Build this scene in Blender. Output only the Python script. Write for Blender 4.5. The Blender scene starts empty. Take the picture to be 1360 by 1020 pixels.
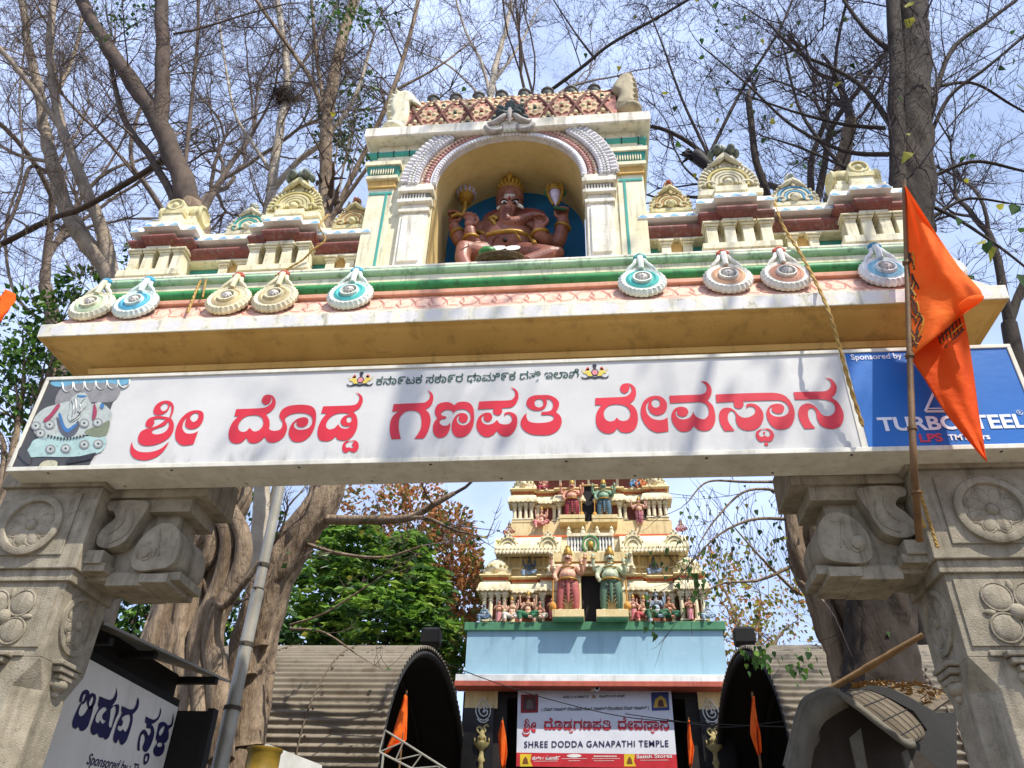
import bpy, bmesh, math, random
import numpy as np
from mathutils import Vector as V, Matrix, noise as mnoise
sc = bpy.context.scene
COL = sc.collection
PI = math.pi
rng = random.Random(7)

# ------------------------------------------------------------------ camera
PITCH, YAW, ROLL = 0.6047, 0.1149, 0.0336
FOC = 1061.67                      # focal length for a 1360 px wide frame
CAM = V((0.639, -4.663, 1.6))
_f = V((-math.sin(YAW)*math.cos(PITCH), math.cos(YAW)*math.cos(PITCH), math.sin(PITCH)))
_r = V((math.cos(YAW), math.sin(YAW), 0)); _u = _r.cross(_f)
_r, _u = math.cos(ROLL)*_r + math.sin(ROLL)*_u, -math.sin(ROLL)*_r + math.cos(ROLL)*_u
cd = bpy.data.cameras.new("camera"); cam = bpy.data.objects.new("camera", cd); COL.objects.link(cam)
cd.sensor_fit = 'HORIZONTAL'; cd.sensor_width = 36; cd.lens = FOC/1360*36
cd.clip_start = 0.05; cd.clip_end = 3000
m4 = Matrix((( _r.x, _u.x, -_f.x, CAM.x), (_r.y, _u.y, -_f.y, CAM.y), (_r.z, _u.z, -_f.z, CAM.z), (0, 0, 0, 1)))
cam.matrix_world = m4
sc.camera = cam

def at(px, py, y=None, x=None, z=None):
    """where the ray through a photo pixel meets the plane y=, x= or z="""
    d = _f + _r*((px-680)/FOC) + _u*((510-py)/FOC)
    t = (y-CAM.y)/d.y if y is not None else (x-CAM.x)/d.x if x is not None else (z-CAM.z)/d.z
    return CAM + d*t

# ------------------------------------------------------------------ light
SUN = V((1.0, -0.95, 2.1)).normalized()          # towards the sun
w = bpy.data.worlds.new("World"); sc.world = w; w.use_nodes = True
nt = w.node_tree; nt.nodes.clear()
o_ = nt.nodes.new('ShaderNodeOutputWorld'); bg = nt.nodes.new('ShaderNodeBackground')
sky = nt.nodes.new('ShaderNodeTexSky'); sky.sky_type = 'NISHITA'; sky.sun_disc = False
sky.sun_elevation = math.asin(SUN.z); sky.sun_rotation = math.atan2(SUN.x, SUN.y)
sky.air_density = 1.4; sky.dust_density = 1.6; sky.ozone_density = 3.0
# thin high cloud over the blue
tc = nt.nodes.new('ShaderNodeTexCoord'); mp = nt.nodes.new('ShaderNodeMapping'); mp.inputs['Scale'].default_value = (1.6, 1.6, 2.4)
nz = nt.nodes.new('ShaderNodeTexNoise'); nz.inputs['Scale'].default_value = 1.7; nz.inputs['Detail'].default_value = 7; nz.inputs['Roughness'].default_value = .55
rp = nt.nodes.new('ShaderNodeValToRGB'); rp.color_ramp.elements[0].position = .40; rp.color_ramp.elements[1].position = .66
rp.color_ramp.elements[0].color = (.34, .34, .34, 1); rp.color_ramp.elements[1].color = (.8, .8, .8, 1)
mx = nt.nodes.new('ShaderNodeMix'); mx.data_type = 'RGBA'; mx.inputs[7].default_value = (6.4, 7.7, 11.6, 1)
L = nt.links.new
L(tc.outputs['Generated'], mp.inputs['Vector']); L(mp.outputs[0], nz.inputs['Vector']); L(nz.outputs[0], rp.inputs[0])
L(rp.outputs[0], mx.inputs[0]); L(sky.outputs[0], mx.inputs[6]); L(mx.outputs[2], bg.inputs['Color'])
bg.inputs['Strength'].default_value = 0.115
L(bg.outputs[0], o_.inputs[0])
sl = bpy.data.lights.new("sun", 'SUN'); sl.energy = 4.8; sl.angle = math.radians(.53); sl.color = (1, .95, .86)
so = bpy.data.objects.new("sun", sl); COL.objects.link(so); so.rotation_euler = SUN.to_track_quat('Z', 'Y').to_euler(); so.location = (12, -12, 30)
vs = sc.view_settings; vs.view_transform = 'Standard'; vs.look = 'None'; vs.exposure = 0.5; vs.gamma = 1; vs.use_curve_mapping = False
sc.cycles.max_bounces = 6; sc.cycles.diffuse_bounces = 4; sc.cycles.transparent_max_bounces = 12

# ------------------------------------------------------------------ materials
def lin(c):
    if isinstance(c, str):
        c = [int(c[i:i+2], 16)/255 for i in (0, 2, 4)]
    return tuple((x/12.92 if x <= .04045 else ((x+.055)/1.055)**2.4) for x in c[:3]) + (1,)
MATS = {}
def M(name, col, col2=None, s=5, r=.75, bump=.12, bs=None, streak=0, scol='3a342a', ss=1.0, metal=0, spec=.35, blotch=0, bcol='6b5f4c', trans=0, bdist=.02, zs=1):
    if name in MATS: return MATS[name]
    m = bpy.data.materials.new(name); m.use_nodes = True; n = m.node_tree.nodes; l = m.node_tree.links.new
    b = n['Principled BSDF']; b.inputs['Roughness'].default_value = r; b.inputs['Metallic'].default_value = metal
    b.inputs['Specular IOR Level'].default_value = spec
    t = n.new('ShaderNodeTexCoord')
    zm = n.new('ShaderNodeMapping'); zm.inputs['Scale'].default_value = (1, 1, zs); l(t.outputs['Object'], zm.inputs[0])
    def noise(scale, vec=None, det=5, rough=.6):
        q = n.new('ShaderNodeTexNoise'); q.inputs['Scale'].default_value = scale; q.inputs['Detail'].default_value = det
        q.inputs['Roughness'].default_value = rough; l(vec or zm.outputs[0], q.inputs['Vector']); return q.outputs[0]
    def ramp(v, a, c):
        q = n.new('ShaderNodeMapRange'); q.inputs[1].default_value = a; q.inputs[2].default_value = c; l(v, q.inputs[0]); return q.outputs[0]
    def mix(f, a, c):
        q = n.new('ShaderNodeMix'); q.data_type = 'RGBA'; l(f, q.inputs[0])
        for i, k in ((6, a), (7, c)):
            if isinstance(k, tuple): q.inputs[i].default_value = k
            else: l(k, q.inputs[i])
        return q.outputs[2]
    c = lin(col)
    c2 = lin(col2) if col2 else tuple(x*.78 for x in c[:3])+(1,)
    out = mix(ramp(noise(s), .35, .68), c, c2)
    if blotch:
        q = n.new('ShaderNodeMath'); q.operation = 'MULTIPLY'; l(ramp(noise(s*2.7, det=8, rough=.72), .56, .66), q.inputs[0]); q.inputs[1].default_value = blotch
        out = mix(q.outputs[0], out, lin(bcol))
    if streak:
        mpn = n.new('ShaderNodeMapping'); mpn.inputs['Scale'].default_value = (9*ss, 9*ss, .9*ss); l(t.outputs['Object'], mpn.inputs[0])
        q = n.new('ShaderNodeMath'); q.operation = 'MULTIPLY'; l(ramp(noise(1.6, mpn.outputs[0], 6, .65), .52, .72), q.inputs[0]); q.inputs[1].default_value = streak
        out = mix(q.outputs[0], out, lin(scol))
    l(out, b.inputs['Base Color'])
    if bump:
        bn = n.new('ShaderNodeBump'); bn.inputs['Strength'].default_value = bump; bn.inputs['Distance'].default_value = bdist
        l(noise(bs or s*6, det=6), bn.inputs['Height']); l(bn.outputs[0], b.inputs['Normal'])
    if trans:
        ts = n.new('ShaderNodeBsdfTranslucent'); l(out, ts.inputs[0]); ms = n.new('ShaderNodeMixShader'); ms.inputs[0].default_value = trans
        l(b.outputs[0], ms.inputs[1]); l(ts.outputs[0], ms.inputs[2]); l(ms.outputs[0], n['Material Output'].inputs[0])
    MATS[name] = m
    return m

# ------------------------------------------------------------------ mesh building
class MB:
    def __init__(s): s.v = []; s.f = []; s.mi = []; s.c = 0
    def add(s, vs, fs):
        o = len(s.v); s.v.extend([tuple(p) for p in vs]); s.f.extend([tuple(i+o for i in q) for q in fs]); s.mi.extend([s.c]*len(fs)); return s
    def mat(s, i): s.c = i; return s
    def box(s, x0, x1, y0, y1, z0, z1):
        vs = [(x, y, z) for z in (z0, z1) for y in (y0, y1) for x in (x0, x1)]
        return s.add(vs, [(0, 2, 3, 1), (4, 5, 7, 6), (0, 1, 5, 4), (1, 3, 7, 5), (3, 2, 6, 7), (2, 0, 4, 6)])
    def loft(s, rings, closed=True, cap=True, ring_closed=True):
        n = len(rings[0]); vs = [p for r_ in rings for p in r_]; fs = []
        for i in range(len(rings)-1):
            for j in range(n if ring_closed else n-1):
                k = (j+1) % n
                fs.append((i*n+j, i*n+k, (i+1)*n+k, (i+1)*n+j))
        if cap: fs.append(tuple(range(n-1, -1, -1))); fs.append(tuple(range((len(rings)-1)*n, len(rings)*n)))
        return s.add(vs, fs)
    def stack(s, st):
        """rectangular rings (x0,x1,y0,y1,z) lofted from below to above: mitred mouldings on all four sides"""
        return s.loft([[(a, c, z), (b, c, z), (b, d, z), (a, d, z)] for a, b, c, d, z in st])
    def prism(s, pts, a, b, axis='y'):
        if axis == 'y': r0 = [(p[0], a, p[1]) for p in pts]; r1 = [(p[0], b, p[1]) for p in pts]
        elif axis == 'x': r0 = [(a, p[0], p[1]) for p in pts]; r1 = [(b, p[0], p[1]) for p in pts]
        else: r0 = [(p[0], p[1], a) for p in pts]; r1 = [(p[0], p[1], b) for p in pts]
        return s.loft([r0, r1])
    def lathe(s, prof, c=(0, 0, 0), n=16, axis='z', sx=1, sy=1):
        rings = []
        for r_, h in prof:
            q = []
            for k in range(n):
                a = 2*PI*k/n; u_, v_ = r_*math.cos(a)*sx, r_*math.sin(a)*sy
                q.append((c[0]+u_, c[1]+v_, c[2]+h) if axis == 'z' else (c[0]+u_, c[1]-h, c[2]+v_) if axis == 'y' else (c[0]+h, c[1]+u_, c[2]+v_))
            rings.append(q)
        return s.loft(rings)
    def tube(s, pts, rad, n=8, cap=True, flat=1.0):
        pts = [V(p) for p in pts]
        if not hasattr(rad, '__len__'): rad = [rad]*len(pts)
        ref = None; rings = []
        for i, p in enumerate(pts):
            d = (pts[min(i+1, len(pts)-1)]-pts[max(i-1, 0)])
            d = d.normalized() if d.length > 1e-9 else V((0, 0, 1))
            if ref is None:
                ref = d.cross(V((0, 1, 0)));
                if ref.length < .1: ref = d.cross(V((1, 0, 0)))
            a = (ref-d*ref.dot(d))
            if a.length < 1e-6: a = d.orthogonal()
            a.normalize(); ref = a; b = d.cross(a)
            rings.append([p+(a*math.cos(2*PI*k/n)+b*math.sin(2*PI*k/n)*flat)*rad[i] for k in range(n)])
        return s.loft(rings, cap=cap)
    def ell(s, c, r, nu=12, nv=8):
        if not hasattr(r, '__len__'): r = (r, r, r)
        vs = [(c[0], c[1], c[2]-r[2])]; fs = []
        for j in range(1, nv):
            p = -PI/2+PI*j/nv
            for i in range(nu):
                a = 2*PI*i/nu; vs.append((c[0]+r[0]*math.cos(p)*math.cos(a), c[1]+r[1]*math.cos(p)*math.sin(a), c[2]+r[2]*math.sin(p)))
        vs.append((c[0], c[1], c[2]+r[2])); T = len(vs)-1
        for i in range(nu):
            k = (i+1) % nu; fs.append((0, 1+k, 1+i)); fs.append((T, 1+(nv-2)*nu+i, 1+(nv-2)*nu+k))
            for j in range(nv-2): fs.append((1+j*nu+i, 1+j*nu+k, 1+(j+1)*nu+k, 1+(j+1)*nu+i))
        return s.add(vs, fs)
    def xform(s, mtx, start=0):
        for i in range(start, len(s.v)): s.v[i] = tuple(mtx @ V(s.v[i]))
        return s
    def mirror(s, xc):
        q = MB(); q.v = [(2*xc-p[0], p[1], p[2]) for p in s.v]; q.f = [f[::-1] for f in s.f]; q.mi = list(s.mi); return q
    def build(s, name, mats, parent=None, smooth=0, bevel=0, fix=True):
        me = bpy.data.meshes.new(name); me.from_pydata(s.v, [], s.f)
        mats = mats if isinstance(mats, (list, tuple)) else [mats]
        for m in mats: me.materials.append(m)
        if len(mats) > 1: me.polygons.foreach_set('material_index', s.mi)
        if fix:
            b = bmesh.new(); b.from_mesh(me); bmesh.ops.recalc_face_normals(b, faces=b.faces); b.to_mesh(me); b.free()
        if smooth:
            me.shade_smooth(); me.set_sharp_from_angle(angle=math.radians(smooth))
        me.update()
        o = bpy.data.objects.new(name, me); COL.objects.link(o)
        if parent: o.parent = parent
        if bevel:
            bm_ = o.modifiers.new('bevel', 'BEVEL'); bm_.width = bevel; bm_.segments = 2; bm_.limit_method = 'ANGLE'; bm_.angle_limit = math.radians(35)
        return o
def thing(name, label, cat, group=None):
    o = bpy.data.objects.new(name, None); COL.objects.link(o); o.empty_display_size = .1
    return tag(o, label, cat, group)
def tag(o, label, cat=None, group=None, kind=None):
    if label: o['label'] = label
    if cat: o['category'] = cat
    if group: o['group'] = group
    if kind: o['kind'] = kind
    return o
def realize(o, name=None):
    """swap an object's mesh for its modifier result"""
    dg = bpy.context.evaluated_depsgraph_get(); me = bpy.data.meshes.new_from_object(o.evaluated_get(dg))
    old = o.data; o.modifiers.clear(); o.data = me
    return o
def fuse(mb, name, mat, parent, voxel, smooth=6):
    """one continuous surface grown from overlapping solids"""
    o = mb.build(name, mat, parent)
    r_ = o.modifiers.new('r', 'REMESH'); r_.mode = 'VOXEL'; r_.voxel_size = voxel
    if smooth: k = o.modifiers.new('s', 'SMOOTH'); k.factor = .5; k.iterations = smooth
    realize(o); o.data.materials.clear(); o.data.materials.append(mat); o.data.shade_smooth(); return o
def cr(pts, n=8, closed=False):
    """Catmull-Rom through points"""
    P = [V(p) for p in pts]; out = []; N = len(P)
    for i in range(N if closed else N-1):
        a, b, c, d = (P[(i+k) % N] for k in (-1, 0, 1, 2)) if closed else (P[max(i-1, 0)], P[i], P[i+1], P[min(i+2, N-1)])
        for k in range(n):
            t = k/n; out.append(.5*((2*b)+(c-a)*t+(2*a-5*b+4*c-d)*t*t+(3*b-a-3*c+d)*t**3))
    if not closed: out.append(P[-1])
    return out
def outline(txt, n=6):
    """parse 'x,y x,y! ...' ('!' marks a corner) into a smooth closed polygon"""
    P = []; C = []
    for t in txt.split():
        C.append(t.endswith('!')); x, y = t.rstrip('!').split(','); P.append(V((float(x), float(y), 0)))
    N = len(P); out = []
    for i in range(N):
        b, c = P[i], P[(i+1) % N]
        a = b if C[i] else P[i-1]; d = c if C[(i+1) % N] else P[(i+2) % N]
        for k in range(n):
            t = k/n; q = .5*((2*b)+(c-a)*t+(2*a-5*b+4*c-d)*t*t+(3*b-a-3*c+d)*t**3); out.append((q.x, q.y))
    return out
def flat_shape(polys, depth=0.0):
    """2D polygons with holes -> (verts2d, faces) by a filled curve"""
    c = bpy.data.curves.new('t', 'CURVE'); c.dimensions = '2D'; c.fill_mode = 'BOTH'
    for p in polys:
        s_ = c.splines.new('POLY'); s_.points.add(len(p)-1); s_.use_cyclic_u = True
        for q, (x, y) in zip(s_.points, p): q.co = (x, y, 0, 1)
    o = bpy.data.objects.new('t', c); COL.objects.link(o); bpy.context.view_layer.update()
    me = o.to_mesh(); r_ = ([(v.co.x, v.co.y) for v in me.vertices], [tuple(p.vertices) for p in me.polygons])
    o.to_mesh_clear(); bpy.data.objects.remove(o); bpy.data.curves.remove(c); return r_
def text_shape(s, size=1, bold=0, shear=0, align='LEFT', space=1, xs=1):
    c = bpy.data.curves.new('t', 'FONT'); c.body = s; c.size = size; c.offset = bold*size; c.shear = shear; c.align_x = align; c.space_character = space; c.resolution_u = 4
    o = bpy.data.objects.new('t', c); COL.objects.link(o); bpy.context.view_layer.update()
    me = o.to_mesh(); r_ = ([(v.co.x*xs, v.co.y) for v in me.vertices], [tuple(p.vertices) for p in me.polygons])
    o.to_mesh_clear(); bpy.data.objects.remove(o); bpy.data.curves.remove(c); return r_
def poly_shape(pts): return (list(pts), [tuple(range(len(pts)))])
def ring_pts(cx, cy, rx, ry=None, n=24, a0=0): return [(cx+rx*math.cos(2*PI*k/n+a0), cy+(ry or rx)*math.sin(2*PI*k/n+a0)) for k in range(n)]
def put(mb, shape, fn):
    """add a 2D shape to a mesh through a map (x,y)->(X,Y,Z)"""
    return mb.add([fn(x, y) for x, y in shape[0]], shape[1])
# ================================================================== the gateway
stone = M('granite_stone', 'a39985', '827966', s=7, r=.92, bump=.45, bs=110, blotch=.45, bcol='544b3b', streak=.6, scol='3f382c', ss=.8)
cream = M('cream_paint', 'e6dfc3', 'd8cda6', s=4, bump=.15, streak=.62, scol='5a5343', blotch=.4, bcol='857b62', ss=1.3)
cream_lt = M('pale_cream_paint', 'ebe6d8', 'd8d0ba', s=5, bump=.15, streak=.65, scol='5a5344', blotch=.25, bcol='8d866f')
ochre = M('ochre_paint', 'd9b26a', 'c49c55', s=1.6, bump=.1, streak=.4, scol='6b5430', blotch=.3, bcol='8f7340', ss=.6)
teal = M('teal_paint', '3a9489', '4aa294', s=6, streak=.5, blotch=.3, bcol='6f8478', scol='5f6a5c')
green = M('green_paint', '3f9050', '2f7a40', s=3, r=.5, streak=.8, scol='22301f', blotch=.5, bcol='24301f', ss=1.2)
palegreen = M('pale_green_paint', '9cc79e', 'cdd9bc', s=3, streak=.75, scol='3a4032', blotch=.25, bcol='4d4a3a')
white = M('white_paint', 'ece9e0', 'd9d4c6', s=6, streak=.3, scol='6a6252')
redp = M('dark_red_paint', '85493f', '69443b', s=5, streak=.7, scol='8d8278', ss=2.5, blotch=.3, bcol='4f3a34')
salmon = M('salmon_paint', 'd8a184', 'c88f74', s=6, streak=.35)
bluep = M('light_blue_paint', '4b9dc2', '67b1cc', s=8, streak=.2)
deepblue = M('deep_blue_paint', '1c6f9f', '175f8c', s=3, streak=.15)
gold = M('gold_paint', 'b08a3a', '8d6a26', s=14, r=.45, bump=.1, metal=.3)
brownred = M('brown_red_paint', '8a4a3a', '74392c', s=8)
greyp = M('grey_stained_plaster', '8f897b', '6b675c', s=7, blotch=.4, bcol='3d3b35')
dkgreen = M('dark_green_paint', '2c4a44', '1f3a38', s=9)
olive = M('weathered_cream', 'd9cf9f', 'b9ad7f', s=9, blotch=.45, bcol='5c5540', streak=.4)

def dotted_frieze():            # pale lilac ovals on cream: a painted band
    m = M('fascia_oval_paint', 'e9e4cf', 'd8d2bd', s=4, streak=.6, scol='5c564a', blotch=.5, bcol='6d675a')
    n = m.node_tree.nodes; l = m.node_tree.links.new; b = n['Principled BSDF']; src = b.inputs['Base Color'].links[0].from_socket
    t = n.new('ShaderNodeTexCoord'); sp = n.new('ShaderNodeSeparateXYZ'); l(t.outputs['Object'], sp.inputs[0])
    def mt(op, a, c=None):
        q = n.new('ShaderNodeMath'); q.operation = op
        for i, k in enumerate((a, c)):
            if k is None: continue
            if isinstance(k, (int, float)): q.inputs[i].default_value = k
            else: l(k, q.inputs[i])
        return q.outputs[0]
    u_ = mt('MULTIPLY', mt('SUBTRACT', mt('FRACT', mt('MULTIPLY', sp.outputs[0], 5.6)), .5), 1.0)
    v_ = mt('MULTIPLY', mt('SUBTRACT', sp.outputs[2], 5.258), 8.5)
    d = mt('ADD', mt('MULTIPLY', u_, u_), mt('MULTIPLY', v_, v_))
    k = mt('MULTIPLY', mt('LESS_THAN', d, .15), .75)
    x = n.new('ShaderNodeMix'); x.data_type = 'RGBA'; l(k, x.inputs[0]); l(src, x.inputs[6]); x.inputs[7].default_value = lin('dad7d6'); l(x.outputs[2], b.inputs['Base Color'])
    return m
fascia_m = dotted_frieze()

G = thing('temple_gateway', 'painted temple gateway with carved stone pillars, ochre cornice and a shrine niche on top', 'gateway')
XC = -.03
def st(*rows):      # (projection-from-y=.05, z) -> symmetric mitred rings round the beam
    return [(-3.11-o, 3.11+o, .05-o, .95+o, z) for o, z in rows]
MB().stack(st((-.25, 4.62), (-.25, 5.05), (.0, 5.051))).build('beam', ochre, G)
MB().stack(st((.0, 5.05), (.06, 5.055), (.07, 5.10), (.03, 5.105), (.07, 5.125), (.16, 5.15), (.25, 5.175), (.29, 5.19), (.30, 5.198), (.35, 5.1995))).build('soffit', ochre, G, smooth=30)
MB().stack(st((.35, 5.1995), (.355, 5.20), (.36, 5.315), (.31, 5.335))).build('fascia', fascia_m, G, bevel=.006)
fr = MB().stack(st((.31, 5.335), (.30, 5.36), (.17, 5.60))).build('frieze', M('pink_frieze_paint', 'e0b9a2', 'd3a28c', s=5, streak=.5, scol='665346', blotch=.3, bcol='7a6353'), G)
# the arabesque painted on the frieze: thin red scrolls
q = MB()
def frz(x, s): return (x, .05-(.30-.13*s)-.005, 5.36+.24*s+.004)
for i in range(27):
    x0 = -3.2+i*.24
    for k in (0, 1):
        pts = [frz(x0+.07*math.cos(a)*(1 if k else -1)+(.1 if k else 0), .5+.36*math.sin(a)) for a in [(-.4+.52*j)*PI/1.6 for j in range(7)]]
        for a, b in zip(pts[:-1], pts[1:]):
            d = (V(b)-V(a)).normalized()*.0; n_ = V((.004, 0, .004))
            q.add([V(a)-n_, V(b)-n_, V(b)+n_, V(a)+n_], [(0, 1, 2, 3)])
q.build('scroll_pattern', M('frieze_scroll_paint', 'c08073', 'cf9c88', s=9), fr, fix=False)
MB().stack(st((.17, 5.60), (.20, 5.605), (.20, 5.645), (.15, 5.65))).build('salmon_band', salmon, G, bevel=.005)
def torus(z0, z1, o0, bulge, n=8): return st(*[(o0+bulge*math.sin(PI*k/n), z0+(z1-z0)*k/n) for k in range(n+1)])
MB().stack(torus(5.65, 5.80, .12, .075)).build('green_moulding', green, G, smooth=50)
MB().stack(st((.12, 5.80), (.13, 5.805), (.13, 5.86), (.12, 5.865))).build('cream_band', cream, G)
MB().stack(torus(5.865, 5.945, .125, .04)).build('green_edge', palegreen, G, smooth=50)
MB().stack(st((.14, 5.945), (.14, 5.97), (-.05, 5.975))).build('sill_slab', cream_lt, G, bevel=.006)

# ---- flask-shaped medallions leaning on the frieze
def medallion(x, ca, cb, cc):
    """ca rim, cb ring, cc knob; built lying in local uv then tilted onto the frieze"""
    up = V((0, .27, .9)).normalized(); out = V((0, -up.z, up.y)); org = V((x, -.245, 5.395))
    def T(u_, v_, d): return org+V((u_*.86, 0, 0))+up*v_*.86+out*d*.86
    mb = MB(); n = 56; cv = .20
    rings = []
    for r_, d in ((.195, .0), (.2, .03), (.17, .06), (.15, .05), (.14, .055)):
        rings.append([T((r_+(.012*(k % 2) if r_ > .16 else 0))*math.cos(2*PI*k/n), cv+(r_+(.012*(k % 2) if r_ > .16 else 0))*math.sin(2*PI*k/n)*1.0, d) for k in range(n)])
    mb.loft(rings, cap=False)
    mb.mat(1); rings = [[T(r_*math.cos(2*PI*k/32), cv+r_*math.sin(2*PI*k/32), d) for k in range(32)] for r_, d in ((.142, .055), (.115, .068), (.105, .06), (.085, .06))]
    mb.loft(rings, cap=False)
    mb.mat(0); rings = [[T(r_*math.cos(2*PI*k/32), cv+r_*math.sin(2*PI*k/32), d) for k in range(32)] for r_, d in ((.086, .06), (.08, .085), (.068, .085), (.062, .05))]
    mb.loft(rings, cap=False)
    mb.mat(2); mb.loft([[T(r_*math.cos(2*PI*k/24), cv+r_*math.sin(2*PI*k/24), d) for k in range(24)] for r_, d in ((.064, .045), (.001, .05))], cap=False)
    # neck: petals flaring down from the crest
    mb.mat(0)
    for s in (-1, 1):
        mb.tube([T(s*.03, cv+.32, .06), T(s*.042, cv+.275, .065), T(s*.055, cv+.23, .065), T(s*.09, cv+.19, .055), T(s*.13, cv+.14, .045)], [.017, .017, .017, .018, .008], n=8)
    mb.tube([T(0, cv+.14, .07), T(0, cv+.25, .085), T(0, cv+.33, .08)], [.02, .024, .026], n=8)
    mb.mat(3)
    for k in range(7):
        a = PI*k/6-.0; mb.ell(T(.036*math.cos(a), cv+.325+.036*math.sin(a), .07), .02, 8, 6)
    mb.ell(T(0, cv+.33, .085), .026, 8, 6)
    mo = mb.build('medallion', [M('med_'+ca, ca, None, s=12, streak=.5, ss=2, blotch=.45, bcol='6a6353'), M('med_'+cb, cb, None, s=10, streak=.45, ss=2, blotch=.35, bcol='6f6a5c'), M('med_dark', '77746c', '55524c', s=14), M('med_'+cc, cc, None, s=12)], G, smooth=40)
    b = MB()
    for k in range(9):
        a = 2*PI*k/9; b.tube([T(.008*math.cos(a), cv+.008*math.sin(a), .085), T(.03*math.cos(a), cv+.03*math.sin(a), .08), T(.05*math.cos(a), cv+.05*math.sin(a), .055)], [.008, .012, .005], n=6)
    b.ell(T(0, cv, .085), .016, 8, 6)
    b.build('boss', M('boss_paint', 'cfc9c0', 'a9a49b', s=20, r=.5), mo, smooth=60)
for x, a, b, c in ((-3.20, 'dcd8bd', 'b9c9a4', '3d8fae'), (-2.84, 'd4e2dc', '56aecb', '3f9fc4'), (-2.09, 'ddd2ae', 'd0b98a', 'b5503c'), (-1.72, 'd9cfae', 'c2b083', 'a85140'),
                   (-1.13, 'd9e2d6', '4fb7b3', '3f9fb4'), (1.06, 'd9e2d6', '3fa9a0', '3d9a9a'), (1.675, 'dcd8cc', 'c79a78', 'b5503c'), (2.085, 'dcd8cc', 'c08a70', 'b24a3c'),
                   (2.77, 'e2e4e2', '7fb3c6', '3f86a8'), (3.14, 'e0ddd2', 'c9bfa6', 'b07a5c')):
    medallion(x, a, b, c)

# ---- stone pillars
def relief_flower(mb, cx, y, cz, R, petals=5, n=9):
    pw = .40 if petals < 6 else .27
    for k in range(petals):
        a = PI/2+2*PI*(k+.5)/petals; c, s = math.cos(a), math.sin(a)
        for kk in range(1):
            pts = [(cx+R*(.34*c), y, cz+R*.34*s)]
        ex, ez = cx+R*.64*c, cz+R*.64*s
        q = MB(); q.ell((0, 0, 0), (R*.42, R*.09, R*pw), 14, 8)
        # heart-shaped petal with an outlined rim
        q.xform(Matrix.Translation((ex, y, ez)) @ Matrix.Rotation(-a, 4, 'Y')); mb.add(q.v, q.f)
        rim = [(ex+R*(.43*math.cos(t)*c-(pw+.02)*math.sin(t)*s), y-.004, ez+R*(.43*math.cos(t)*s+(pw+.02)*math.sin(t)*c)) for t in [2*PI*j/18 for j in range(19)]]
        mb.tube(rim, R*.035, n=6, cap=False)
        a2 = a+PI/petals; q = MB(); q.ell((0, 0, 0), (R*.2, R*.07, R*.09), 10, 6)
        q.xform(Matrix.Translation((cx+R*.78*math.cos(a2), y, cz+R*.78*math.sin(a2))) @ Matrix.Rotation(-a2, 4, 'Y')); mb.add(q.v, q.f)
    q = MB(); q.ell((cx, y, cz), (R*.25, R*.18, R*.25), 16, 10); mb.add(q.v, q.f)
def pendant(mb, cx, y, z, s=1, depth=.06):
    for hw, d, za, zb in ((.13, .07, 0, -.03), (.11, .06, -.035, -.07), (.075, .05, -.075, -.11)):
        mb.box(cx-hw*s, cx+hw*s, y-d, y+.05, z+zb, z+za)
    mb.ell((cx, y-.0, z-.135), (.085*s, .055, .05), 12, 8); mb.ell((cx, y, z-.19), (.035*s, .03, .03), 8, 6)
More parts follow.
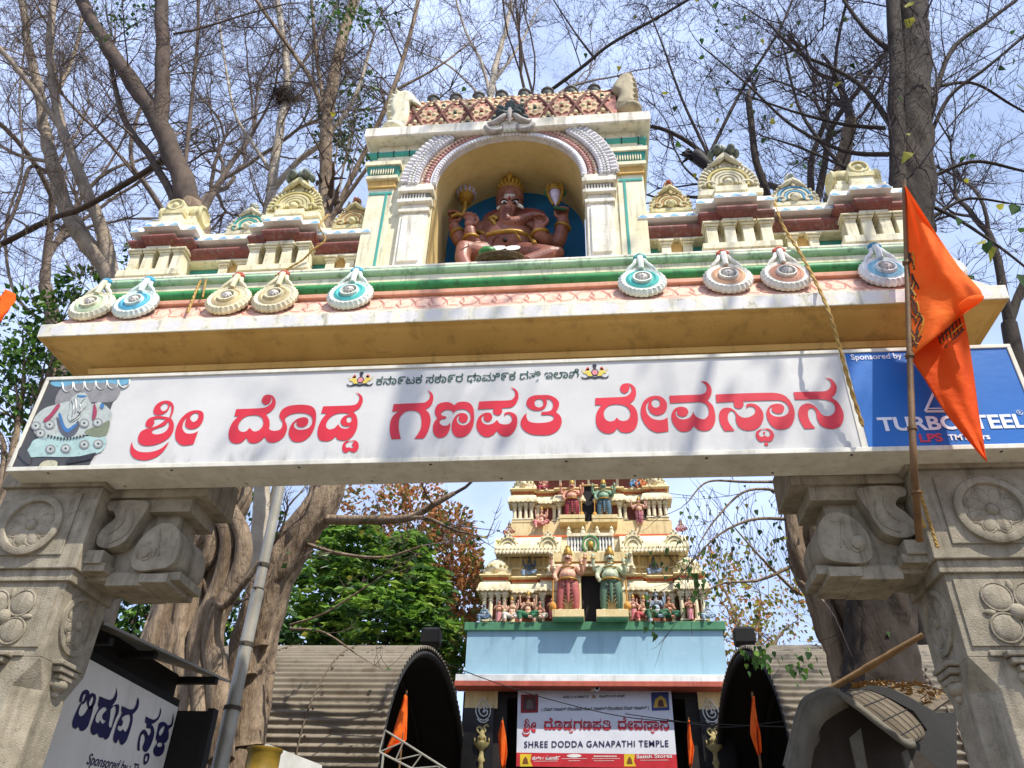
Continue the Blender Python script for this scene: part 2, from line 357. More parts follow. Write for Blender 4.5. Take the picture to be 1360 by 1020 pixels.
def pillar(sx):
    """built for the right-hand side, mirrored about x=-.075 for the left"""
    mir = (lambda mb: mb) if sx > 0 else (lambda mb: mb.mirror(-.075))
    x0, x1, xm = 2.72, 3.46, 3.09
    f = MB()                                                     # shaft: square head, chamfered below
    f.box(x0+.05, x1-.05, .25, .77, 3.0, 3.56)
    f.box(x0+.02, x1-.02, .225, .79, 3.50, 3.58)
    ch = .13; a, b, c, d = x0+.05, x1-.05, .25, .77
    sq = [(a, c), (b, c), (b, d), (a, d)]
    def oct_(z, k): return [(a+k, c, z), (b-k, c, z), (b, c+k, z), (b, d-k, z), (b-k, d, z), (a+k, d, z), (a, d-k, z), (a, c+k, z)]
    f.loft([oct_(-.3, ch), oct_(2.3, ch), oct_(2.82, ch), oct_(3.0, .004)])
    f.box(a-.12, b+.12, c-.12, d+.12, -.3, .5)
    P = mir(f).build('pillar', stone, G, bevel=.012); P.location = (.0275, -.2005, .0688); P.scale = (.957,)*3  # pillar and its parts shrunk about the camera position, bringing them nearer
    k = MB(); k.box(x0, x1, .2, .82, 3.58, 4.19); k.box(x0-.03, x1+.03, .17, .9, 4.19, 4.46)
    k.box(x0+.13, x1-.06, .188, .2, 3.67, 4.14)                    # raised square panel
    blk = mir(k).build('capital_block', stone, P, bevel=.012)
    md = MB(); md.lathe([(.225, 0), (.225, .028), (.205, .036), (.18, .036), (.172, .012), (.0, .006)], (xm+.05, .19, 3.89), 40, 'y')
    relief_flower(md, xm+.05, .183, 3.89, .155, 8)
    mir(md).build('medallion_relief', stone, P, smooth=40)
    fl = MB(); fl.box(x0+.09, x1-.09, .238, .25, 3.06, 3.46)
    relief_flower(fl, xm+.03, .236, 3.255, .205, 4)
    mir(fl).build('flower_relief', stone, P, smooth=40)
    # medallion on the inner side face
    sd = MB(); q = MB(); q.lathe([(.2, 0), (.2, .02), (.17, .025), (.16, .01), (0, .006)], (0, 0, 0), 32, 'y'); relief_flower(q, 0, -.008, 0, .14, 8)
    q.xform(Matrix.Translation((a+.004, .51, 3.28)) @ Matrix.Rotation(-PI/2, 4, 'Z')); sd.add(q.v, q.f)
    mir(sd).build('side_medallion', stone, P, smooth=40)
    pn = MB(); pendant(pn, xm+.0, .25, 3.02); pn.box(xm-.2, xm+.2, .235, .25, 3.0, 3.035); mir(pn).build('pendant', stone, P, smooth=40, bevel=.006); pn = MB(); q = MB(); pendant(q, 0, 0, 0); q.xform(Matrix.Translation((a, .51, 3.02)) @ Matrix.Rotation(-PI/2, 4, 'Z')); pn.add(q.v, q.f)
    mir(pn).build('pendant', stone, P, smooth=40, bevel=.006)
    kn = MB(); kn.lathe([(.07, 0), (.1, .02), (.1, .06), (.05, .1), (.035, .15), (.0, .17)], (xm, .25, 2.42), 14); kn.box(xm-.12, xm+.12, .18, .26, 2.38, 2.42)
    mir(kn).build('bud_carving', stone, P, smooth=40)
    # scrolled corbel towards the opening
    cb = MB(); Y0, Y1 = .33, .76
    def S(pts, ya, yb, n=5, closed=True):
        pp = [at(1080+px/4.857, 620+py/4.857, y=.33) for px, py in pts]
        pp = cr([(p.x, p.z, 0) for p in pp], n, True); cb.prism([(p.x, p.y) for p in pp], ya, yb)
    S([(285, 150), (430, 128), (580, 140), (596, 190), (548, 208), (530, 255), (590, 300), (650, 365), (652, 440), (560, 465), (440, 420), (350, 290), (300, 215)], Y0-.02, Y1)
    S([(25, 420), (70, 318), (160, 290), (265, 335), (345, 420), (380, 510), (385, 575), (350, 612), (300, 622), (230, 618), (110, 600), (45, 540)], Y0, Y1)
    p_ = lambda px, py: at(1080+px/4.857, 620+py/4.857, y=.33)
    A = p_(100, 650); B = p_(305, 700); cb.box(A.x, B.x+.02, Y0+.01, Y1, B.z, A.z+.01)
    A = p_(300, 640); B = p_(500, 705); cb.box(A.x, B.x+.1, Y0+.05, Y1, B.z, A.z+.02)
    A = p_(560, 475); B = p_(770, 612); cb.box(A.x, 2.9, Y0-.06, Y1, B.z+.03, A.z-.02); cb.box(A.x-.03, 2.9, Y0-.04, Y1, B.z-.02, B.z+.04)
    cb.box(2.06, 2.9, Y0+.06, Y1-.02, 3.56, 3.62); cb.box(2.2, 2.9, Y0+.1, Y1-.06, 3.6, 4.1)
    cb.box(1.98, 2.9, Y0-.02, Y1+.02, 4.16, 4.44); cb.box(2.1, 2.9, Y0+.02, Y1, 4.06, 4.17)
    # the incised spiral lines on the scroll faces
    for pts in ([(455, 190), (460, 260), (500, 320), (560, 360)], [(400, 210), (395, 300), (450, 380), (560, 430)], [(185, 330), (190, 420), (180, 520)], [(195, 340), (185, 430), (230, 530)], [(292, 455), (255, 470), (245, 520), (285, 545), (335, 520)]):
        pp = cr([at(1080+px/4.857, 620+py/4.857, y=.325) for px, py in pts], 5); cb.tube([(p.x, Y0-.004-(.02 if pts[0][0] > 350 else 0), p.z) for p in pp], .007, n=6)
    e = p_(292, 487); cb.lathe([(.04, 0), (.05, .006), (.03, .022), (.0, .03)], (e.x, Y0, e.z), 14, 'y')
    mir(cb).build('corbel', stone, P, bevel=.012, smooth=40)
pillar(1); pillar(-1)

# ---- shrine niche
NZ0 = 5.975; ACX = .012; ARX = .645; ASP = 6.96; ARZ = .59
def arch(rx, rz, n=36, z0=None):
    p = [(ACX+rx*math.cos(PI*k/n), ASP+rz*math.sin(PI*k/n)) for k in range(n+1)]
    if z0 is not None: p = [(ACX+rx, z0)]+p+[(ACX-rx, z0)]
    return p
NI = MB()
a = arch(ARX+.006, ARZ+.006, z0=NZ0)
NI.prism([(1.14, NZ0), (1.14, 7.62), (-1.20, 7.62), (-1.20, NZ0)][::-1][:0] or [(-1.20, NZ0), (-1.20, 7.62), (1.14, 7.62), (1.14, NZ0)]+a, .012, .2)
NI.box(-1.2, -.9, .2, 1.0, NZ0, 7.62); NI.box(.86, 1.14, .2, 1.0, NZ0, 7.62); NI.box(-.9, .86, .2, 1.0, 7.58, 7.62)
niche = NI.build('niche', cream, G)
a = arch(ARX, ARZ, z0=NZ0)
inner = MB(); inner.loft([[(x, .014, z) for x, z in a], [(x, .66, z) for x, z in a]], ring_closed=False, cap=False)
inner.add([(x, .66, z) for x, z in a], [tuple(range(len(a)))]); inner.box(ACX-ARX-.02, ACX+ARX+.02, .2, .8, NZ0-.01, NZ0+.03)
inner.build('niche_lining', M('niche_cream', 'dcc48a', 'cdb274', s=2, bump=.08, streak=.2, scol='7d6236', blotch=.2, bcol='9a8250'), niche, smooth=50)
bz = at(690, 256, y=.64).z
bp = [(ACX+.64*math.cos(PI*k/24), bz-.5+.5*math.sin(PI*k/24)) for k in range(25)]
MB().prism([(ACX+.64, NZ0+.03)]+bp+[(ACX-.64, NZ0+.03)], .640, .650).build('blue_backdrop', deepblue, niche)
MB().box(-.62, .65, .03, .2, NZ0, NZ0+.07).build('niche_sill', cream_lt, niche, bevel=.008)
# archivolt bands with beads
AO = .055
def band(d0, d1, ya, yb, n=48):
    o = [(ACX+(ARX+d1)*math.cos(PI*k/n), ASP+(ARZ+d1)*math.sin(PI*k/n)) for k in range(n+1)]
    i = [(ACX+(ARX+d0)*math.cos(PI*k/n), ASP+(ARZ+d0)*math.sin(PI*k/n)) for k in range(n, -1, -1)]
    return MB().prism(o+i, ya-AO, yb)
def beads(mb, d, y, r_, n, sq=1.0, t0=0, t1=PI):
    for k in range(n+1):
        t = t0+(t1-t0)*k/n; mb.ell((ACX+(ARX+d)*math.cos(t), y-AO, ASP+(ARZ+d)*math.sin(t)), (r_, r_*sq, r_), 7, 5)
    return mb
b1 = band(-.012, .035, .0, .012); beads(b1, .0, .005, .022, 62)
b1.build('arch_edge', M('lace_white', 'e6e4e4', 'c9c6c8', s=20, bump=.4, bs=90), niche, smooth=40)
b2 = band(.035, .135, .02, .012).mat(1); beads(b2, .065, .014, .02, 60); b2.mat(2); beads(b2, .11, .016, .019, 66, 1.0)
b2.mat(1)
for k in range(60):
    t = PI*(k+.5)/60; c_, s_ = math.cos(t), math.sin(t); b2.tube([(ACX+(ARX+.05)*c_, .012-AO, ASP+(ARZ+.05)*s_), (ACX+(ARX+.12)*math.cos(t+.03), .006-AO, ASP+(ARZ+.12)*math.sin(t+.03))], [.006, .011], n=5)
b2.build('flower_band', [brownred, M('band_pink', 'c99a90', 'a87a6f', s=30), M('band_cream', 'd8cfae', 'b8a983', s=30)], niche, smooth=40)
TA = .86
for ta, tb in ((0, TA), (PI-TA, PI)):
    b3 = MB()
    tt = [ta+(tb-ta)*k/16 for k in range(17)]
    b3.prism([(ACX+(ARX+.27)*math.cos(t), ASP+(ARZ+.27)*math.sin(t)) for t in tt]+[(ACX+(ARX+.135)*math.cos(t), ASP+(ARZ+.135)*math.sin(t)) for t in tt[::-1]], -.06, .012)
    beads(b3, .155, -.01, .02, 19, 1, ta, tb); beads(b3, .185, -.012, .016, 22, 1, ta, tb); beads(b3, .215, -.012, .02, 20, 1, ta, tb)
    b3.mat(1); beads(b3, .20, -.014, .009, 40, 1, ta, tb); b3.mat(0)
    for k in range(58):
        t = PI*(k+.5)/58; c_, s_ = math.cos(t), math.sin(t)
        if not ta <= t <= tb: continue
        b3.tube([(ACX+(ARX+.235)*c_, -.012-AO, ASP+(ARZ+.235)*s_), (ACX+(ARX+.285)*c_, -.01-AO, ASP+(ARZ+.285)*s_), (ACX+(ARX+.305)*math.cos(t-.02), -.0-AO, ASP+(ARZ+.305)*math.sin(t-.02))], [.016, .02, .008], n=6)
    b3.build('lace_band', [M('lace_white', ''), M('lace_olive', 'a9a878', '8a8a60', s=20)], niche, smooth=40)
for s in (-1, 1):      # leaf curls at the feet of the arch
    q = MB()
    for k in range(5):
        x = ACX+s*(ARX+.05+.05*k); q.tube([(x, .0, ASP+.02), (x+s*.02, -.03, ASP+.05+.01*k), (x+s*.045, -.02, ASP+.03)], [.03, .032, .012], n=8)
        q.ell((x, -.01, ASP+.005), (.035, .03, .03), 8, 6)
    q.build('arch_foot', M('lace_white', ''), niche, smooth=50)
# columns beside the opening
for s in (-1, 1):
    xa, xb = (ACX+ARX+.02, ACX+ARX+.24) if s > 0 else (ACX-ARX-.27, ACX-ARX-.03)
    c0 = MB(); c0.box(xa, xb, -.03, .07, NZ0, 6.62); c0.box(xa+.03, xb-.03, -.045, .0, NZ0+.08, 6.58)
    c0.box(xa-.015, xb+.015, -.05, .07, 6.62, 6.66); c0.box(xa+.005, xb-.005, -.035, .07, 6.66, 6.72); c0.box(xa-.03, xb+.03, -.07, .07, 6.72, 6.76)
    c0.mat(1); c0.box(xa-.01, xb+.01, -.04, .07, 6.76, 6.85); c0.mat(0); c0.box(xa-.035, xb+.035, -.075, .07, 6.85, 6.9); c0.box(xa-.02, xb+.02, -.06, .07, 6.9, 6.95)
    for k in range(9): c0.box(xa-.008+k*.025, xa+.006+k*.025, -.048, .0, 6.775, 6.84)
    c0.build('column', [cream_lt, greyp], niche, bevel=.005)
    # outer pilaster with a turquoise line and a teal capital
    xa, xb = (.945, 1.165) if s > 0 else (-1.225, -1.0)
    p0 = MB(); p0.box(xa, xb, .0, .07, NZ0, 6.98); p0.box(xa-.0, xb+.0, .07, 1.0, NZ0, 6.98)
    p0.mat(1); lx = xb-.07 if s < 0 else xa+.045; p0.box(lx, lx+.022, -.006, .0, NZ0+.02, 6.93); p0.box(xa+.01, xb-.01, -.007, .0, 6.9, 6.93); p0.mat(0)
    p0.mat(2); p0.box(xa-.01, xb+.01, -.02, 1.0, 6.98, 7.06); p0.mat(0); p0.box(xa-.03, xb+.03, -.05, 1.0, 7.06, 7.10)
    p0.mat(1); p0.stack([(xa-.02, xb+.02, -.03, 1.0, 7.10), (xa-.035, xb+.035, -.06, 1.0, 7.21)]); p0.mat(0); p0.box(xa-.05, xb+.05, -.075, 1.0, 7.21, 7.26)
    for k in range(10): p0.ell((xa+.01+k*.022, -.05, 7.15), (.008, .008, .045), 6, 5)
    p0.build('pilaster', [cream, teal, ochre], niche, bevel=.005)
# entablature and coping
e0 = MB()
for s in (-1, 1):
    def es(*rows): e0.stack([((-1.22-o, -.7, .05-o, 1.0, z) if s < 0 else (.73, 1.16+o, .05-o, 1.0, z)) for o, z in rows])
    es((0, 7.26), (0, 7.34), (.03, 7.345), (.03, 7.395)); e0.mat(1); es(*[(.015+.05*math.sin(PI*k/6), 7.395+.1*k/6) for k in range(7)]); e0.mat(0); es((0, 7.495), (.02, 7.56))
e0.stack([(-1.31, 1.255, -.10, 1.05, 7.56), (-1.32, 1.265, -.11, 1.05, 7.57), (-1.32, 1.265, -.11, 1.05, 7.685), (-1.25, 1.2, .0, 1.0, 7.69)])
e0.mat(2)
for k in (0, 1, 2, 13, 14, 15, 16):       # the roll is ribbed
    x = -1.2+k*.147; e0.tube([(x, .03-.05*math.sin(PI*j/6), 7.395+.1*j/6) for j in range(7)], .006, n=5)
en = e0.build('entablature', [cream_lt, teal, dkgreen], niche, bevel=.004)
# roof: convex, covered by a diamond lattice with a flower in each diamond
prof = cr([(.03, 7.69, 0), (.015, 7.90, 0), (.04, 8.12, 0), (.12, 8.32, 0), (.28, 8.47, 0), (.5, 8.52, 0)], 6)
prof = [(p.x, p.y) for p in prof]
cl = [0]
for p_, q_ in zip(prof[:-1], prof[1:]): cl.append(cl[-1]+math.hypot(q_[0]-p_[0], q_[1]-p_[1]))
def roofpt(u_, v_, d=0):
    v_ = max(0, min(v_, cl[-1]-1e-4)); i = max(k for k in range(len(cl)-1) if cl[k] <= v_); t = (v_-cl[i])/(cl[i+1]-cl[i])
    y = prof[i][0]+t*(prof[i+1][0]-prof[i][0]); z = prof[i][1]+t*(prof[i+1][1]-prof[i][1])
    ty, tz = prof[i+1][0]-prof[i][0], prof[i+1][1]-prof[i][1]; L_ = math.hypot(ty, tz)
    return V((u_, y-d*tz/L_, z+d*ty/L_))
RX0, RX1 = -1.03, .985
rf = MB(); full = prof+[(1.0-y, z) for y, z in prof[::-1][1:]]
rf.loft([[(RX0, y, z) for y, z in full], [(RX1, y, z) for y, z in full]], ring_closed=True)
rf = rf.build('roof', M('lattice_pink', 'c98f80', 'a96a5c', s=10, blotch=.3, bcol='6a4a3c'), niche, smooth=50)
lt = MB(); fl = MB(); cw = (RX1-RX0)/8; chh = .30
for i in range(-4, 9):
    for s in (-1, 1):
        pts = []
        for j in range(22):
            v_ = .88*j/21; u_ = RX0+i*cw+(v_/chh)*cw/1.0*.5*1.0 if s > 0 else RX0+(i+4)*cw-(v_/chh)*cw*.5
            if RX0 <= u_ <= RX1: pts.append(roofpt(u_, v_, .008))
        if len(pts) > 2: lt.tube(pts, .019, n=6)
for i in range(0, 9):
    for j in range(0, 4):
        for h in (0, 1):
            u_ = RX0+(i+.5*h)*cw; v_ = (j+.5*h)*chh
            if h == 0: v_ += 0
            if not (RX0+.03 < u_ < RX1-.03) or v_ > .8 or v_ < .0: continue
            vv = max(v_, .05); c_ = roofpt(u_, vv, .012); fl.mat(1 if (i+j+h) % 3 else 2); fl.ell(c_, .02, 7, 5); fl.mat(0)
            fl.mat(3)
            P4 = [roofpt(u_+.098*math.cos(PI*k/8)*(1-.22*(k % 2)), max(.01, vv+.118*math.sin(PI*k/8)*(1-.22*(k % 2))), .004) for k in range(16)]; fl.loft([P4, [p+V((0, -.008, .003)) for p in P4]]); fl.mat(0)
            for k in range(4):
                a_ = PI*k/2; fl.ell(roofpt(u_+.05*math.cos(a_), max(.01, vv+.05*math.sin(a_)), .012), (.022, .014, .022), 7, 5)
lt.build('lattice', M('lattice_rib', '6e3a2c', '4f2d23', s=12), rf, smooth=60)
fl.build('lattice_flower', [M('lattice_cream', 'ddd3a6', 'b9ac80', s=24, blotch=.3, bcol='6b5c40'), brownred, dkgreen, M('lattice_leaf', 'cbb98e', 'b5776a', s=16, blotch=.3, bcol='7a5a44')], rf, smooth=60)
for k in range(8):
    x = -.83+k*.232; p = MB(); p.lathe([(.0, 0), (.04, .005), (.058, .04), (.052, .065), (.068, .075), (.068, .088), (.045, .10), (.03, .13), (.03, .15), (.01, .18), (0, .19)], (x, .27, 8.50), 14)
    p.build('roof_pot', M('pot_grey', '6f726c', '3f4444', s=16, blotch=.5, bcol='22282a'), rf, smooth=40)
for s in (-1, 1):      # horn-shaped gable ends with a ridged outer edge
    crop = lambda px, py: at(438+px*.352, 66+py*.352, y=.05)
    pts = [(222, 318), (236, 275), (224, 235), (236, 190), (262, 165), (290, 157), (318, 172), (350, 212), (338, 222), (312, 205), (306, 240), (290, 312)] if s < 0 else [(1072, 240), (1092, 186), (1060, 158), (1086, 112), (1118, 90), (1142, 106), (1152, 150), (1150, 195), (1146, 232)]
    pr_ = cr([(crop(*p).x, crop(*p).z, 0) for p in pts], 5, True); q = MB()
    cx_ = sum(p.x for p in pr_)/len(pr_); cz_ = sum(p.y for p in pr_)/len(pr_)
    q.loft([[(cx_+(p.x-cx_)*k, y, cz_+(p.y-cz_)*k) for p in pr_] for k, y in ((.7, -.02), (.95, .03), (1, .1), (.95, .34), (.7, .5))])
    for px, py in (((226, 300), (232, 275), (224, 250), (226, 228), (232, 205), (240, 186), (255, 170)) if s < 0 else ((1150, 225), (1153, 205), (1154, 185), (1153, 165), (1150, 145), (1145, 125), (1134, 106))):
        c_ = crop(px, py); q.ell((c_.x, .1, c_.z), (.035, .13, .03), 8, 6)
    c_ = crop(240, 310) if s < 0 else crop(1135, 236); q.ell((c_.x, .02, c_.z), (.11, .1, .06), 10, 8)
    fuse(q, 'roof_horn', M('horn_white' if s < 0 else 'horn_grey', 'e4dfc6' if s < 0 else 'b8ab8c', 'cfc8a8' if s < 0 else '8a7e66', s=6, blotch=.4, bcol='7a715a', streak=.4), rf, .014, 2)
# crest mask over the arch
q = MB()
for s in (-1, 1):
    q.mat(0); sp_ = [(ACX+s*(.17+.15*(1-t)*math.cos(t*5.2)), -.12, 7.58+.13*(1-t)*math.sin(t*5.2+PI)+.03) for t in [k/22 for k in range(20)]]
    q.tube(sp_, [.05-.0018*k for k in range(20)], n=8)
    q.tube([(ACX+s*.03, -.16, 7.86), (ACX+s*.08, -.18, 7.74), (ACX+s*.16, -.17, 7.66), (ACX+s*.26, -.15, 7.64), (ACX+s*.3, -.13, 7.70)], [.03, .045, .045, .035, .015], n=8)
    q.mat(1); q.ell((ACX+s*.10, -.17, 7.80), (.075, .07, .06), 12, 8); q.ell((ACX+s*.15, -.12, 7.92), (.06, .06, .06), 10, 8); q.ell((ACX+s*.20, -.13, 7.76), (.06, .05, .05), 10, 8)
    q.tube([(ACX+s*.05, -.14, 7.9), (ACX+s*.13, -.15, 7.98), (ACX+s*.18, -.12, 8.06)], [.05, .04, .015], n=8)
q.mat(1); q.tube([(ACX, -.1, 7.9), (ACX, -.14, 8.02), (ACX, -.1, 8.14), (ACX, -.06, 8.2)], [.08, .08, .05, .015], n=10)
q.mat(0); q.tube([(ACX, -.18, 7.9), (ACX, -.2, 7.76), (ACX, -.17, 7.62)], [.03, .04, .02], n=8)
q.mat(2)
for k in range(9):
    t = PI+PI*k/8; q.ell((ACX+.17*math.cos(t), -.1, 7.60+.06*math.sin(t)), (.032, .03, .03), 8, 6)
q.ell((ACX, -.08, 7.59), (.17, .05, .05), 14, 8)
q.xform(Matrix.Translation((ACX, -.06, 7.60)) @ Matrix.Scale(.66, 4) @ Matrix.Translation((-ACX, .06, -7.60)))
q.build('crest_mask', [M('mask_grey', 'b8b1aa', '8c8580', s=14, blotch=.3, bcol='4c4a48'), M('mask_dark', '3d4a47', '2a3432', s=14), M('mask_pale', 'd5dcd2', 'b8c4b8', s=14)], niche, smooth=60)

# ---- parapet left and right of the niche
def kudu(name, x, z, w_, h_, y, cbase, cring, ccrest, parent, big=False):
    q = MB(); hw = w_/2
    body = [(x-hw, z), (x-hw*1.02, z+h_*.18), (x-hw*.92, z+h_*.36), (x-hw*.66, z+h_*.52), (x-hw*.36, z+h_*.62), (x-hw*.2, z+h_*.78), (x-hw*.12, z+h_*.93), (x, z+h_)]
    body = body+[(2*x-a_, b_) for a_, b_ in body[::-1][1:]]
    pp = cr([(a_, b_, 0) for a_, b_ in body], 5); q.prism([(p.x, p.y) for p in pp], y, y+.12)
    for k in range(0, len(pp), 2 if big else 3):       # beaded rim
        q.ell((pp[k].x, y, pp[k].y), hw*.085, 6, 5)
    for r_, m_ in ((.72, 1), (.56, 0), (.42, 1 if not big else 0), (.28, 0)):
        q.mat(m_); q.tube([(x+hw*r_*math.cos(t), y-.012, z+h_*.2+hw*r_*.92*math.sin(t)) for t in [PI*(-.12+1.24*k/18) for k in range(19)]], hw*.075, n=6)
    q.mat(0)
    for s in (-1, 1):
        q.tube([(x+s*hw*(.6+.28*(1-t)*math.cos(6*t)), y-.02, z+h_*.12+hw*.25*(1-t)*math.sin(6*t)) for t in [k/14 for k in range(13)]], hw*.06, n=6)
        q.tube([(x, y-.03, z+h_*.74), (x+s*hw*.25, y-.035, z+h_*.62), (x+s*hw*.5, y-.02, z+h_*.55), (x+s*hw*.62, y-.01, z+h_*.6)], [hw*.12, hw*.12, hw*.08, hw*.03], n=7)
        if big:
            for k in range(9):
                t = -.2+1.5*k/8; q.tube([(x+s*hw*.78*math.cos(t), y-.01, z+h_*.2+hw*.8*math.sin(t)), (x+s*hw*.98*math.cos(t+.1), y, z+h_*.2+hw*.97*math.sin(t+.1))], [hw*.05, hw*.06], n=5)
    q.ell((x, y-.01, z+h_*.16), (hw*.2, .05, hw*.2), 10, 7); q.box(x-hw*1.02, x+hw*1.02, y-.02, y+.13, z-.02, z+h_*.05)
    q.mat(2); q.ell((x, y-.01, z+h_*.84), (hw*.16, .06, h_*.09), 10, 7)
    for k in range(5):
        t = PI*(k)/4; q.ell((x+hw*.19*math.cos(t), y-.0, z+h_*.88+h_*.09*math.sin(t)), hw*.075, 7, 5)
    if big:
        for s in (-1, 1): q.ell((x+s*hw*.26, y-.05, z+h_*.82), (hw*.17, .06, h_*.075), 10, 7); q.ell((x+s*hw*.46, y-.02, z+h_*.78), (hw*.13, .05, h_*.06), 8, 6)
    return q.build(name, [cbase, cring, ccrest], parent, smooth=50)
kd_ol = olive; kd_wh = M('kudu_pale', 'd6cfb4', 'b5ad90', s=14, blotch=.4, bcol='5f5845')
scallop_b = M('scallop_blue', '5d96bd', '86aec4', s=12, streak=.2)
def parapet_bands(mb, x0, x1, yo, zo=0, ret=True):
    """cream plinth, dark red torus, white scalloped ledge, cream top; mats 0 cream 1 red 2 white 3 blue 4 top"""
    yb = .5
    mb.mat(1); mb.stack([(x0-.0-.05*math.sin(PI*k/6), x1+.05*math.sin(PI*k/6), yo-.02-.06*math.sin(PI*k/6), yb, 6.275+zo+.13*k/6) for k in range(7)])
    mb.mat(0); mb.box(x0-.01, x1+.01, yo-.02, yb, 6.255+zo, 6.275+zo); mb.box(x0, x1, yo, yb, 6.405+zo, 6.43+zo)
    mb.mat(2); mb.stack([(x0-.03, x1+.03, yo-.05, yb, 6.425+zo), (x0-.06, x1+.06, yo-.09, yb, 6.44+zo), (x0-.045, x1+.045, yo-.07, yb, 6.51+zo), (x0, x1, yo-.02, yb, 6.525+zo)])
    n = max(2, round((x1-x0)/.12)); 
    mb.mat(3)
    for k in range(n+1):
        x = x0-.02+(x1-x0+.04)*k/n
        for d in (0,): mb.add([(x-.045, yo-.0895, 6.448+zo), (x+.045, yo-.0895, 6.448+zo), (x, yo-.078, 6.492+zo)], [(0, 1, 2)])
    mb.mat(4); mb.box(x0-.0, x1+.0, yo, yb, 6.52+zo, 6.61+zo); mb.mat(0)
def pil(mb, x, yo, z0, z1, w_=.085):
    mb.box(x-w_/2, x+w_/2, yo-.03, yo+.1, z0, z1-.07)
    for k, d in enumerate((.0, .012, .024)): mb.box(x-w_/2-d, x+w_/2+d, yo-.035-d, yo+.1, z1-.07+k*.022, z1-.052+k*.022)
pm = [cream, redp, white, scallop_b, cream]
for s in (-1, 1):
    xi, xo = (1.15, 3.13) if s > 0 else (-3.17, -1.2)
    par = MB(); par.box(xi, xo, .17, .45, 6.0, 6.26); par.mat(0); par.box(xi, xo, .02, .5, 6.0, 6.05)
    par.mat(5); par.box(xi, xo, .155, .17, 6.05, 6.25); par.mat(0)
    parapet_bands(par, xi, xo, .08)
    segs = [(1.30, 1.47), (2.28, 2.45)] if s > 0 else [(-1.47, -1.30), (-2.40, -2.24)]
    for a_, b_ in segs:
        for x in (a_, b_): pil(par, x, .10, 6.05, 6.255, .075)
        par.mat(6); par.box(a_+.04, b_-.04, .1, .16, 6.05, 6.25); par.mat(0)
    pa = par.build('parapet', pm+[teal, ochre], G, bevel=.004)
    # middle projecting pavilion
    xa, xb = (1.60, 2.12) if s > 0 else (-2.14, -1.62)
    pv = MB(); pv.box(xa-.04, xb+.04, -.08, .3, 6.0, 6.06); pv.box(xa+.03, xb-.03, .05, .3, 6.06, 6.3)
    parapet_bands(pv, xa+.01, xb-.01, .0, .05); parapet_bands(pv, xa+.15, xb-.15, -.05, .055)
    for x in (xa+.05, xa+.19, xb-.19, xb-.05): pil(pv, x, -.02, 6.06, 6.31, .085)
    pv.box(xa, xb, -.02, .4, 6.66, 6.71); pv.box(xa+.13, xb-.13, -.06, .4, 6.655, 6.72)
    po = pv.build('pavilion', pm, pa, bevel=.004)
    kudu('finial', (xa+xb)/2, 6.72, .46, .58, .02, kd_ol if s < 0 else kd_wh, M('kudu_yellow', 'c9bd7c', 'a99a5c', s=12, blotch=.3, bcol='5f5845'), M('kudu_crest_dark', '7d8478', '4c5550', s=14, blotch=.4, bcol='2f3633'), pa, True)
    kudu('finial', 1.375 if s > 0 else -1.345, 6.60, .33, .36, .08, kd_ol, M('kudu_ring_a', 'b58f5c' if s < 0 else 'cdbf92', None, s=12), M('kudu_crest_red', 'a5523f', '8a6a52', s=12), pa)
    kudu('finial', 2.385 if s > 0 else -2.29, 6.60, .36, .36, .08, kd_wh, M('kudu_blue', '4c8db3', '6d9db5', s=12) if s > 0 else M('kudu_turq', '3aa393', '4f9a8c', s=12), M('kudu_crest_pale', '9aa39a' if s < 0 else 'b5a596', None, s=12), pa)
    # end pavilion: stepped, with a barrel roll on top
    xa, xb = (2.66, 3.14) if s > 0 else (-3.19, -2.71)
    ev = MB(); ev.box(xa-.04, xb+.04, -.08, .45, 6.0, 6.07); ev.box(xa+.03, xb-.03, .06, .45, 6.07, 6.32)
    parapet_bands(ev, xa+.0, xb-.0, .0, .06); parapet_bands(ev, xa+.14, xb-.14, -.05, .065)
    for x in (xa+.05, xa+.17, xb-.17, xb-.05): pil(ev, x, -.02, 6.07, 6.32, .085)
    ev.box(xa+.04, xb-.04, .0, .45, 6.67, 6.73); ev.box(xa+.07, xb-.07, .02, .42, 6.73, 6.79)
    ev.box(xa+.15, xb-.15, -.05, .4, 6.67, 6.85)
    eo = ev.build('pavilion', pm, pa, bevel=.004)
    rl = MB(); xm = (xa+xb)/2
    rl.tube([(xa+.05, .12, 6.87), (xa+.1, .12, 6.87), (xb-.1, .12, 6.87), (xb-.05, .12, 6.87)], [.07, .1, .1, .07], n=16)
    rl.tube([(xm-.0, -.05, 6.85), (xm, .3, 6.87)], [.085, .1], n=16); rl.tube([(xm+.07*math.cos(t), -.052, 6.86+.06*math.sin(t)) for t in [2*PI*k/16 for k in range(17)]], .014, n=6); rl.ell((xm, -.05, 6.86), (.03, .02, .03), 8, 6); rl.box(xm-.1, xm+.1, -.06, .2, 6.75, 6.80)
    for x in (xa+.06, xb-.06): rl.tube([(x, .12+.085*math.cos(t), 6.87+.085*math.sin(t)) for t in [2*PI*k/14 for k in range(15)]], .022, n=6)
    rl.build('barrel_roll', olive, pa, smooth=50)
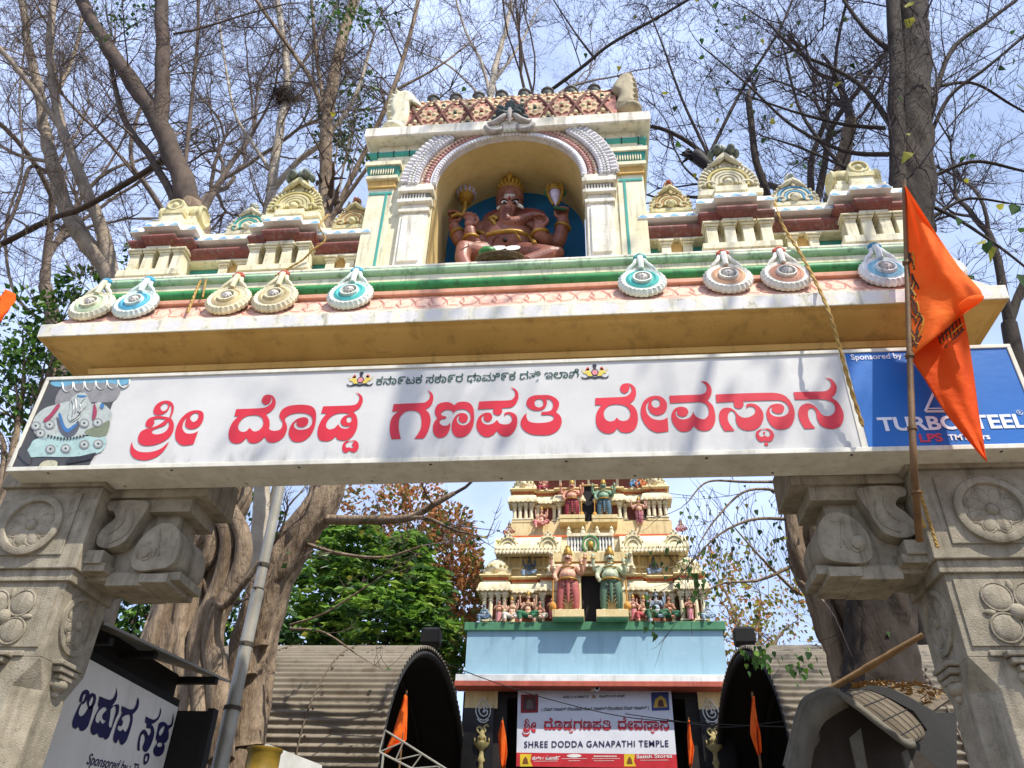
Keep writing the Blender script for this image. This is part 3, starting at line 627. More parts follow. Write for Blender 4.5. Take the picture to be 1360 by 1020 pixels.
# ================================================================== the elephant-headed statue in the niche
def s_(px, py, y): return at(580+px/6.8, 230+py/6.8, y=y)
skin = M('statue_skin', '9c6653', '74463a', s=6, r=.42, bump=.15, bs=70, blotch=.45, bcol='55302a', streak=.25)
T = thing('deity_statue', 'painted seated elephant-headed deity with gold crown and four raised arms inside the arched niche', 'statue')
b = MB()
b.ell(s_(645, 640, .46), (.27, .21, .24), 20, 14); b.ell(s_(645, 500, .50), (.22, .15, .20), 18, 12); b.ell((.02, .47, 6.2), (.34, .2, .16), 18, 10)
for pts in ([(560, 720, .46), (380, 730, .36), (250, 690, .24)], [(730, 730, .46), (860, 740, .34), (1000, 735, .22), (1090, 720, .22)]):
    b.tube(cr([s_(*p) for p in pts], 5), [.13-.05*k/10 for k in range(5*(len(pts)-1)+1)], 14)
kn = s_(250, 690, .24); b.ell(kn, (.075, .08, .08), 12, 8)
b.tube(cr([kn, (kn.x+.0, .2, kn.z-.15), (kn.x+.06, .17, 6.12)], 5), [.075-.002*k for k in range(11)], 14); b.ell((kn.x+.1, .13, 6.10), (.11, .06, .04), 12, 8)
kr = s_(1090, 720, .22); b.ell(kr, (.06, .06, .055), 12, 8)
b.tube(cr([(kr.x-.05, .2, kr.z-.03), (kr.x-.25, .16, 6.16), (.15, .14, 6.13)], 5), .07, 12)
def limb(pts, rad): b.tube(cr([s_(*p) for p in pts], 6), [rad[0]+(rad[1]-rad[0])*k/(6*(len(pts)-1)) for k in range(6*(len(pts)-1)+1)], 12)
limb([(500, 450, .55), (380, 540, .52), (230, 620, .44), (180, 540, .40), (150, 470, .38)], (.085, .052))
limb([(500, 500, .48), (430, 600, .42), (360, 640, .36), (310, 580, .30), (300, 500, .28)], (.085, .05))
limb([(800, 450, .55), (930, 560, .52), (1070, 640, .44), (1130, 510, .41), (1140, 420, .39)], (.085, .055))
limb([(800, 500, .48), (920, 600, .42), (985, 620, .36), (930, 560, .30), (925, 480, .27)], (.085, .05))
def hand(c, y, up, spread, curl, thumb):
    """palm and five unequal fingers, from pixel points"""
    px, py = c; b.ell(s_(px, py, y), (.052, .028, .055), 12, 8)
    for k, l_ in enumerate((.8, 1.0, .95, .75)):
        fx = px+(-42+28*k)*spread; f0 = s_(fx*.8+px*.2, py-35*up, y-.005); f1 = s_(fx, py-(35+45*l_)*up, y-.015-.02*curl); f2 = s_(fx+(6-4*k)*spread, py-(35+(85-60*curl)*l_)*up, y-.03-.05*curl)
        b.tube(cr([f0, f1, f2], 4), [.017, .0165, .016, .0155, .015, .0145, .013, .012, .010], 8)
    t0 = s_(px+thumb*35, py+15, y-.01); t1 = s_(px+thumb*70, py-20, y-.02); t2 = s_(px+thumb*62, py-62, y-.04)
    b.tube(cr([t0, t1, t2], 4), [.019, .0185, .018, .018, .017, .016, .015, .013, .011], 8)
hand((150, 420), .38, 1, 1.0, .75, 1); hand((300, 450), .27, 1, 1.15, .35, 1); hand((1140, 390), .39, 1, 1.1, .7, -1); hand((930, 455), .26, 1, 1.0, .6, 1)
# head and trunk
hc = s_(660, 235, .47); b.ell(hc, (.135, .13, .16), 18, 12); b.ell(s_(650, 300, .42), (.115, .11, .10), 16, 10); b.ell(s_(655, 200, .40), (.085, .07, .07), 14, 8)
for sx in (600, 722): b.ell(s_(sx, 285, .38), (.05, .05, .055), 10, 8)
tp = cr([s_(*p) for p in ((652, 270, .36), (640, 330, .31), (622, 400, .29), (640, 445, .28), (700, 445, .27), (780, 418, .27), (860, 388, .26), (935, 385, .255))], 8)
n_ = len(tp); b.tube(tp, [(.078-.048*k/n_)*(1+.05*(k % 2)) for k in range(n_)], 14)
body = fuse(b, 'body', skin, T, .0072, 2)
# ears
for pts in ([(580, 330, .52), (500, 340, .55), (425, 390, .55), (430, 450, .54), (490, 475, .53), (560, 440, .52)], [(760, 330, .52), (850, 315, .55), (960, 345, .55), (985, 400, .54), (900, 420, .53), (790, 430, .52)]):
    e = MB(); pp = cr([s_(*p) for p in pts], 5, True); c = sum(pp, V())/len(pp)
    e.loft([[c+(p-c)*.75+V((0, .012, 0)) for p in pp], pp, [p+V((0, .03, 0)) for p in pp]]); e.build('ear', M('statue_ear', '8f4a40', '7a3c34', s=8), body, smooth=60)
# tusks, eyes, brow marks
tm_ = M('ivory_paint', 'e6dccb', 'cfc3ad', s=12); e = MB()
e.tube(cr([s_(600, 300, .35), s_(570, 312, .32), s_(550, 318, .30)], 3), [.022, .021, .02, .018, .016, .014, .012], 8); e.build('tusk', tm_, body, smooth=60); e = MB(); e.tube(cr([s_(720, 292, .35), s_(750, 298, .32), s_(778, 312, .29)], 3), [.024, .023, .022, .02, .018, .015, .01], 8)
e.build('tusk', tm_, body, smooth=60)
from mathutils.bvhtree import BVHTree
_bvh = BVHTree.FromPolygons([v.co[:] for v in body.data.vertices], [p.vertices[:] for p in body.data.polygons])
def on_body(px, py, lift=.004):
    """the point of the statue's skin seen at a photo pixel"""
    d = (s_(px, py, .3)-CAM).normalized(); h = _bvh.ray_cast(CAM, d)[0]
    return (h if h is not None else s_(px, py, .33))-d*lift
def line(mb, pts, r_, n=6): mb.tube(cr([on_body(*p) for p in pts], 4), r_, n)
e = MB()
for sx in (608, 708): e.ell(on_body(sx, 262), (.026, .014, .016), 10, 6)
for k in range(3): line(e, [(612, 196+k*12), (640, 192+k*12), (672, 192+k*12), (706, 196+k*12)], .0055)
e.mat(1)
for sx in (610, 706): e.ell(on_body(sx, 262, .016), (.012, .01, .013), 8, 6)
line(e, [(582, 248), (606, 236), (640, 250)], .008); line(e, [(678, 250), (710, 236), (738, 246)], .008); line(e, [(580, 275), (605, 280), (632, 272)], .005); line(e, [(686, 272), (712, 280), (738, 272)], .005)
e.ell(on_body(617, 603, .0), (.02, .02, .022), 8, 6)
e.mat(2)
for k in range(9): y_ = 300+k*14; line(e, [(598-.8*k, y_), (628, y_+7), (676-1.5*k, y_+2)], .0035)
for k in range(7): x_ = 700+k*30; line(e, [(x_, 425-9*k), (x_+12, 440-9*k), (x_+10, 462-10*k)], .0035)
line(e, [(500, 640), (520, 590), (560, 570)], .006); line(e, [(860, 600), (830, 560), (790, 545)], .006); line(e, [(222, 690), (255, 672), (290, 655)], .005)
e.mat(3); line(e, [(655, 212), (657, 224), (656, 238)], .011)
e.build('face_paint', [M('eye_white', 'e8e2da'), M('eye_black', '241c1a'), M('crease_dark', '6b3a30'), M('lip_red', '8f3a34')], body, smooth=60)
o = MB(); line(o, [(455, 560), (520, 540), (600, 528), (690, 522), (780, 540), (850, 590), (890, 640)], .02, 8); line(o, [(705, 525), (735, 570), (762, 612)], .011)
o.build('gold_chain', gold, body, smooth=60)
# crown
cw_ = s_(665, 165, .47); c = MB()
c.lathe([(.15, -.03), (.16, 0), (.15, .03), (.135, .04), (.14, .06), (.115, .10), (.09, .13), (.095, .14), (.065, .165), (.04, .19), (.045, .20), (.02, .22), (0, .23)], (cw_.x, .47, cw_.z-.02), 22)
for k in range(11):
    a = PI+PI*k/10; c.ell((cw_.x+.155*math.cos(a), .47+.155*math.sin(a), cw_.z+.02), (.024, .02, .034), 8, 6); c.ell((cw_.x+.12*math.cos(a), .47+.12*math.sin(a), cw_.z+.1), (.018, .016, .028), 8, 6)
c.ell((cw_.x, .31, cw_.z+.07), (.04, .02, .05), 10, 8)
c.xform(Matrix.Translation((cw_.x, .47, cw_.z)) @ Matrix.Diagonal((.74, .8, 1.0, 1)) @ Matrix.Translation((-cw_.x, -.47, -cw_.z)))
c.build('crown', gold, T, smooth=50)
# gold ornaments: necklace, belt, bangles, snake armlet, thread
def orn(name, pts, r_): q = MB(); q.tube(cr(pts, 6), r_, 8); return q.build(name, gold, T, smooth=60)
orn('necklace', [s_(450, 440, .45), s_(540, 500, .34), s_(640, 520, .29), s_(740, 490, .34), s_(830, 440, .45)], .013)
orn('snake_armlet', [s_(520, 510, .33), s_(530, 470, .29), s_(505, 430, .28), s_(480, 410, .29), s_(520, 395, .28), s_(545, 420, .29)], .018)
for px, py, y, r_, tilt in ((185, 545, .405, .062, .5), (310, 590, .305, .06, .1), (1138, 490, .41, .064, -.3), (925, 545, .295, .06, .2), (420, 590, .42, .09, -.6), (930, 575, .45, .09, .6)):
    c_ = s_(px, py, y); q = MB(); q.tube([c_+V((r_*math.cos(t)*math.cos(tilt), r_*math.sin(t), r_*math.cos(t)*math.sin(tilt)+.2*r_*math.sin(t))) for t in [2*PI*k/18 for k in range(19)]], .016, 8, cap=False); q.build('bangle', gold, T, smooth=60)
# mace and conch in the rear hands
m = MB(); A = s_(240, 370, .34); B = s_(262, 255, .36); C = s_(265, 195, .37)
m.tube(cr([s_(130, 395, .33), s_(190, 370, .33), A, B], 5), .018, 10); up = (C-B).normalized()
m.lathe([(.02, -.05), (.055, -.045), (.05, -.02), (.03, -.01), (.07, .02), (.085, .06), (.07, .10), (.04, .115), (.045, .125), (.02, .15), (0, .17)], tuple(B+V((0, 0, .04))), 16)
m.mat(1)
for k in range(12): a = 2*PI*k/12; m.tube([B+V((.073*math.cos(a), .073*math.sin(a), .065)), B+V((.088*math.cos(a), .088*math.sin(a), .10)), B+V((.065*math.cos(a), .065*math.sin(a), .142))], .013, 6)
m.build('mace', [gold, M('mace_grey', 'a49aa0', '7f757c', s=12)], T, smooth=60)
m = MB(); A = s_(1075, 300, .36); B = s_(1065, 110, .38); ax = (B-A); L_ = ax.length
pts = [A+ax*t for t in (0, .2, .45, .7, .85, .95, 1.0)]
m.mat(1); m.tube(pts, [.015, .03, .045, .055, .05, .03, .01], 14)
m.mat(0)
for sx in (-1, 1): m.tube([A+ax*t+V((sx*(.018+.05*math.sin(PI*min(t*.75, 1))), -.02, 0)) for t in (0, .2, .45, .7, .85, 1.0)], .014, 8)
for t, r_ in ((.68, .062), (.8, .058), (.92, .035)): m.tube([A+ax*t+V((r_*math.cos(q_), r_*math.sin(q_), 0)) for q_ in [2*PI*k/14 for k in range(15)]], .012, 6)
m.ell(A+ax*1.05, (.018, .018, .03), 8, 6); m.mat(2)
for sx in (-1, 1): m.ell(A+ax*.62+V((sx*.085, 0, .0)), (.02, .015, .05), 8, 6)
m.tube(cr([s_(1060, 310, .33), s_(1100, 320, .32), s_(1170, 330, .33)], 4), .014, 6)
m.build('conch', [gold, M('conch_lilac', 'd9cfdf', 'b0a2ba', s=14), M('tassel_green', '2e5e3a')], T, smooth=60)
cl = MB(); cl.ell((.02, .46, 6.12), (.40, .24, .09), 20, 10); cl.build('waist_cloth', M('cloth_ochre', 'b48a4a', '9a6c36', s=14), T, smooth=60)

# offerings on the sill
def b_(px, py, y=.0): return at(580+px/6.8, 230+py/6.8, y=y)
bc = b_(565, 800, -.065); BZ = NZ0+.004; TY = -.04
B = thing('offering_basket', 'shallow brown woven offering tray on the niche sill in front of the statue', 'tray')
q = MB(); q.lathe([(.13, 0), (.165, .015), (.185, .03), (.195, .052), (.187, .055), (.165, .04), (.12, .02), (0, .02)], (bc.x, TY, BZ), 30, sy=.5)
for k in range(3): q.tube([(bc.x+(.168+.012*k)*math.cos(t), TY+.5*(.168+.012*k)*math.sin(t), BZ+.012+.015*k) for t in [2*PI*j/40 for j in range(41)]], .012, 6)
q.build('tray', M('wicker_brown', '6b5636', '453622', s=30, bump=.5, bs=140, blotch=.4, bcol='2c2418'), B, smooth=50)
lv = MB()
for k in range(26):
    a = rng.uniform(0, 2*PI); r_ = rng.uniform(.02, .17); lv.ell((bc.x+r_*math.cos(a), TY+.45*r_*math.sin(a), BZ+.055+rng.uniform(-.01, .025)), (rng.uniform(.02, .05), rng.uniform(.01, .03), .012), 6, 4)
lv.build('flower_petals', M('dry_yellow', 'b79a52', '7d6a33', s=40), B, smooth=60)
for i, (px, py) in enumerate(((553, 690), (685, 690))):
    c_ = b_(px, py, TY+.01); tz = c_.z+.06
    q = MB(); R_ = .06; prof_ = [(R_*math.sin(t), -R_*math.cos(t)) for t in [PI/2*k/7 for k in range(8)]]
    q.lathe([(0.001, -R_)]+prof_[1:], (0, 0, 0), 22); q.mat(1); q.lathe([(R_, 0), (R_*.84, .002), (R_*.78, -.012), (R_*.5, -R_*.6), (0, -R_*.75)], (0, 0, 0.001), 22)
    q.xform(Matrix.Translation((c_.x, TY+.03, tz-.02)) @ Matrix.Rotation(math.radians(62), 4, 'X'))
    o = q.build('coconut_half', [M('coconut_shell', '5b4632', '3f3022', s=30), M('coconut_white', 'e6e4dc', 'd4d1c6', s=14)], None, smooth=50)
    tag(o, ('left' if i == 0 else 'right')+' white coconut half '+('beside the green fruit' if i == 0 else 'away from the green fruit')+' on the offering tray', 'coconut')
g = b_(460, 715, TY); q = MB(); q.ell((g.x, TY, g.z), (.075, .055, .05), 14, 10)
tag(q.build('green_fruit', M('fruit_green', '2f6b2c', '3f7d33', s=10, r=.4), None, smooth=60), 'green fruit at the left end of the offering tray', 'fruit')
# ================================================================== the long signboard

GLYPH={  # letter outlines traced from image pixels, projected beforehand onto the sign planes
 'shri':"""-2468,572 -2427,558 -2395,518 -2386,464 -2390,418! -2359,379 -2343,333 -2342,281 -2366,237 -2410,206 -2465,189 -2524,189 -2567,210 -2589,251 -2588,300 -2559,326 -2522,337 -2479,353 -2446,378 -2424,405! -2471,414 -2504,412 -2517,405! -2504,380 -2510,352 -2533,341 -2558,351 -2570,378 -2564,408 -2539,429 -2491,438 -2442,431 -2402,420! -2402,472 -2411,511 -2428,539! -2428,492 -2449,458 -2486,446 -2523,453 -2542,484 -2541,527 -2513,561
-2493,502 -2494,529 -2475,548 -2449,539 -2439,516 -2445,489 -2469,480
-2399,388! -2384,350 -2393,309 -2426,284 -2472,281 -2498,297 -2493,319 -2455,337 -2419,354
-2627,223! -2600,175 -2557,144 -2501,133 -2443,138 -2390,161 -2361,197 -2345,216! -2354,171 -2373,125 -2409,90 -2462,70 -2521,72 -2575,94 -2610,135 -2624,179
-2197,477 -2159,460 -2140,417 -2141,364 -2165,328 -2208,316 -2250,334 -2266,368 -2267,410 -2251,440! -2277,399 -2282,354 -2271,316 -2240,285 -2198,278 -2167,287 -2150,299! -2156,191! -2192,183 -2239,184 -2278,209 -2308,250 -2323,318 -2316,393 -2284,449 -2244,474
-2239,405 -2237,436 -2215,454 -2189,446 -2180,419 -2187,389 -2211,378""",
 'dodda':"""-1908,477! -1808,478 -1717,480 -1678,493 -1653,525 -1654,557 -1672,584! -1661,552 -1669,521 -1696,508 -1723,528 -1732,560 -1719,589 -1687,596 -1650,579 -1625,537 -1621,491 -1640,451 -1673,424! -1642,380 -1628,333 -1626,301! -1602,286 -1569,283 -1543,294 -1532,321 -1538,354 -1561,387 -1572,420 -1560,462 -1520,490 -1455,499 -1389,495 -1341,479 -1309,440 -1295,378 -1292,313 -1305,250 -1337,205 -1381,186 -1431,195 -1465,236 -1476,282 -1466,337 -1433,378 -1386,391 -1355,376 -1347,343 -1361,316 -1391,307 -1423,322 -1432,350 -1414,375! -1443,346 -1444,314 -1417,290 -1375,286 -1334,301 -1317,342 -1329,389 -1367,418 -1426,428 -1489,417 -1521,390 -1521,367 -1501,329 -1492,283 -1503,233 -1536,198 -1582,186 -1617,200 -1642,234! -1673,197 -1711,185 -1749,195 -1776,232! -1802,196 -1840,186 -1885,203 -1912,250 -1920,314 -1908,370 -1877,416! -1909,417!
-1772,315! -1790,287 -1822,282 -1851,303 -1860,340 -1843,391 -1803,417 -1745,419 -1704,401 -1680,363 -1679,321 -1701,289 -1736,284
-1259,479! -1148,479 -1043,481 -1012,496 -1001,534 -1010,567 -1038,590! -1003,577 -978,542 -974,499 -990,452 -1030,424! -1001,387 -985,331 -985,276 -1002,227 -1033,195 -1080,189 -1114,203 -1125,226! -1152,196 -1190,186 -1236,198 -1259,239 -1266,294 -1255,358 -1224,418! -1265,419!
-1125,326! -1144,295 -1178,282 -1204,297 -1212,329 -1197,375 -1161,407 -1114,417 -1069,412 -1052,403! -1090,390 -1111,354 -1095,316 -1061,304 -1030,310! -1054,286 -1091,289 -1114,308
-1069,360 -1067,378 -1053,385 -1037,377 -1031,359 -1037,340 -1049,333 -1063,341
-1012,185 -980,186 -957,163 -950,123 -967,95 -991,94 -1011,109! -1026,92 -1050,95 -1064,122 -1064,162 -1043,184
-1016,134! -1027,130 -1041,135 -1044,161 -1026,177 -999,180 -982,173! -997,164 -998,147 -985,133 -1003,126""",
 'gana':"""-743,480! -648,482 -533,484 -502,498 -486,527 -489,562 -511,593! -477,569 -460,530 -463,481 -479,448 -509,425! -481,396 -464,344 -465,286 -478,228 -500,188! -565,188! -541,230 -526,280 -527,331 -540,383 -565,410 -607,420 -648,413 -679,380 -689,336 -683,271 -660,190! -724,188! -743,244 -750,316 -739,375 -701,418! -746,417!
-303,455! -278,478 -234,483 -195,468 -168,430 -158,370 -157,298 -172,241 -204,202 -246,189 -284,205 -307,252 -309,310 -295,353 -271,381 -240,388 -212,376 -200,346 -208,317 -232,306 -255,319 -266,345 -256,377! -276,352 -274,319 -253,293 -222,287 -192,306 -180,342 -190,386 -220,415 -258,419 -292,408 -307,375! -307,397 -324,413 -356,418 -383,404 -393,386 -381,370 -355,362! -354,344! -385,341 -398,323 -388,298 -359,286 -334,294 -325,314! -320,281 -327,238 -349,203 -382,190 -414,202 -437,241 -441,299 -425,339 -414,349! -432,379 -439,424 -423,465 -386,482 -342,481""",
 'pati':"""-128,480! -27,482 86,483 114,498 127,531 118,566 89,594! 124,579 147,542 148,493 131,449 100,423 35,420! 39,389 24,364 3,361 -20,377 -25,395 -22,417! -133,414!
7,321! 24,295 55,284 89,288 108,311 107,343 89,366 68,366 56,349! 55,378! 83,386 114,378 139,353 147,309 139,252 112,207 77,187 40,195 17,221 8,235! -16,204 -52,187 -92,199 -125,239 -137,290 -127,344 -97,376 -64,386 -38,374 -29,344 -39,319 -60,310 -83,324 -89,350 -76,373! -101,350 -102,321 -84,295 -53,286 -19,297 1,318
311,519 367,515 410,491 435,453 431,409 413,373! 440,347 453,307 446,257 415,215 367,192 313,190 252,198 203,225 175,265 172,309 189,348 210,373! 211,336 229,303 276,289 330,289 373,297 397,316 396,337 379,349 349,353 314,352! 313,379! 348,379 379,389 393,418 392,451 373,478 345,485! 351,456 342,419 318,395 281,389 240,401 212,431 208,465 223,498 261,517
264,452 273,478 295,486 318,477 327,449 318,424 296,415 273,426""",
 'deva':"""688,480! 786,481 878,483 915,495 940,528 940,561 923,588! 928,558 918,528 894,512 871,525 863,553 874,583 902,596 939,590 967,556 970,500 955,457 923,425! 952,398 970,347 969,283 951,227 916,197 881,193 849,202 829,231! 804,200 768,189 727,202 695,242 686,299 696,364 729,421! 686,421!
830,317! 811,292 781,285 754,301 742,333 748,376 777,412 820,423 868,417 904,396 922,356 917,317 898,292 868,286 844,295
1103,484 1144,472 1171,434 1174,391 1159,352 1127,328 1091,325 1060,348 1046,388 1050,420 1059,444! 1038,417 1030,374 1041,330 1071,297 1112,285 1148,291 1170,305! 1168,196! 1128,190 1087,189 1042,217 1010,267 994,325 998,389 1021,443 1060,475
1071,423 1081,448 1103,457 1123,446 1129,420 1119,395 1097,386 1077,397
1196,481! 1302,482 1404,483 1435,494 1447,504 1456,534 1448,570 1419,597! 1462,585 1486,538 1481,483 1451,431! 1481,388 1489,314 1476,246 1444,202 1403,190 1364,202 1337,232! 1316,202 1280,188 1240,197 1209,240 1196,290 1202,339 1226,374 1263,388 1298,379 1313,350 1303,322 1276,306 1248,316 1236,338 1246,367! 1230,346 1229,317 1249,292 1277,286 1314,297 1337,324 1344,349! 1352,320 1373,295 1401,283 1417,285 1443,315 1450,364 1434,404 1399,420 1350,422 1197,419!""",
 'sthana':"""1510,480! 1684,482 1847,481 1919,476 1971,450 2002,394 2011,325 1996,259 1963,207 1921,188 1874,191 1840,225 1825,283 1831,336 1864,379 1914,390 1944,376 1947,347 1930,318 1901,310 1872,325 1866,350 1879,374! 1853,350 1853,311 1882,289 1930,289 1965,312 1979,351 1966,390 1934,414 1870,418 1684,418! 1687,390 1669,364 1644,360 1624,376 1623,417! 1508,413!
1701,363! 1705,392! 1738,398 1776,382 1801,337 1802,284 1777,227 1733,191 1677,186 1633,213 1619,261 1623,309 1609,342 1589,340 1570,301 1570,253 1601,185! 1535,185! 1516,236 1512,294 1524,342 1556,368 1592,367 1618,348 1645,304 1674,286 1715,292 1751,320 1756,358 1731,376
1780,194 1820,196 1844,173 1848,136 1830,104 1809,95 1791,103! 1758,96 1738,116 1733,153 1747,181
1789,147! 1776,136 1758,138 1754,162 1775,187 1803,189 1825,174 1824,146 1807,132
1782,166 1791,174 1797,165 1788,155
1790,98! 1801,81 1801,67! 1781,68 1778,85
2030,480! 2138,480 2234,480 2269,498 2288,533 2283,569 2255,593! 2300,575 2320,522 2307,467 2271,424! 2304,388 2322,315 2315,258 2287,206 2244,182 2201,184 2160,211 2146,263 2148,316 2133,345 2109,341 2094,303 2096,246 2122,188! 2052,187! 2033,248 2031,305 2052,358 2092,383 2127,380 2155,354 2183,295 2212,280 2245,289 2272,321 2276,370 2250,400 2198,415 2029,418!""",
 "stall":"""1073,416! 1073,479 1115,507 1156,499 1167,466 1140,419! 1104,366 1118,335 1156,330 1190,355 1199,387 1174,412 1164,460 1190,499 1237,506 1267,474 1274,414 1271,353 1265,282 1220,243 1181,243 1161,265! 1126,239 1079,253 1066,289 1084,352 1100,405!
1211,481 1238,462 1232,425 1212,415 1195,437
1300,505! 1435,511 1485,536 1497,582 1479,618! 1520,582 1534,537 1511,494 1491,474! 1550,503 1593,507 1618,459 1605,414 1593,344 1582,274 1545,246 1508,255! 1461,246 1416,267! 1378,246 1332,255 1310,291 1316,362 1337,428! 1309,448!
1352,411 1399,448 1445,442 1411,393 1438,368 1481,367! 1445,339 1403,356! 1387,332 1347,339 1335,372
1497,454! 1537,489 1572,460 1577,387 1574,340 1536,347 1518,406
1636,512! 1773,516 1829,550 1828,623! 1868,598 1876,544 1826,489! 1852,445 1855,364 1840,292 1794,255 1754,265 1725,286! 1702,250 1652,267 1639,316 1642,390 1660,442 1666,470! 1645,478!
1700,445 1773,477 1811,447 1813,383 1786,351 1749,365! 1717,342 1677,345 1667,369 1713,379 1716,411 1691,422
2034,520! 2168,523 2235,566 2233,636! 2259,607 2256,554 2196,500 2152,486! 2210,464 2242,424 2238,345 2201,280 2142,274 2113,300 2117,355 2078,387 2043,374 2051,321 2085,264! 2046,260! 2018,315 2015,380 2052,420 2103,419 2155,396 2178,423 2158,447 2091,439! 2076,472! 2044,474!
2178,256 2239,273 2266,244 2255,204 2212,180 2182,208
2204,241 2228,249 2239,223 2221,206 2202,217
2358,543 2434,532! 2487,561 2468,641! 2506,601 2515,549 2466,504! 2498,451 2482,407 2444,389! 2475,366 2471,313 2411,278 2332,278 2295,316 2327,373 2284,399 2277,454 2278,518
2336,489 2376,515 2387,482 2365,443 2332,431 2316,456
2363,379 2410,382 2415,360 2369,346 2336,357
847,375! 870,352 862,293 837,250! 813,245! 816,311
829,220 862,209 878,156 867,90 839,67 807,106 811,180
834,198 848,192 855,152 844,113 829,124 824,164"""}
SG = thing('signboard', 'long white box signboard with red lettering hung across the gateway under the ochre cornice', 'signboard')
SG.location = (.0275, -.2005, .0688); SG.scale = (.957,)*3  # whole sign scaled about the camera, so moved forward with its outline in view unchanged
alu = M('sign_frame', 'dcd8c8', 'c4bfae', s=5, r=.55, bump=.03, streak=.3, scol='6a6353')
def sheet_mat(name, col, c2, grime=True):
    m = M(name, col, c2, s=1.2, r=.36, bump=.14, bs=1.1, bdist=.06)
    if grime:
        n = m.node_tree.nodes; l = m.node_tree.links.new; b = n['Principled BSDF']; src = b.inputs['Base Color'].links[0].from_socket
        t = n.new('ShaderNodeTexCoord'); mp_ = n.new('ShaderNodeMapping'); mp_.inputs['Scale'].default_value = (3.2, 1, 1.1); l(t.outputs['Object'], mp_.inputs[0])
        q = n.new('ShaderNodeTexNoise'); q.inputs['Scale'].default_value = 2.2; q.inputs['Detail'].default_value = 8; q.inputs['Roughness'].default_value = .7; l(mp_.outputs[0], q.inputs[0])
        sp_ = n.new('ShaderNodeSeparateXYZ'); l(t.outputs['Object'], sp_.inputs[0])
        mr = n.new('ShaderNodeMapRange'); mr.inputs[1].default_value = 4.50; mr.inputs[2].default_value = 4.24; l(sp_.outputs[2], mr.inputs[0])
        r2 = n.new('ShaderNodeMapRange'); r2.inputs[1].default_value = .5; r2.inputs[2].default_value = .8; l(q.outputs[0], r2.inputs[0])
        p2 = n.new('ShaderNodeMath'); p2.operation = 'POWER'; l(mr.outputs[0], p2.inputs[0]); p2.inputs[1].default_value = 2.0
        mu = n.new('ShaderNodeMath'); mu.operation = 'MULTIPLY'; l(p2.outputs[0], mu.inputs[0]); l(r2.outputs[0], mu.inputs[1])
        x = n.new('ShaderNodeMix'); x.data_type = 'RGBA'; l(mu.outputs[0], x.inputs[0]); l(src, x.inputs[6]); x.inputs[7].default_value = lin('6b6a5c'); l(x.outputs[2], b.inputs['Base Color'])
    return m
SX0, SX1, SZ0, SZ1 = -3.50, 3.53, 4.22, 5.04
fm = MB(); fm.box(SX0, SX1, .02, .30, SZ0, SZ1)
for a in ((SX0, SX1, SZ0, SZ0+.035), (SX0, SX1, SZ1-.03, SZ1), (SX0, SX0+.03, SZ0+.035, SZ1-.03), (SX1-.03, SX1, SZ0+.035, SZ1-.03)): fm.box(a[0], a[1], -.012, .02, a[2], a[3])
fm.box(-.37, -.36, -.016, .28, SZ0-.003, SZ0+.03)
fm = fm.build('frame', alu, SG, bevel=.004)
bo = MB()
for k in range(15): bo.lathe([(.011, 0), (.011, .006), (0, .008)], (SX0+.3+k*.46, .03+.22*(k % 2), SZ0-.0), 8); 
bo.build('screw', M('rust_dark', '3a2e26'), fm)
PX = -2.885; BX = 2.43
MB().box(SX0+.03, SX1-.03, .0, .02, SZ0+.035, SZ1-.03).build('face_panel', sheet_mat('sign_white', 'cfcdc7', 'bfbdb8'), SG)
MB().box(2.385, 2.41, -.006, .0, SZ0+.035, SZ1-.03).build('seam_strip', alu, SG)
red = M('sign_red', 'cf2f3c', 'c42a36', s=2, r=.4, bump=0)
def on_sign(mb, shape, d=.004, fn=None): return put(mb, shape, (lambda x, y: (x, -d, y)) if fn is None else (lambda x, y: (fn(x, y)[0], -d, fn(x, y)[1])))
polys = {k: [outline(t) for t in v.split('\n')] for k, v in GLYPH.items()}
for ks in (('shri',), ('dodda',), ('gana', 'pati'), ('deva', 'sthana')):
    lt = MB()
    for k in ks: sh = flat_shape(polys[k]); on_sign(lt, ([(x/1000, y/1000+4.22) for x, y in sh[0]], sh[1]))
    lt.build('red_word', red, SG, fix=False)
# department line above, dark green
def kline(mb, txt, x0, x1, fn, subs=(), h=None, bold=.012):
    sh = text_shape(txt, 1, bold); xs = [p[0] for p in sh[0]]; k = (x1-x0)/(max(xs)-min(xs)); kh = h or k
    put(mb, sh, lambda x, y: fn(x0+(x-min(xs))*k, y*kh))
    for ch, fx, fy, fs in subs:
        s2 = text_shape(ch, fs, bold); put(mb, s2, lambda x, y: fn(x0+fx*(x1-x0)+x*k, (y+fy)*kh))
    return k
A = at(500, 507, y=0); B = at(769, 497, y=0)
gl = MB(); DEPT = 'ಕನಾ೯ಟಕ ಸಕಾ೯ರ ಧಾಮಿ೯ಕ ದತಿ ಇಲಾಖೆ'
kline(gl, DEPT, A.x, B.x, lambda x, y: (x, -.004, A.z+(B.z-A.z)*(x-A.x)/(B.x-A.x)-.03+y), [('ತ', .79, -.30, .42)], h=.095, bold=.009)
gl.build('green_lettering', M('sign_green', '1f4f4a', bump=0), SG, fix=False)
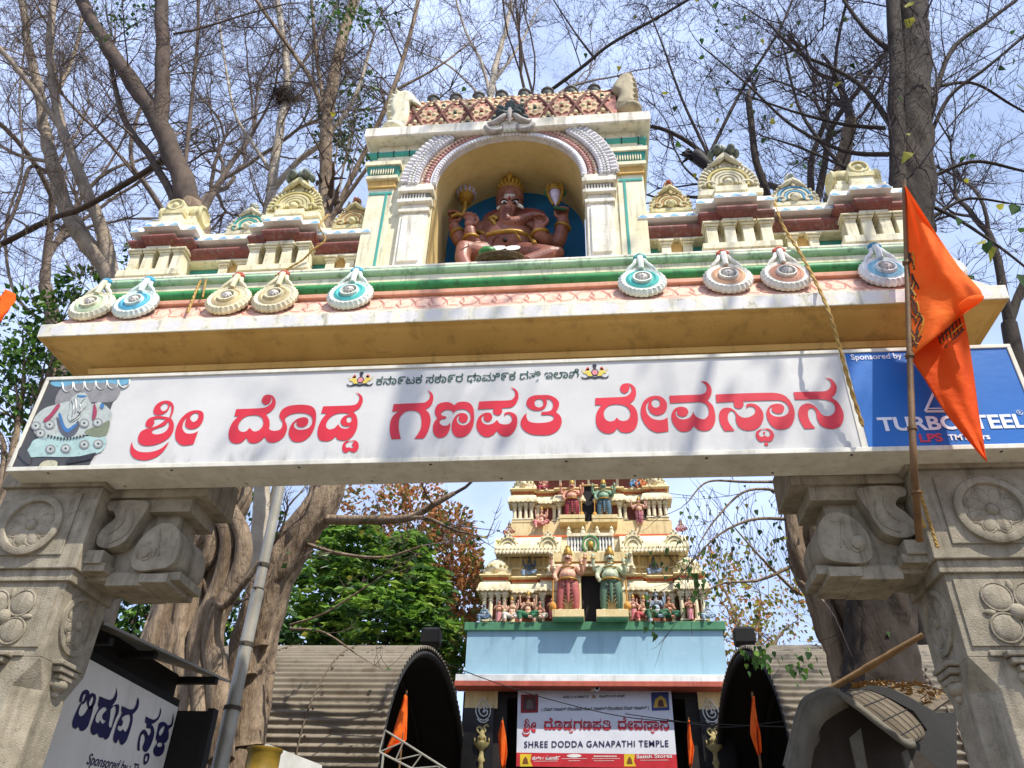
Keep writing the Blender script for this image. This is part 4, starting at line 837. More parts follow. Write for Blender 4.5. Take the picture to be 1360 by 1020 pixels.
# state emblems: supporters, shield, capital, ribbon
EM = [M('emb_yellow', 'd9c15a', bump=0), M('emb_red', 'd0604f', bump=0), M('emb_dark', '2b2f38', bump=0), M('emb_pink', 'dd8a90', bump=0)]
def emblem(cx, cz, s, fn, parent, name='emblem'):
    e = MB(); P = lambda sh, m_: (e.mat(m_), put(e, sh, lambda x, y: fn(cx+x*s, cz+y*s)))
    for k in (-1, 1):
        P(poly_shape([(k*a, b_) for a, b_ in outline2([(.18, -.3), (.5, -.28), (.62, -.1), (.8, -.05), (.86, .12), (.7, .1), (.6, .28), (.45, .38), (.36, .2), (.3, 0)])]), 0)
        P(poly_shape([(k*a, b_) for a, b_ in outline2([(.42, .2), (.66, .22), (.6, .42), (.5, .5), (.4, .4)])]), 1)
        P(poly_shape([(k*a, b_) for a, b_ in outline2([(.0, -.42), (.4, -.34), (.75, -.46), (1.0, -.3), (.9, -.52), (.6, -.56), (.3, -.5), (0, -.56)])]), 2)
        P(poly_shape([(k*a, b_) for a, b_ in outline2([(.82, .1), (.95, .25), (.8, .4), (.9, .26)])]), 0)
    P(poly_shape(ring_pts(0, 0, .30, .32, 6)), 2); P(poly_shape(ring_pts(0, .62, .16, .14, 12)), 2); P(poly_shape([(-.1, .3), (.1, .3), (.08, .5), (-.08, .5)]), 2)
    fn0 = fn; fn2 = lambda x, z: tuple(V(fn0(x, z))+V((0, -.001, 0)))
    e.mat(3); put(e, poly_shape(ring_pts(0, 0, .22, .24, 6)), lambda x, y: fn2(cx+x*s, cz+y*s))
    return e.build(name, EM, parent, fix=False)
def outline2(p): return [(q.x, q.y) for q in cr([(a, b_, 0) for a, b_ in p], 4, True)]
for px, py in ((479, 505), (790, 495)):
    c_ = at(px, py, y=0); emblem(c_.x, c_.z, .098, lambda x, z: (x, -.004, z), SG)
# photograph of a silver-dressed idol at the left end (a print: flat shapes)
def ph(px, py): q = at(px/5.668, 480+py/5.668, y=0); return (q.x, q.z)
PHM = [M('print_'+c, c, None, s=14, r=.3, bump=0, blotch=.55, bcol='55565a') for c in ('4a4846', '8d8a88', 'b4bab2', '2f2d2e', '6ea6bd', '9f3c52', '7d8468', 'a9c4bd', '3f73a8', '5a5a60', 'c8c2a2')]
p = MB(); x0, x1, z0, z1 = SX0+.03, PX, SZ0+.036, SZ1-.031
p.add([(x0, -.003, z0), (x1, -.003, z0), (x1, -.003, z1), (x0, -.003, z1)], [(0, 1, 2, 3)])
def sh(m_, pts, d, sm=True):
    q = [ph(*a) for a in pts]; q = outline2(q) if sm else q
    p.mat(m_).add([(x, -.003-d*.0008, z) for x, z in q], [tuple(range(len(q)))])
sh(4, [(400, 145), (640, 135), (960, 125), (930, 180), (640, 190), (420, 190)], 1); sh(1, [(470, 200), (660, 165), (900, 180), (860, 300), (700, 310), (560, 330), (420, 330)], 2)
for k in range(6):
    a = 470+k*85; pts = [ph(a, 165), ph(a+10, 215-6*k), ph(a+42, 235-6*k), ph(a+75, 210-6*k), ph(a+82, 160-4*k)]; q_ = cr([(x, z, 0) for x, z in pts], 4)
    p.mat(2).tube([(v.x, -.004, v.y) for v in q_], .006, 4)
sh(2, [(255, 440), (330, 360), (450, 320), (560, 290), (640, 235), (690, 320), (760, 310), (840, 380), (830, 450), (760, 520), (640, 560), (560, 600), (420, 600), (300, 580), (255, 520)], 3)
sh(7, [(270, 590), (420, 560), (620, 570), (790, 560), (770, 680), (560, 720), (330, 720), (190, 720), (230, 640)], 4)
sh(6, [(640, 530), (760, 480), (830, 450), (800, 560), (700, 570)], 5)
sh(9, [(430, 420), (450, 520), (500, 575), (560, 560), (600, 500), (590, 450), (540, 520), (500, 520), (470, 470)], 6); sh(8, [(445, 400), (470, 500), (510, 540), (560, 510), (590, 470), (560, 480), (515, 510), (485, 470), (462, 400)], 7)
sh(2, [(540, 290), (600, 240), (655, 260), (660, 330), (620, 380), (600, 430), (540, 460), (515, 420), (530, 350)], 8)
sh(5, [(330, 450), (380, 400), (440, 325), (455, 345), (400, 420), (360, 460)], 9); sh(5, [(715, 320), (735, 380), (720, 440), (700, 440), (705, 380)], 9); sh(8, [(765, 320), (790, 330), (780, 360), (762, 350)], 9); sh(8, [(585, 262), (655, 262), (640, 275), (600, 275)], 10)
for c_ in ((380, 480), (275, 490), (310, 545), (640, 470), (740, 465), (640, 630), (745, 625), (500, 660), (385, 665)):
    sh(1, [(c_[0]+38*math.cos(t), c_[1]+34*math.sin(t)) for t in [2*PI*k/10 for k in range(10)]], 8); sh(2, [(c_[0]+28*math.cos(t), c_[1]+24*math.sin(t)) for t in [2*PI*k/10 for k in range(10)]], 9); sh(3, [(c_[0]+8*math.cos(t), c_[1]+8*math.sin(t)) for t in [2*PI*k/6 for k in range(6)]], 10)
for k in range(12): sh(3, [(370+k*24+dx, 565+22*math.sin(PI*k/11)+dz) for dx, dz in ((-7, -10), (7, -8), (7, 10), (-7, 8))], 10, False)
for pts in ([(545, 300), (560, 350), (548, 420)], [(575, 290), (580, 350), (570, 400)], [(640, 290), (610, 330), (615, 380), (580, 430), (540, 450)], [(590, 380), (610, 400), (590, 415)]):
    q_ = cr([(ph(*a)[0], ph(*a)[1], 0) for a in pts], 4); p.mat(9).tube([(v.x, -.011, v.y) for v in q_], .003, 4)
sh(10, [(300, 800), (340, 755), (430, 755), (430, 800), (370, 815)], 10); sh(3, [(510, 740), (730, 690), (700, 740), (500, 780)], 9, False); sh(0, [(180, 640), (240, 730), (220, 780), (140, 700)], 9)
p.build('photo_print', PHM, SG, fix=False)
# sponsor panel at the right end
MB().box(BX, SX1-.031, -.004, .0, SZ0+.036, SZ1-.031).build('blue_panel', sheet_mat('panel_blue', '2069b6', '1b60aa', False), SG)
def cp(px, py): q = at(1080+px/4.857, 440+py/4.857, y=0); return q.x, q.z
def fit(mb, txt, a, b, h, bold=0, shear=0, xs=1, d=.008):
    """text between two crop points (left baseline, right baseline) with cap height h px"""
    (xa, za), (xb, zb) = cp(*a), cp(*b); za2 = cp(a[0], a[1]-h)[1]; sh_ = text_shape(txt, 1, bold, shear); X = [q[0] for q in sh_[0]]; k = (xb-xa)/(max(X)-min(X)); kv = (za2-za)/.70
    put(mb, sh_, lambda x, y: (xa+(x-min(X))*k, -d, za+(zb-za)*(x-min(X))/(max(X)-min(X))+y*kv))
wl = M('letter_white', 'e9ecf2', bump=0)
for a_ in (('Sponsored by :', (245, 188), (600, 176), 34, .018), ('TURBOSTEEL', (428, 645), (1385, 622), 84, .03), ('TMT Bars', (873, 706), (1142, 698), 36, .03)): t = MB(); fit(t, *a_); t.build('sponsor_lettering', wl, SG, fix=False)
t = MB()
q1, q2, q3 = cp(722, 520), cp(905, 518), cp(800, 345)
for a_, b_2 in ((q1, q2), (q2, q3), (q3, q1)): t.tube([(a_[0], -.006, a_[1]), (b_2[0], -.006, b_2[1])], .009, 4)
for k in range(24):
    f_ = k/24
    for a_, b_2 in ((q1, q2), (q3, q1)): t.ell((a_[0]+(b_2[0]-a_[0])*f_*.9+.012, -.006, a_[1]+(b_2[1]-a_[1])*f_*.9+.022), .005, 5, 4)
t.build('triangle_logo', wl, SG, fix=False); t = MB()
ce = cp(1330, 527); t.tube([(ce[0]+.018*math.cos(v), -.006, ce[1]+.018*math.sin(v)) for v in [2*PI*k/14 for k in range(15)]], .0025, 4); s2 = text_shape('R', .026); put(t, s2, lambda x, y: (ce[0]-.008+x, -.008, ce[1]-.009+y))
t.build('registered_mark', wl, SG, fix=False)
t = MB(); fit(t, 'LPS', (690, 718), (838, 712), 50, .035); t.build('sponsor_red_lettering', M('letter_red', 'd2485c', bump=0), SG, fix=False)
# ================================================================== the temple tower behind the gate
GX = .585; YC = 14.3
tcream = M('tower_cream', 'dfcb98', 'cdb580', s=3, streak=.65, scol='6f5b38', blotch=.3, bcol='8f7a4c')
tpale = M('tower_pale', 'e4dabb', 'd2c49b', s=5, streak=.6, scol='6f6042', blotch=.35, bcol='857450')
tbrown = M('tower_brown_recess', '7d4433', '693728', s=6, streak=.3)
torange = M('tower_orange', 'c9683c', 'b5562f', s=6, streak=.4, scol='6a3a26')
tblue = M('base_blue_paint', '8fb0bf', '86a8b8', s=1.2, bump=.1, streak=.5, scol='6b8591', ss=.5, blotch=.3, bcol='a9c0ca')
tgreen = M('base_green_paint', '4f8462', '3f7352', s=3, streak=.5, scol='26382c', blotch=.2, bcol='2a3c30')
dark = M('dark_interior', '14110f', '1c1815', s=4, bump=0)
def zr(row, y, px=700): return at(px, row, y=y).z
def xr(px, row, y): return at(px, row, y=y).x
TW = thing('temple_tower', 'tiered cream temple tower with painted figures on a pale blue base', 'temple tower')
HB = 2.64; Y0 = 12.0; YB = 2*YC-Y0
zl0, zl1, zl2 = zr(912, 11.6), zr(905, 11.6), zr(893, 11.6)
zg0, zg1 = zr(838, 12.0), zr(827, 12.0)
MB().box(GX-HB, GX+HB, Y0, YB, zl1, zg0).build('base_wall', tblue, TW)
MB().stack([(GX-HB-.06, GX+HB+.06, Y0-.06, YB+.06, zg0), (GX-HB-.06, GX+HB+.06, Y0-.06, YB+.06, zg1)]).build('green_band', tgreen, TW, bevel=.01)
le = MB(); le.box(GX-HB-.12, GX+HB+.12, 11.58, Y0+.0, zl1, zl2-.04).mat(1); le.box(GX-HB-.13, GX+HB+.13, 11.56, Y0, zl0, zl1-.0); le.build('ledge', [M('ledge_white', 'e6e6e2', 'd2d2cc', s=4, streak=.3, scol='8b8474'), M('ledge_red', 'b8604c', 'a5523f', s=5, streak=.35)], TW, bevel=.01)
# entrance below the ledge
en_ = MB(); en_.box(GX-HB, GX-1.75, Y0, YB, -.5, zl0); en_.box(GX+1.75, GX+HB, Y0, YB, -.5, zl0); en_.box(GX-1.75, GX+1.75, Y0+1.2, YB, -.5, zl0); en_.box(GX-1.75, GX+1.75, Y0, Y0+1.2, zl0-.12, zl0)
en_.build('entrance_wall', M('entrance_dark', '2a2421', '1d1917', s=3), TW)
for s in (-1, 1):
    pe = MB(); pe.box(GX+s*2.3-.3, GX+s*2.3+.3, Y0-.08, Y0, -.5, zl0-.33)
    pe.mat(1); pe.box(GX+s*2.3-.30, GX+s*2.3+.36, Y0-.05, Y0, zl0-.33, zl0-.001); po_ = pe.build('door_panel', [M('black_panel', '1b1a1a', '242222', s=3, r=.35, bump=0), tcream], TW)
    cx, cz = GX+s*2.215, zr(943, Y0-.09); q = MB(); yy = Y0-.088
    def stroke(pts, r_=.011, k=.0085):
        pp = cr([(cx+a*k, 0, cz-b_*k) for a, b_ in pts], 5); q.tube([(p.x, yy, p.z) for p in pp], r_, 5)
    stroke([(0, -26), (-7, -20), (-10, -14), (-16, -8), (-17, 4), (-12, 16), (-4, 22), (6, 22), (14, 15), (17, 4), (15, -8), (9, -14), (6, -20), (0, -26)])
    stroke([(-8, -8), (-10, 0), (-6, 10), (2, 14), (9, 10), (10, 3), (5, 1), (3, 6)]); stroke([(-3, -16), (0, -8), (2, 0), (-1, 6)]); stroke([(3, -15), (6, -9), (9, -2)]); stroke([(-13, 20), (-4, 27), (6, 27), (14, 21)]); stroke([(-9, -4), (-4, -3)])
    q.build('deity_emblem', M('emblem_white', 'd9d9d6', bump=0), po_, smooth=60)
    q = MB(); cz = zr(962, Y0-.09); cx = GX+s*2.215
    q.lathe([(.055, -1.5), (.075, -1.1), (.05, -1.06), (.06, -1.0), (.045, -.7), (.08, -.66), (.05, -.6), (.04, -.5), (.06, -.46), (.14, -.40), (.16, -.34), (.06, -.33), (.045, -.28), (.09, -.25), (.05, -.2), (.03, -.1), (0, -.05)], (cx, yy-.0, cz), 12, sy=.5)
    stroke([(0, 22), (-8, 18), (-12, 10), (-6, 6), (-3, 11)], .02); stroke([(2, 20), (8, 14), (4, 8), (9, 2), (14, 6)], .02)
    for k in range(5): q.ell((cx-.14+.07*k, yy, cz-.29), (.014, .012, .04), 6, 5)
    q.build('lamp_motif', M('motif_gold', 'b9ab74', '8f8250', s=14, bump=.2), po_, smooth=60)

def kapota(mb, x0, x1, yf, yb, z0, z1, proj, m=(0, 0)):
    mb.mat(m[0]); n = 6
    mb.stack([(x0-proj*math.cos(PI/2*k/n), x1+proj*math.cos(PI/2*k/n), yf-proj*math.cos(PI/2*k/n), yb, z0+(z1-z0)*math.sin(PI/2*k/n)) for k in range(n+1)])
    mb.mat(m[1]); mb.box(x0-proj-.015, x1+proj+.015, yf-proj-.015, yb, z0-.03, z0+.02)
    nb = int((x1-x0+2*proj)/.1)
    for k in range(nb+1): mb.ell((x0-proj+(x1-x0+2*proj)*k/nb, yf-proj-.012, z0-.03), (.035, .02, .03), 6, 4)
def pilt(mb, x, yf, z0, z1, w_=.09):
    mb.box(x-w_/2-.02, x+w_/2+.02, yf-.03, yf+.1, z0, z0+.06); mb.lathe([(w_/2, .06), (w_/2, (z1-z0)*.72), (w_*.7, (z1-z0)*.75), (w_*.4, (z1-z0)*.8), (w_*.75, (z1-z0)*.86), (w_*.8, (z1-z0)*.9)], (x, yf+.03, z0), 10); mb.box(x-w_*.85, x+w_*.85, yf-.05, yf+.1, z1-(z1-z0)*.1, z1)
def bay(mb, x0, x1, yf, yb, z0, z1, z2, z3, z4, pil_x, proj=.09):
    """recess + pilasters z0..z1, cornice z1..z2, orange strip z2..z3, ledge z3..z4; mats 0 cream 1 pale 2 brown 3 orange"""
    mb.mat(2); mb.box(x0+.02, x1-.02, yf+.07, yb, z0, z1); mb.mat(0); mb.box(x0, x1, yf-.03, yb, z0-.001, z0+.07)
    mb.mat(1)
    for x in pil_x: pilt(mb, x, yf, z0+.05, z1)
    mb.mat(0); mb.box(x0-.03, x1+.03, yf-.04, yb, z1-.04, z1+.03)
    kapota(mb, x0, x1, yf, yb, z1+.05, z2, proj, (1, 1)); mb.mat(0); mb.box(x0+.01, x1-.01, yf+.01, yb, z2-.01, z2+.05)
    mb.mat(3); mb.box(x0-.0, x1+.0, yf-.01, yb, z2+.05, z3); mb.mat(0); mb.stack([(x0-.03, x1+.03, yf-.04, yb, z3), (x0-.07, x1+.07, yf-.09, yb, z3+(z4-z3)*.5), (x0-.06, x1+.06, yf-.08, yb, z4)])
TM = [tcream, tpale, tbrown, torange, M('tower_olive', 'b9ac77', '958a58', s=12, blotch=.4, bcol='5f5a38')]
def dome(parent, x, y, z, r_, h_):
    d = MB(); d.mat(1).box(x-r_*.9, x+r_*.9, y-r_*.9, y+r_*.9, z, z+h_*.22)
    d.mat(1); d.lathe([(r_*.8, h_*.2), (r_, h_*.28), (r_*1.05, h_*.45), (r_*.95, h_*.65), (r_*.7, h_*.83), (r_*.35, h_*.95), (r_*.12, h_*1.0), (.0, h_*1.05)], (x, y, z), 16)
    d.mat(4)
    for k in range(16): a = 2*PI*k/16; d.ell((x+r_*.98*math.cos(a), y+r_*.98*math.sin(a), z+h_*.5), (r_*.16, r_*.16, h_*.1), 6, 5)
    d.mat(1)
    for k in range(4): a = PI*k/2; d.ell((x+r_*.98*math.cos(a), y+r_*.98*math.sin(a), z+h_*.36), (r_*.3, r_*.3, h_*.18), 8, 6)
    return d.build('corner_dome', TM, parent, smooth=50)
def hump(mb, x, y, z, w_, h_):
    pp = cr([(x-w_/2, z, 0), (x-w_*.4, z+h_*.5, 0), (x-w_*.15, z+h_*.8, 0), (x, z+h_, 0), (x+w_*.15, z+h_*.8, 0), (x+w_*.4, z+h_*.5, 0), (x+w_/2, z, 0)], 4)
    mb.mat(1).prism([(p.x, p.y) for p in pp], y, y+.1)
    mb.mat(4)
    for r_ in (.75, .45): mb.tube([(x+w_/2*r_*math.cos(t), y-.012, z+h_*.1+h_*.75*r_*math.sin(t)) for t in [PI*k/10 for k in range(11)]], .014, 5)
    mb.mat(1)
    for k in range(0, len(pp), 3): mb.ell((pp[k].x, y, pp[k].y), .025, 6, 4)
# ---- first storey
yf = 12.28
z0 = zg1; z1, z2, z3, z4 = zr(790, yf), zr(776, yf), zr(770, yf), zr(767, yf)
s1 = MB(); hw1 = GX-xr(641, 800, yf)
s1.mat(0).box(GX-hw1, GX+hw1, yf+.3, 2*YC-yf, z0, z4)
for s in (-1, 1):
    def U(a, b_): a, b_ = GX+s*a, GX+s*b_; return min(a, b_), max(a, b_)
    a, b_ = U(hw1, hw1-.56); bay(s1, a, b_, yf-.16, yf+.4, z0, z1, z2, z3, z4, [a+.06, a+.20, b_-.20, b_-.06])
    a, b_ = U(hw1-.62, hw1-1.22); bay(s1, a, b_, yf, yf+.4, z0, z1, z2, z3, z4, [a+.05, b_-.05])
    a, b_ = U(hw1-1.26, .74); bay(s1, a, b_, yf-.12, yf+.4, z0, z1, z2, z3, z4, [a+.06, b_-.06])
s1o = s1.build('first_storey', TM, TW, smooth=35)
for s in (-1, 1): dome(s1o, GX+s*(hw1-.28), yf+.13, z4, .26, zr(742, yf+.1)-z4)
# central bay with the dark doorway
c1 = MB(); zd1 = zr(765, 12.2)
c1.box(GX-.75, GX-.23, yf-.2, yf+.4, z0, zd1+.1); c1.box(GX+.23, GX+.75, yf-.2, yf+.4, z0, zd1+.1); c1.box(GX-.75, GX+.75, yf-.2, yf+.4, zd1, zd1+.12)
c1.mat(1); pilt(c1, GX-.3, yf-.2, z0, zd1); pilt(c1, GX+.3, yf-.2, z0, zd1)
zb0, zb1, zb2 = zr(750, 12.0), zr(735, 12.0), zr(708, 12.0)
kapota(c1, GX-.78, GX+.78, yf-.2, yf+.4, zd1+.15, zb0, .12, (1, 1)); c1.mat(3); c1.box(GX-.74, GX+.74, yf-.22, yf+.4, zb0, zb0+.06); c1.mat(0); c1.box(GX-.82, GX+.82, yf-.3, yf+.5, zb0+.06, zb1)
c1.mat(2); c1.box(GX-.23, GX+.23, yf+.1, yf+.12, z0, zd1)
c1o = c1.build('central_bay', TM, TW, smooth=35)
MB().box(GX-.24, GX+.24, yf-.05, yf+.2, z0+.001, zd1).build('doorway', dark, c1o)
# balcony screen with a green horseshoe
bs = MB(); bs.mat(0).box(GX-.52, GX+.52, yf-.24, yf-.12, zb1, zb1+.06); bs.mat(0).box(GX-.52, GX+.52, yf-.24, yf-.12, zb2-.07, zb2)
for k in range(15):
    x = GX-.49+.07*k; bs.mat(1).lathe([(.02, 0), (.03, .08), (.018, .16), (.03, .22), (.02, zb2-zb1-.13)], (x, yf-.18, zb1+.06), 7)
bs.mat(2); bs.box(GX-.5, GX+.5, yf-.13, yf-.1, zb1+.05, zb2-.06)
for r_, m_ in ((.2, 3), (.15, 0), (.1, 3)): bs.mat(m_).tube([(GX+r_*.85*math.cos(t), yf-.27+.02*(r_ < .18), zb1+.2+r_*math.sin(t)) for t in [-.9+(PI+1.8)*k/16 for k in range(17)]], .03, 6)
bs.mat(4).ell((GX, yf-.25, zb1+.2), (.08, .04, .1), 8, 6)
for k in range(4): x = GX-.48+.32*k; bs.mat(0).lathe([(.05, 0), (.06, .05), (.03, .09), (.045, .12), (0, .2)], (x, yf-.18, zb2), 8)
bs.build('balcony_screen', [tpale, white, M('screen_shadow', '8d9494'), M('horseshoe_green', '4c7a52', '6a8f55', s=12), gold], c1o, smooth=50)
# upper wall of the first storey and the big eave
yu = 12.62; zk0, zk1 = zr(731, 12.2), zr(713, 12.5); hu = GX-xr(671, 750, yu)
u1 = MB(); u1.mat(0).box(GX-hu, GX+hu, yu, 2*YC-yu, z4-.01, zk0)
for k in range(7):
    for s in (-1, 1): x = GX+s*(.55+.27*k*hu/1.9*.95); u1.mat(0).box(x-.03, x+.03, yu-.04, yu, z4, zk0)
u1.box(GX-hu-.04, GX+hu+.04, yu-.06, 2*YC-yu, z4+.3, z4+.36)
he = GX-xr(657, 728, 12.25)
u1.mat(1)
for s in (-1, 1):
    xa, xb = sorted((GX+s*.66, GX+s*he)); n = 8
    ring = [(yu-.42+.42*(1-math.cos(PI/2*k/n)), zk0+(zk1-zk0)*math.sin(PI/2*k/n)) for k in range(n+1)]
    u1.loft([[(xa+(s < 0)*0, y, z) for y, z in ring]+[(xa, yu+.3, zk1), (xa, yu+.3, zk0)], [(xb, y, z) for y, z in ring]+[(xb, yu+.3, zk1), (xb, yu+.3, zk0)]])
    u1.box(xa, xb, yu-.45, yu-.40, zk0-.05, zk0+.05)
    for k in range(int((xb-xa)/.085)):
        x = xa+.04+.085*k; u1.ell((x, yu-.45, zk0-.05), (.036, .02, .05), 6, 4); u1.mat(4).ell((x, yu-.456, zk0+.02), (.016, .012, .03), 5, 4); u1.mat(1)
        if k % 3 == 1: u1.tube([(x+.09*math.cos(t), yu-.36, zk0+.17+.08*math.sin(t)) for t in [PI+PI*j/8 for j in range(9)]], .014, 5)
    hump(u1, GX+s*(.95), yu-.40, zk0+.04, .5, .42); hump(u1, GX+s*(he-.3), yu-.38, zk0+.04, .5, .42); u1.mat(1)
u1.box(GX-he+.2, GX+he-.2, yu-.05, 2*YC-yu+.05, zk0, zk1)
for s in (-1, 1): u1.mat(3).box(min(GX+s*.5, GX+s*(hu+.02)), max(GX+s*.5, GX+s*(hu+.02)), yu-.08, yu, zk1, zk1+.05)
u1.build('upper_wall', TM, TW, smooth=35)
# ---- second storey
yf2 = 12.95; a0 = zk1+.0; q0 = zr(697, yf2); q1, q2, q3, q4 = zr(672, yf2), zr(661, yf2), zr(656, yf2), zr(653, yf2); hw2 = GX-xr(681, 680, yf2)
s2 = MB(); s2.mat(0).box(GX-hw2, GX+hw2, yf2+.25, 2*YC-yf2, zk1-.05, q4); s2.box(GX-hw2-.05, GX+hw2+.05, yf2-.14, yf2+.4, zk1-.05, q0)
for s in (-1, 1):
    a, b_ = U(hw2, hw2-.52); bay(s2, a, b_, yf2-.12, yf2+.3, q0, q1, q2, q3, q4, [a+.06, a+.19, b_-.19, b_-.06])
    a, b_ = U(hw2-.56, hw2-1.05); bay(s2, a, b_, yf2, yf2+.3, q0, q1, q2, q3, q4, [a+.04, b_-.04])
    a, b_ = U(hw2-1.08, .2); bay(s2, a, b_, yf2-.1, yf2+.3, q0, q1, q2, q3, q4, [a+.06, b_-.06])
s2.mat(0).box(GX-.22, GX+.22, yf2-.12, yf2+.3, zr(649, yf2), q4+.1)
s2o = s2.build('second_storey', TM, TW, smooth=35)
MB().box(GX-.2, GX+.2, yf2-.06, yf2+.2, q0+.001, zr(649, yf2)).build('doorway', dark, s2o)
for s in (-1, 1): dome(s2o, GX+s*(hw2-.26), yf2+.12, q4, .24, .46)
# ---- third storey and the barrel roof, mostly hidden by the signboard
yf3 = 13.35; hw3 = hw2-.35; t0 = q4
s3 = MB(); s3.mat(2).box(GX-hw3, GX+hw3, yf3, 2*YC-yf3, t0-.05, t0+.75)
s3.mat(1)
for k in range(9): pilt(s3, GX-hw3+.08+(2*hw3-.16)*k/8, yf3, t0, t0+.75)
kapota(s3, GX-hw3, GX+hw3, yf3, 2*YC-yf3, t0+.8, t0+1.05, .2, (1, 1)); s3.mat(3).box(GX-hw3+.05, GX+hw3-.05, yf3+.05, 2*YC-yf3-.05, t0+1.05, t0+1.15)
s3.mat(0).box(GX-hw3+.2, GX+hw3-.2, yf3+.3, 2*YC-yf3-.3, t0+1.15, t0+1.9)
s3o = s3.build('third_storey', TM, TW, smooth=35)
rr = MB(); yy0, yy1 = yf3+.1, 2*YC-yf3-.1; ym = (yy0+yy1)/2; rd = (yy1-yy0)/2
rr.mat(1).prism([(ym+rd*math.cos(t)*(1+.1*math.sin(2*t)**2), t0+1.9+1.15*math.sin(t)) for t in [PI*k/20 for k in range(21)]], GX-hw3+.1, GX+hw3-.1, 'x')
for k in range(7): rr.mat(4).lathe([(.08, 0), (.16, .12), (.14, .25), (.06, .32), (.09, .38), (.03, .5), (0, .62)], (GX-1.1+.37*k, ym, t0+3.03), 10)
rr.build('barrel_roof', TM, TW, smooth=40)

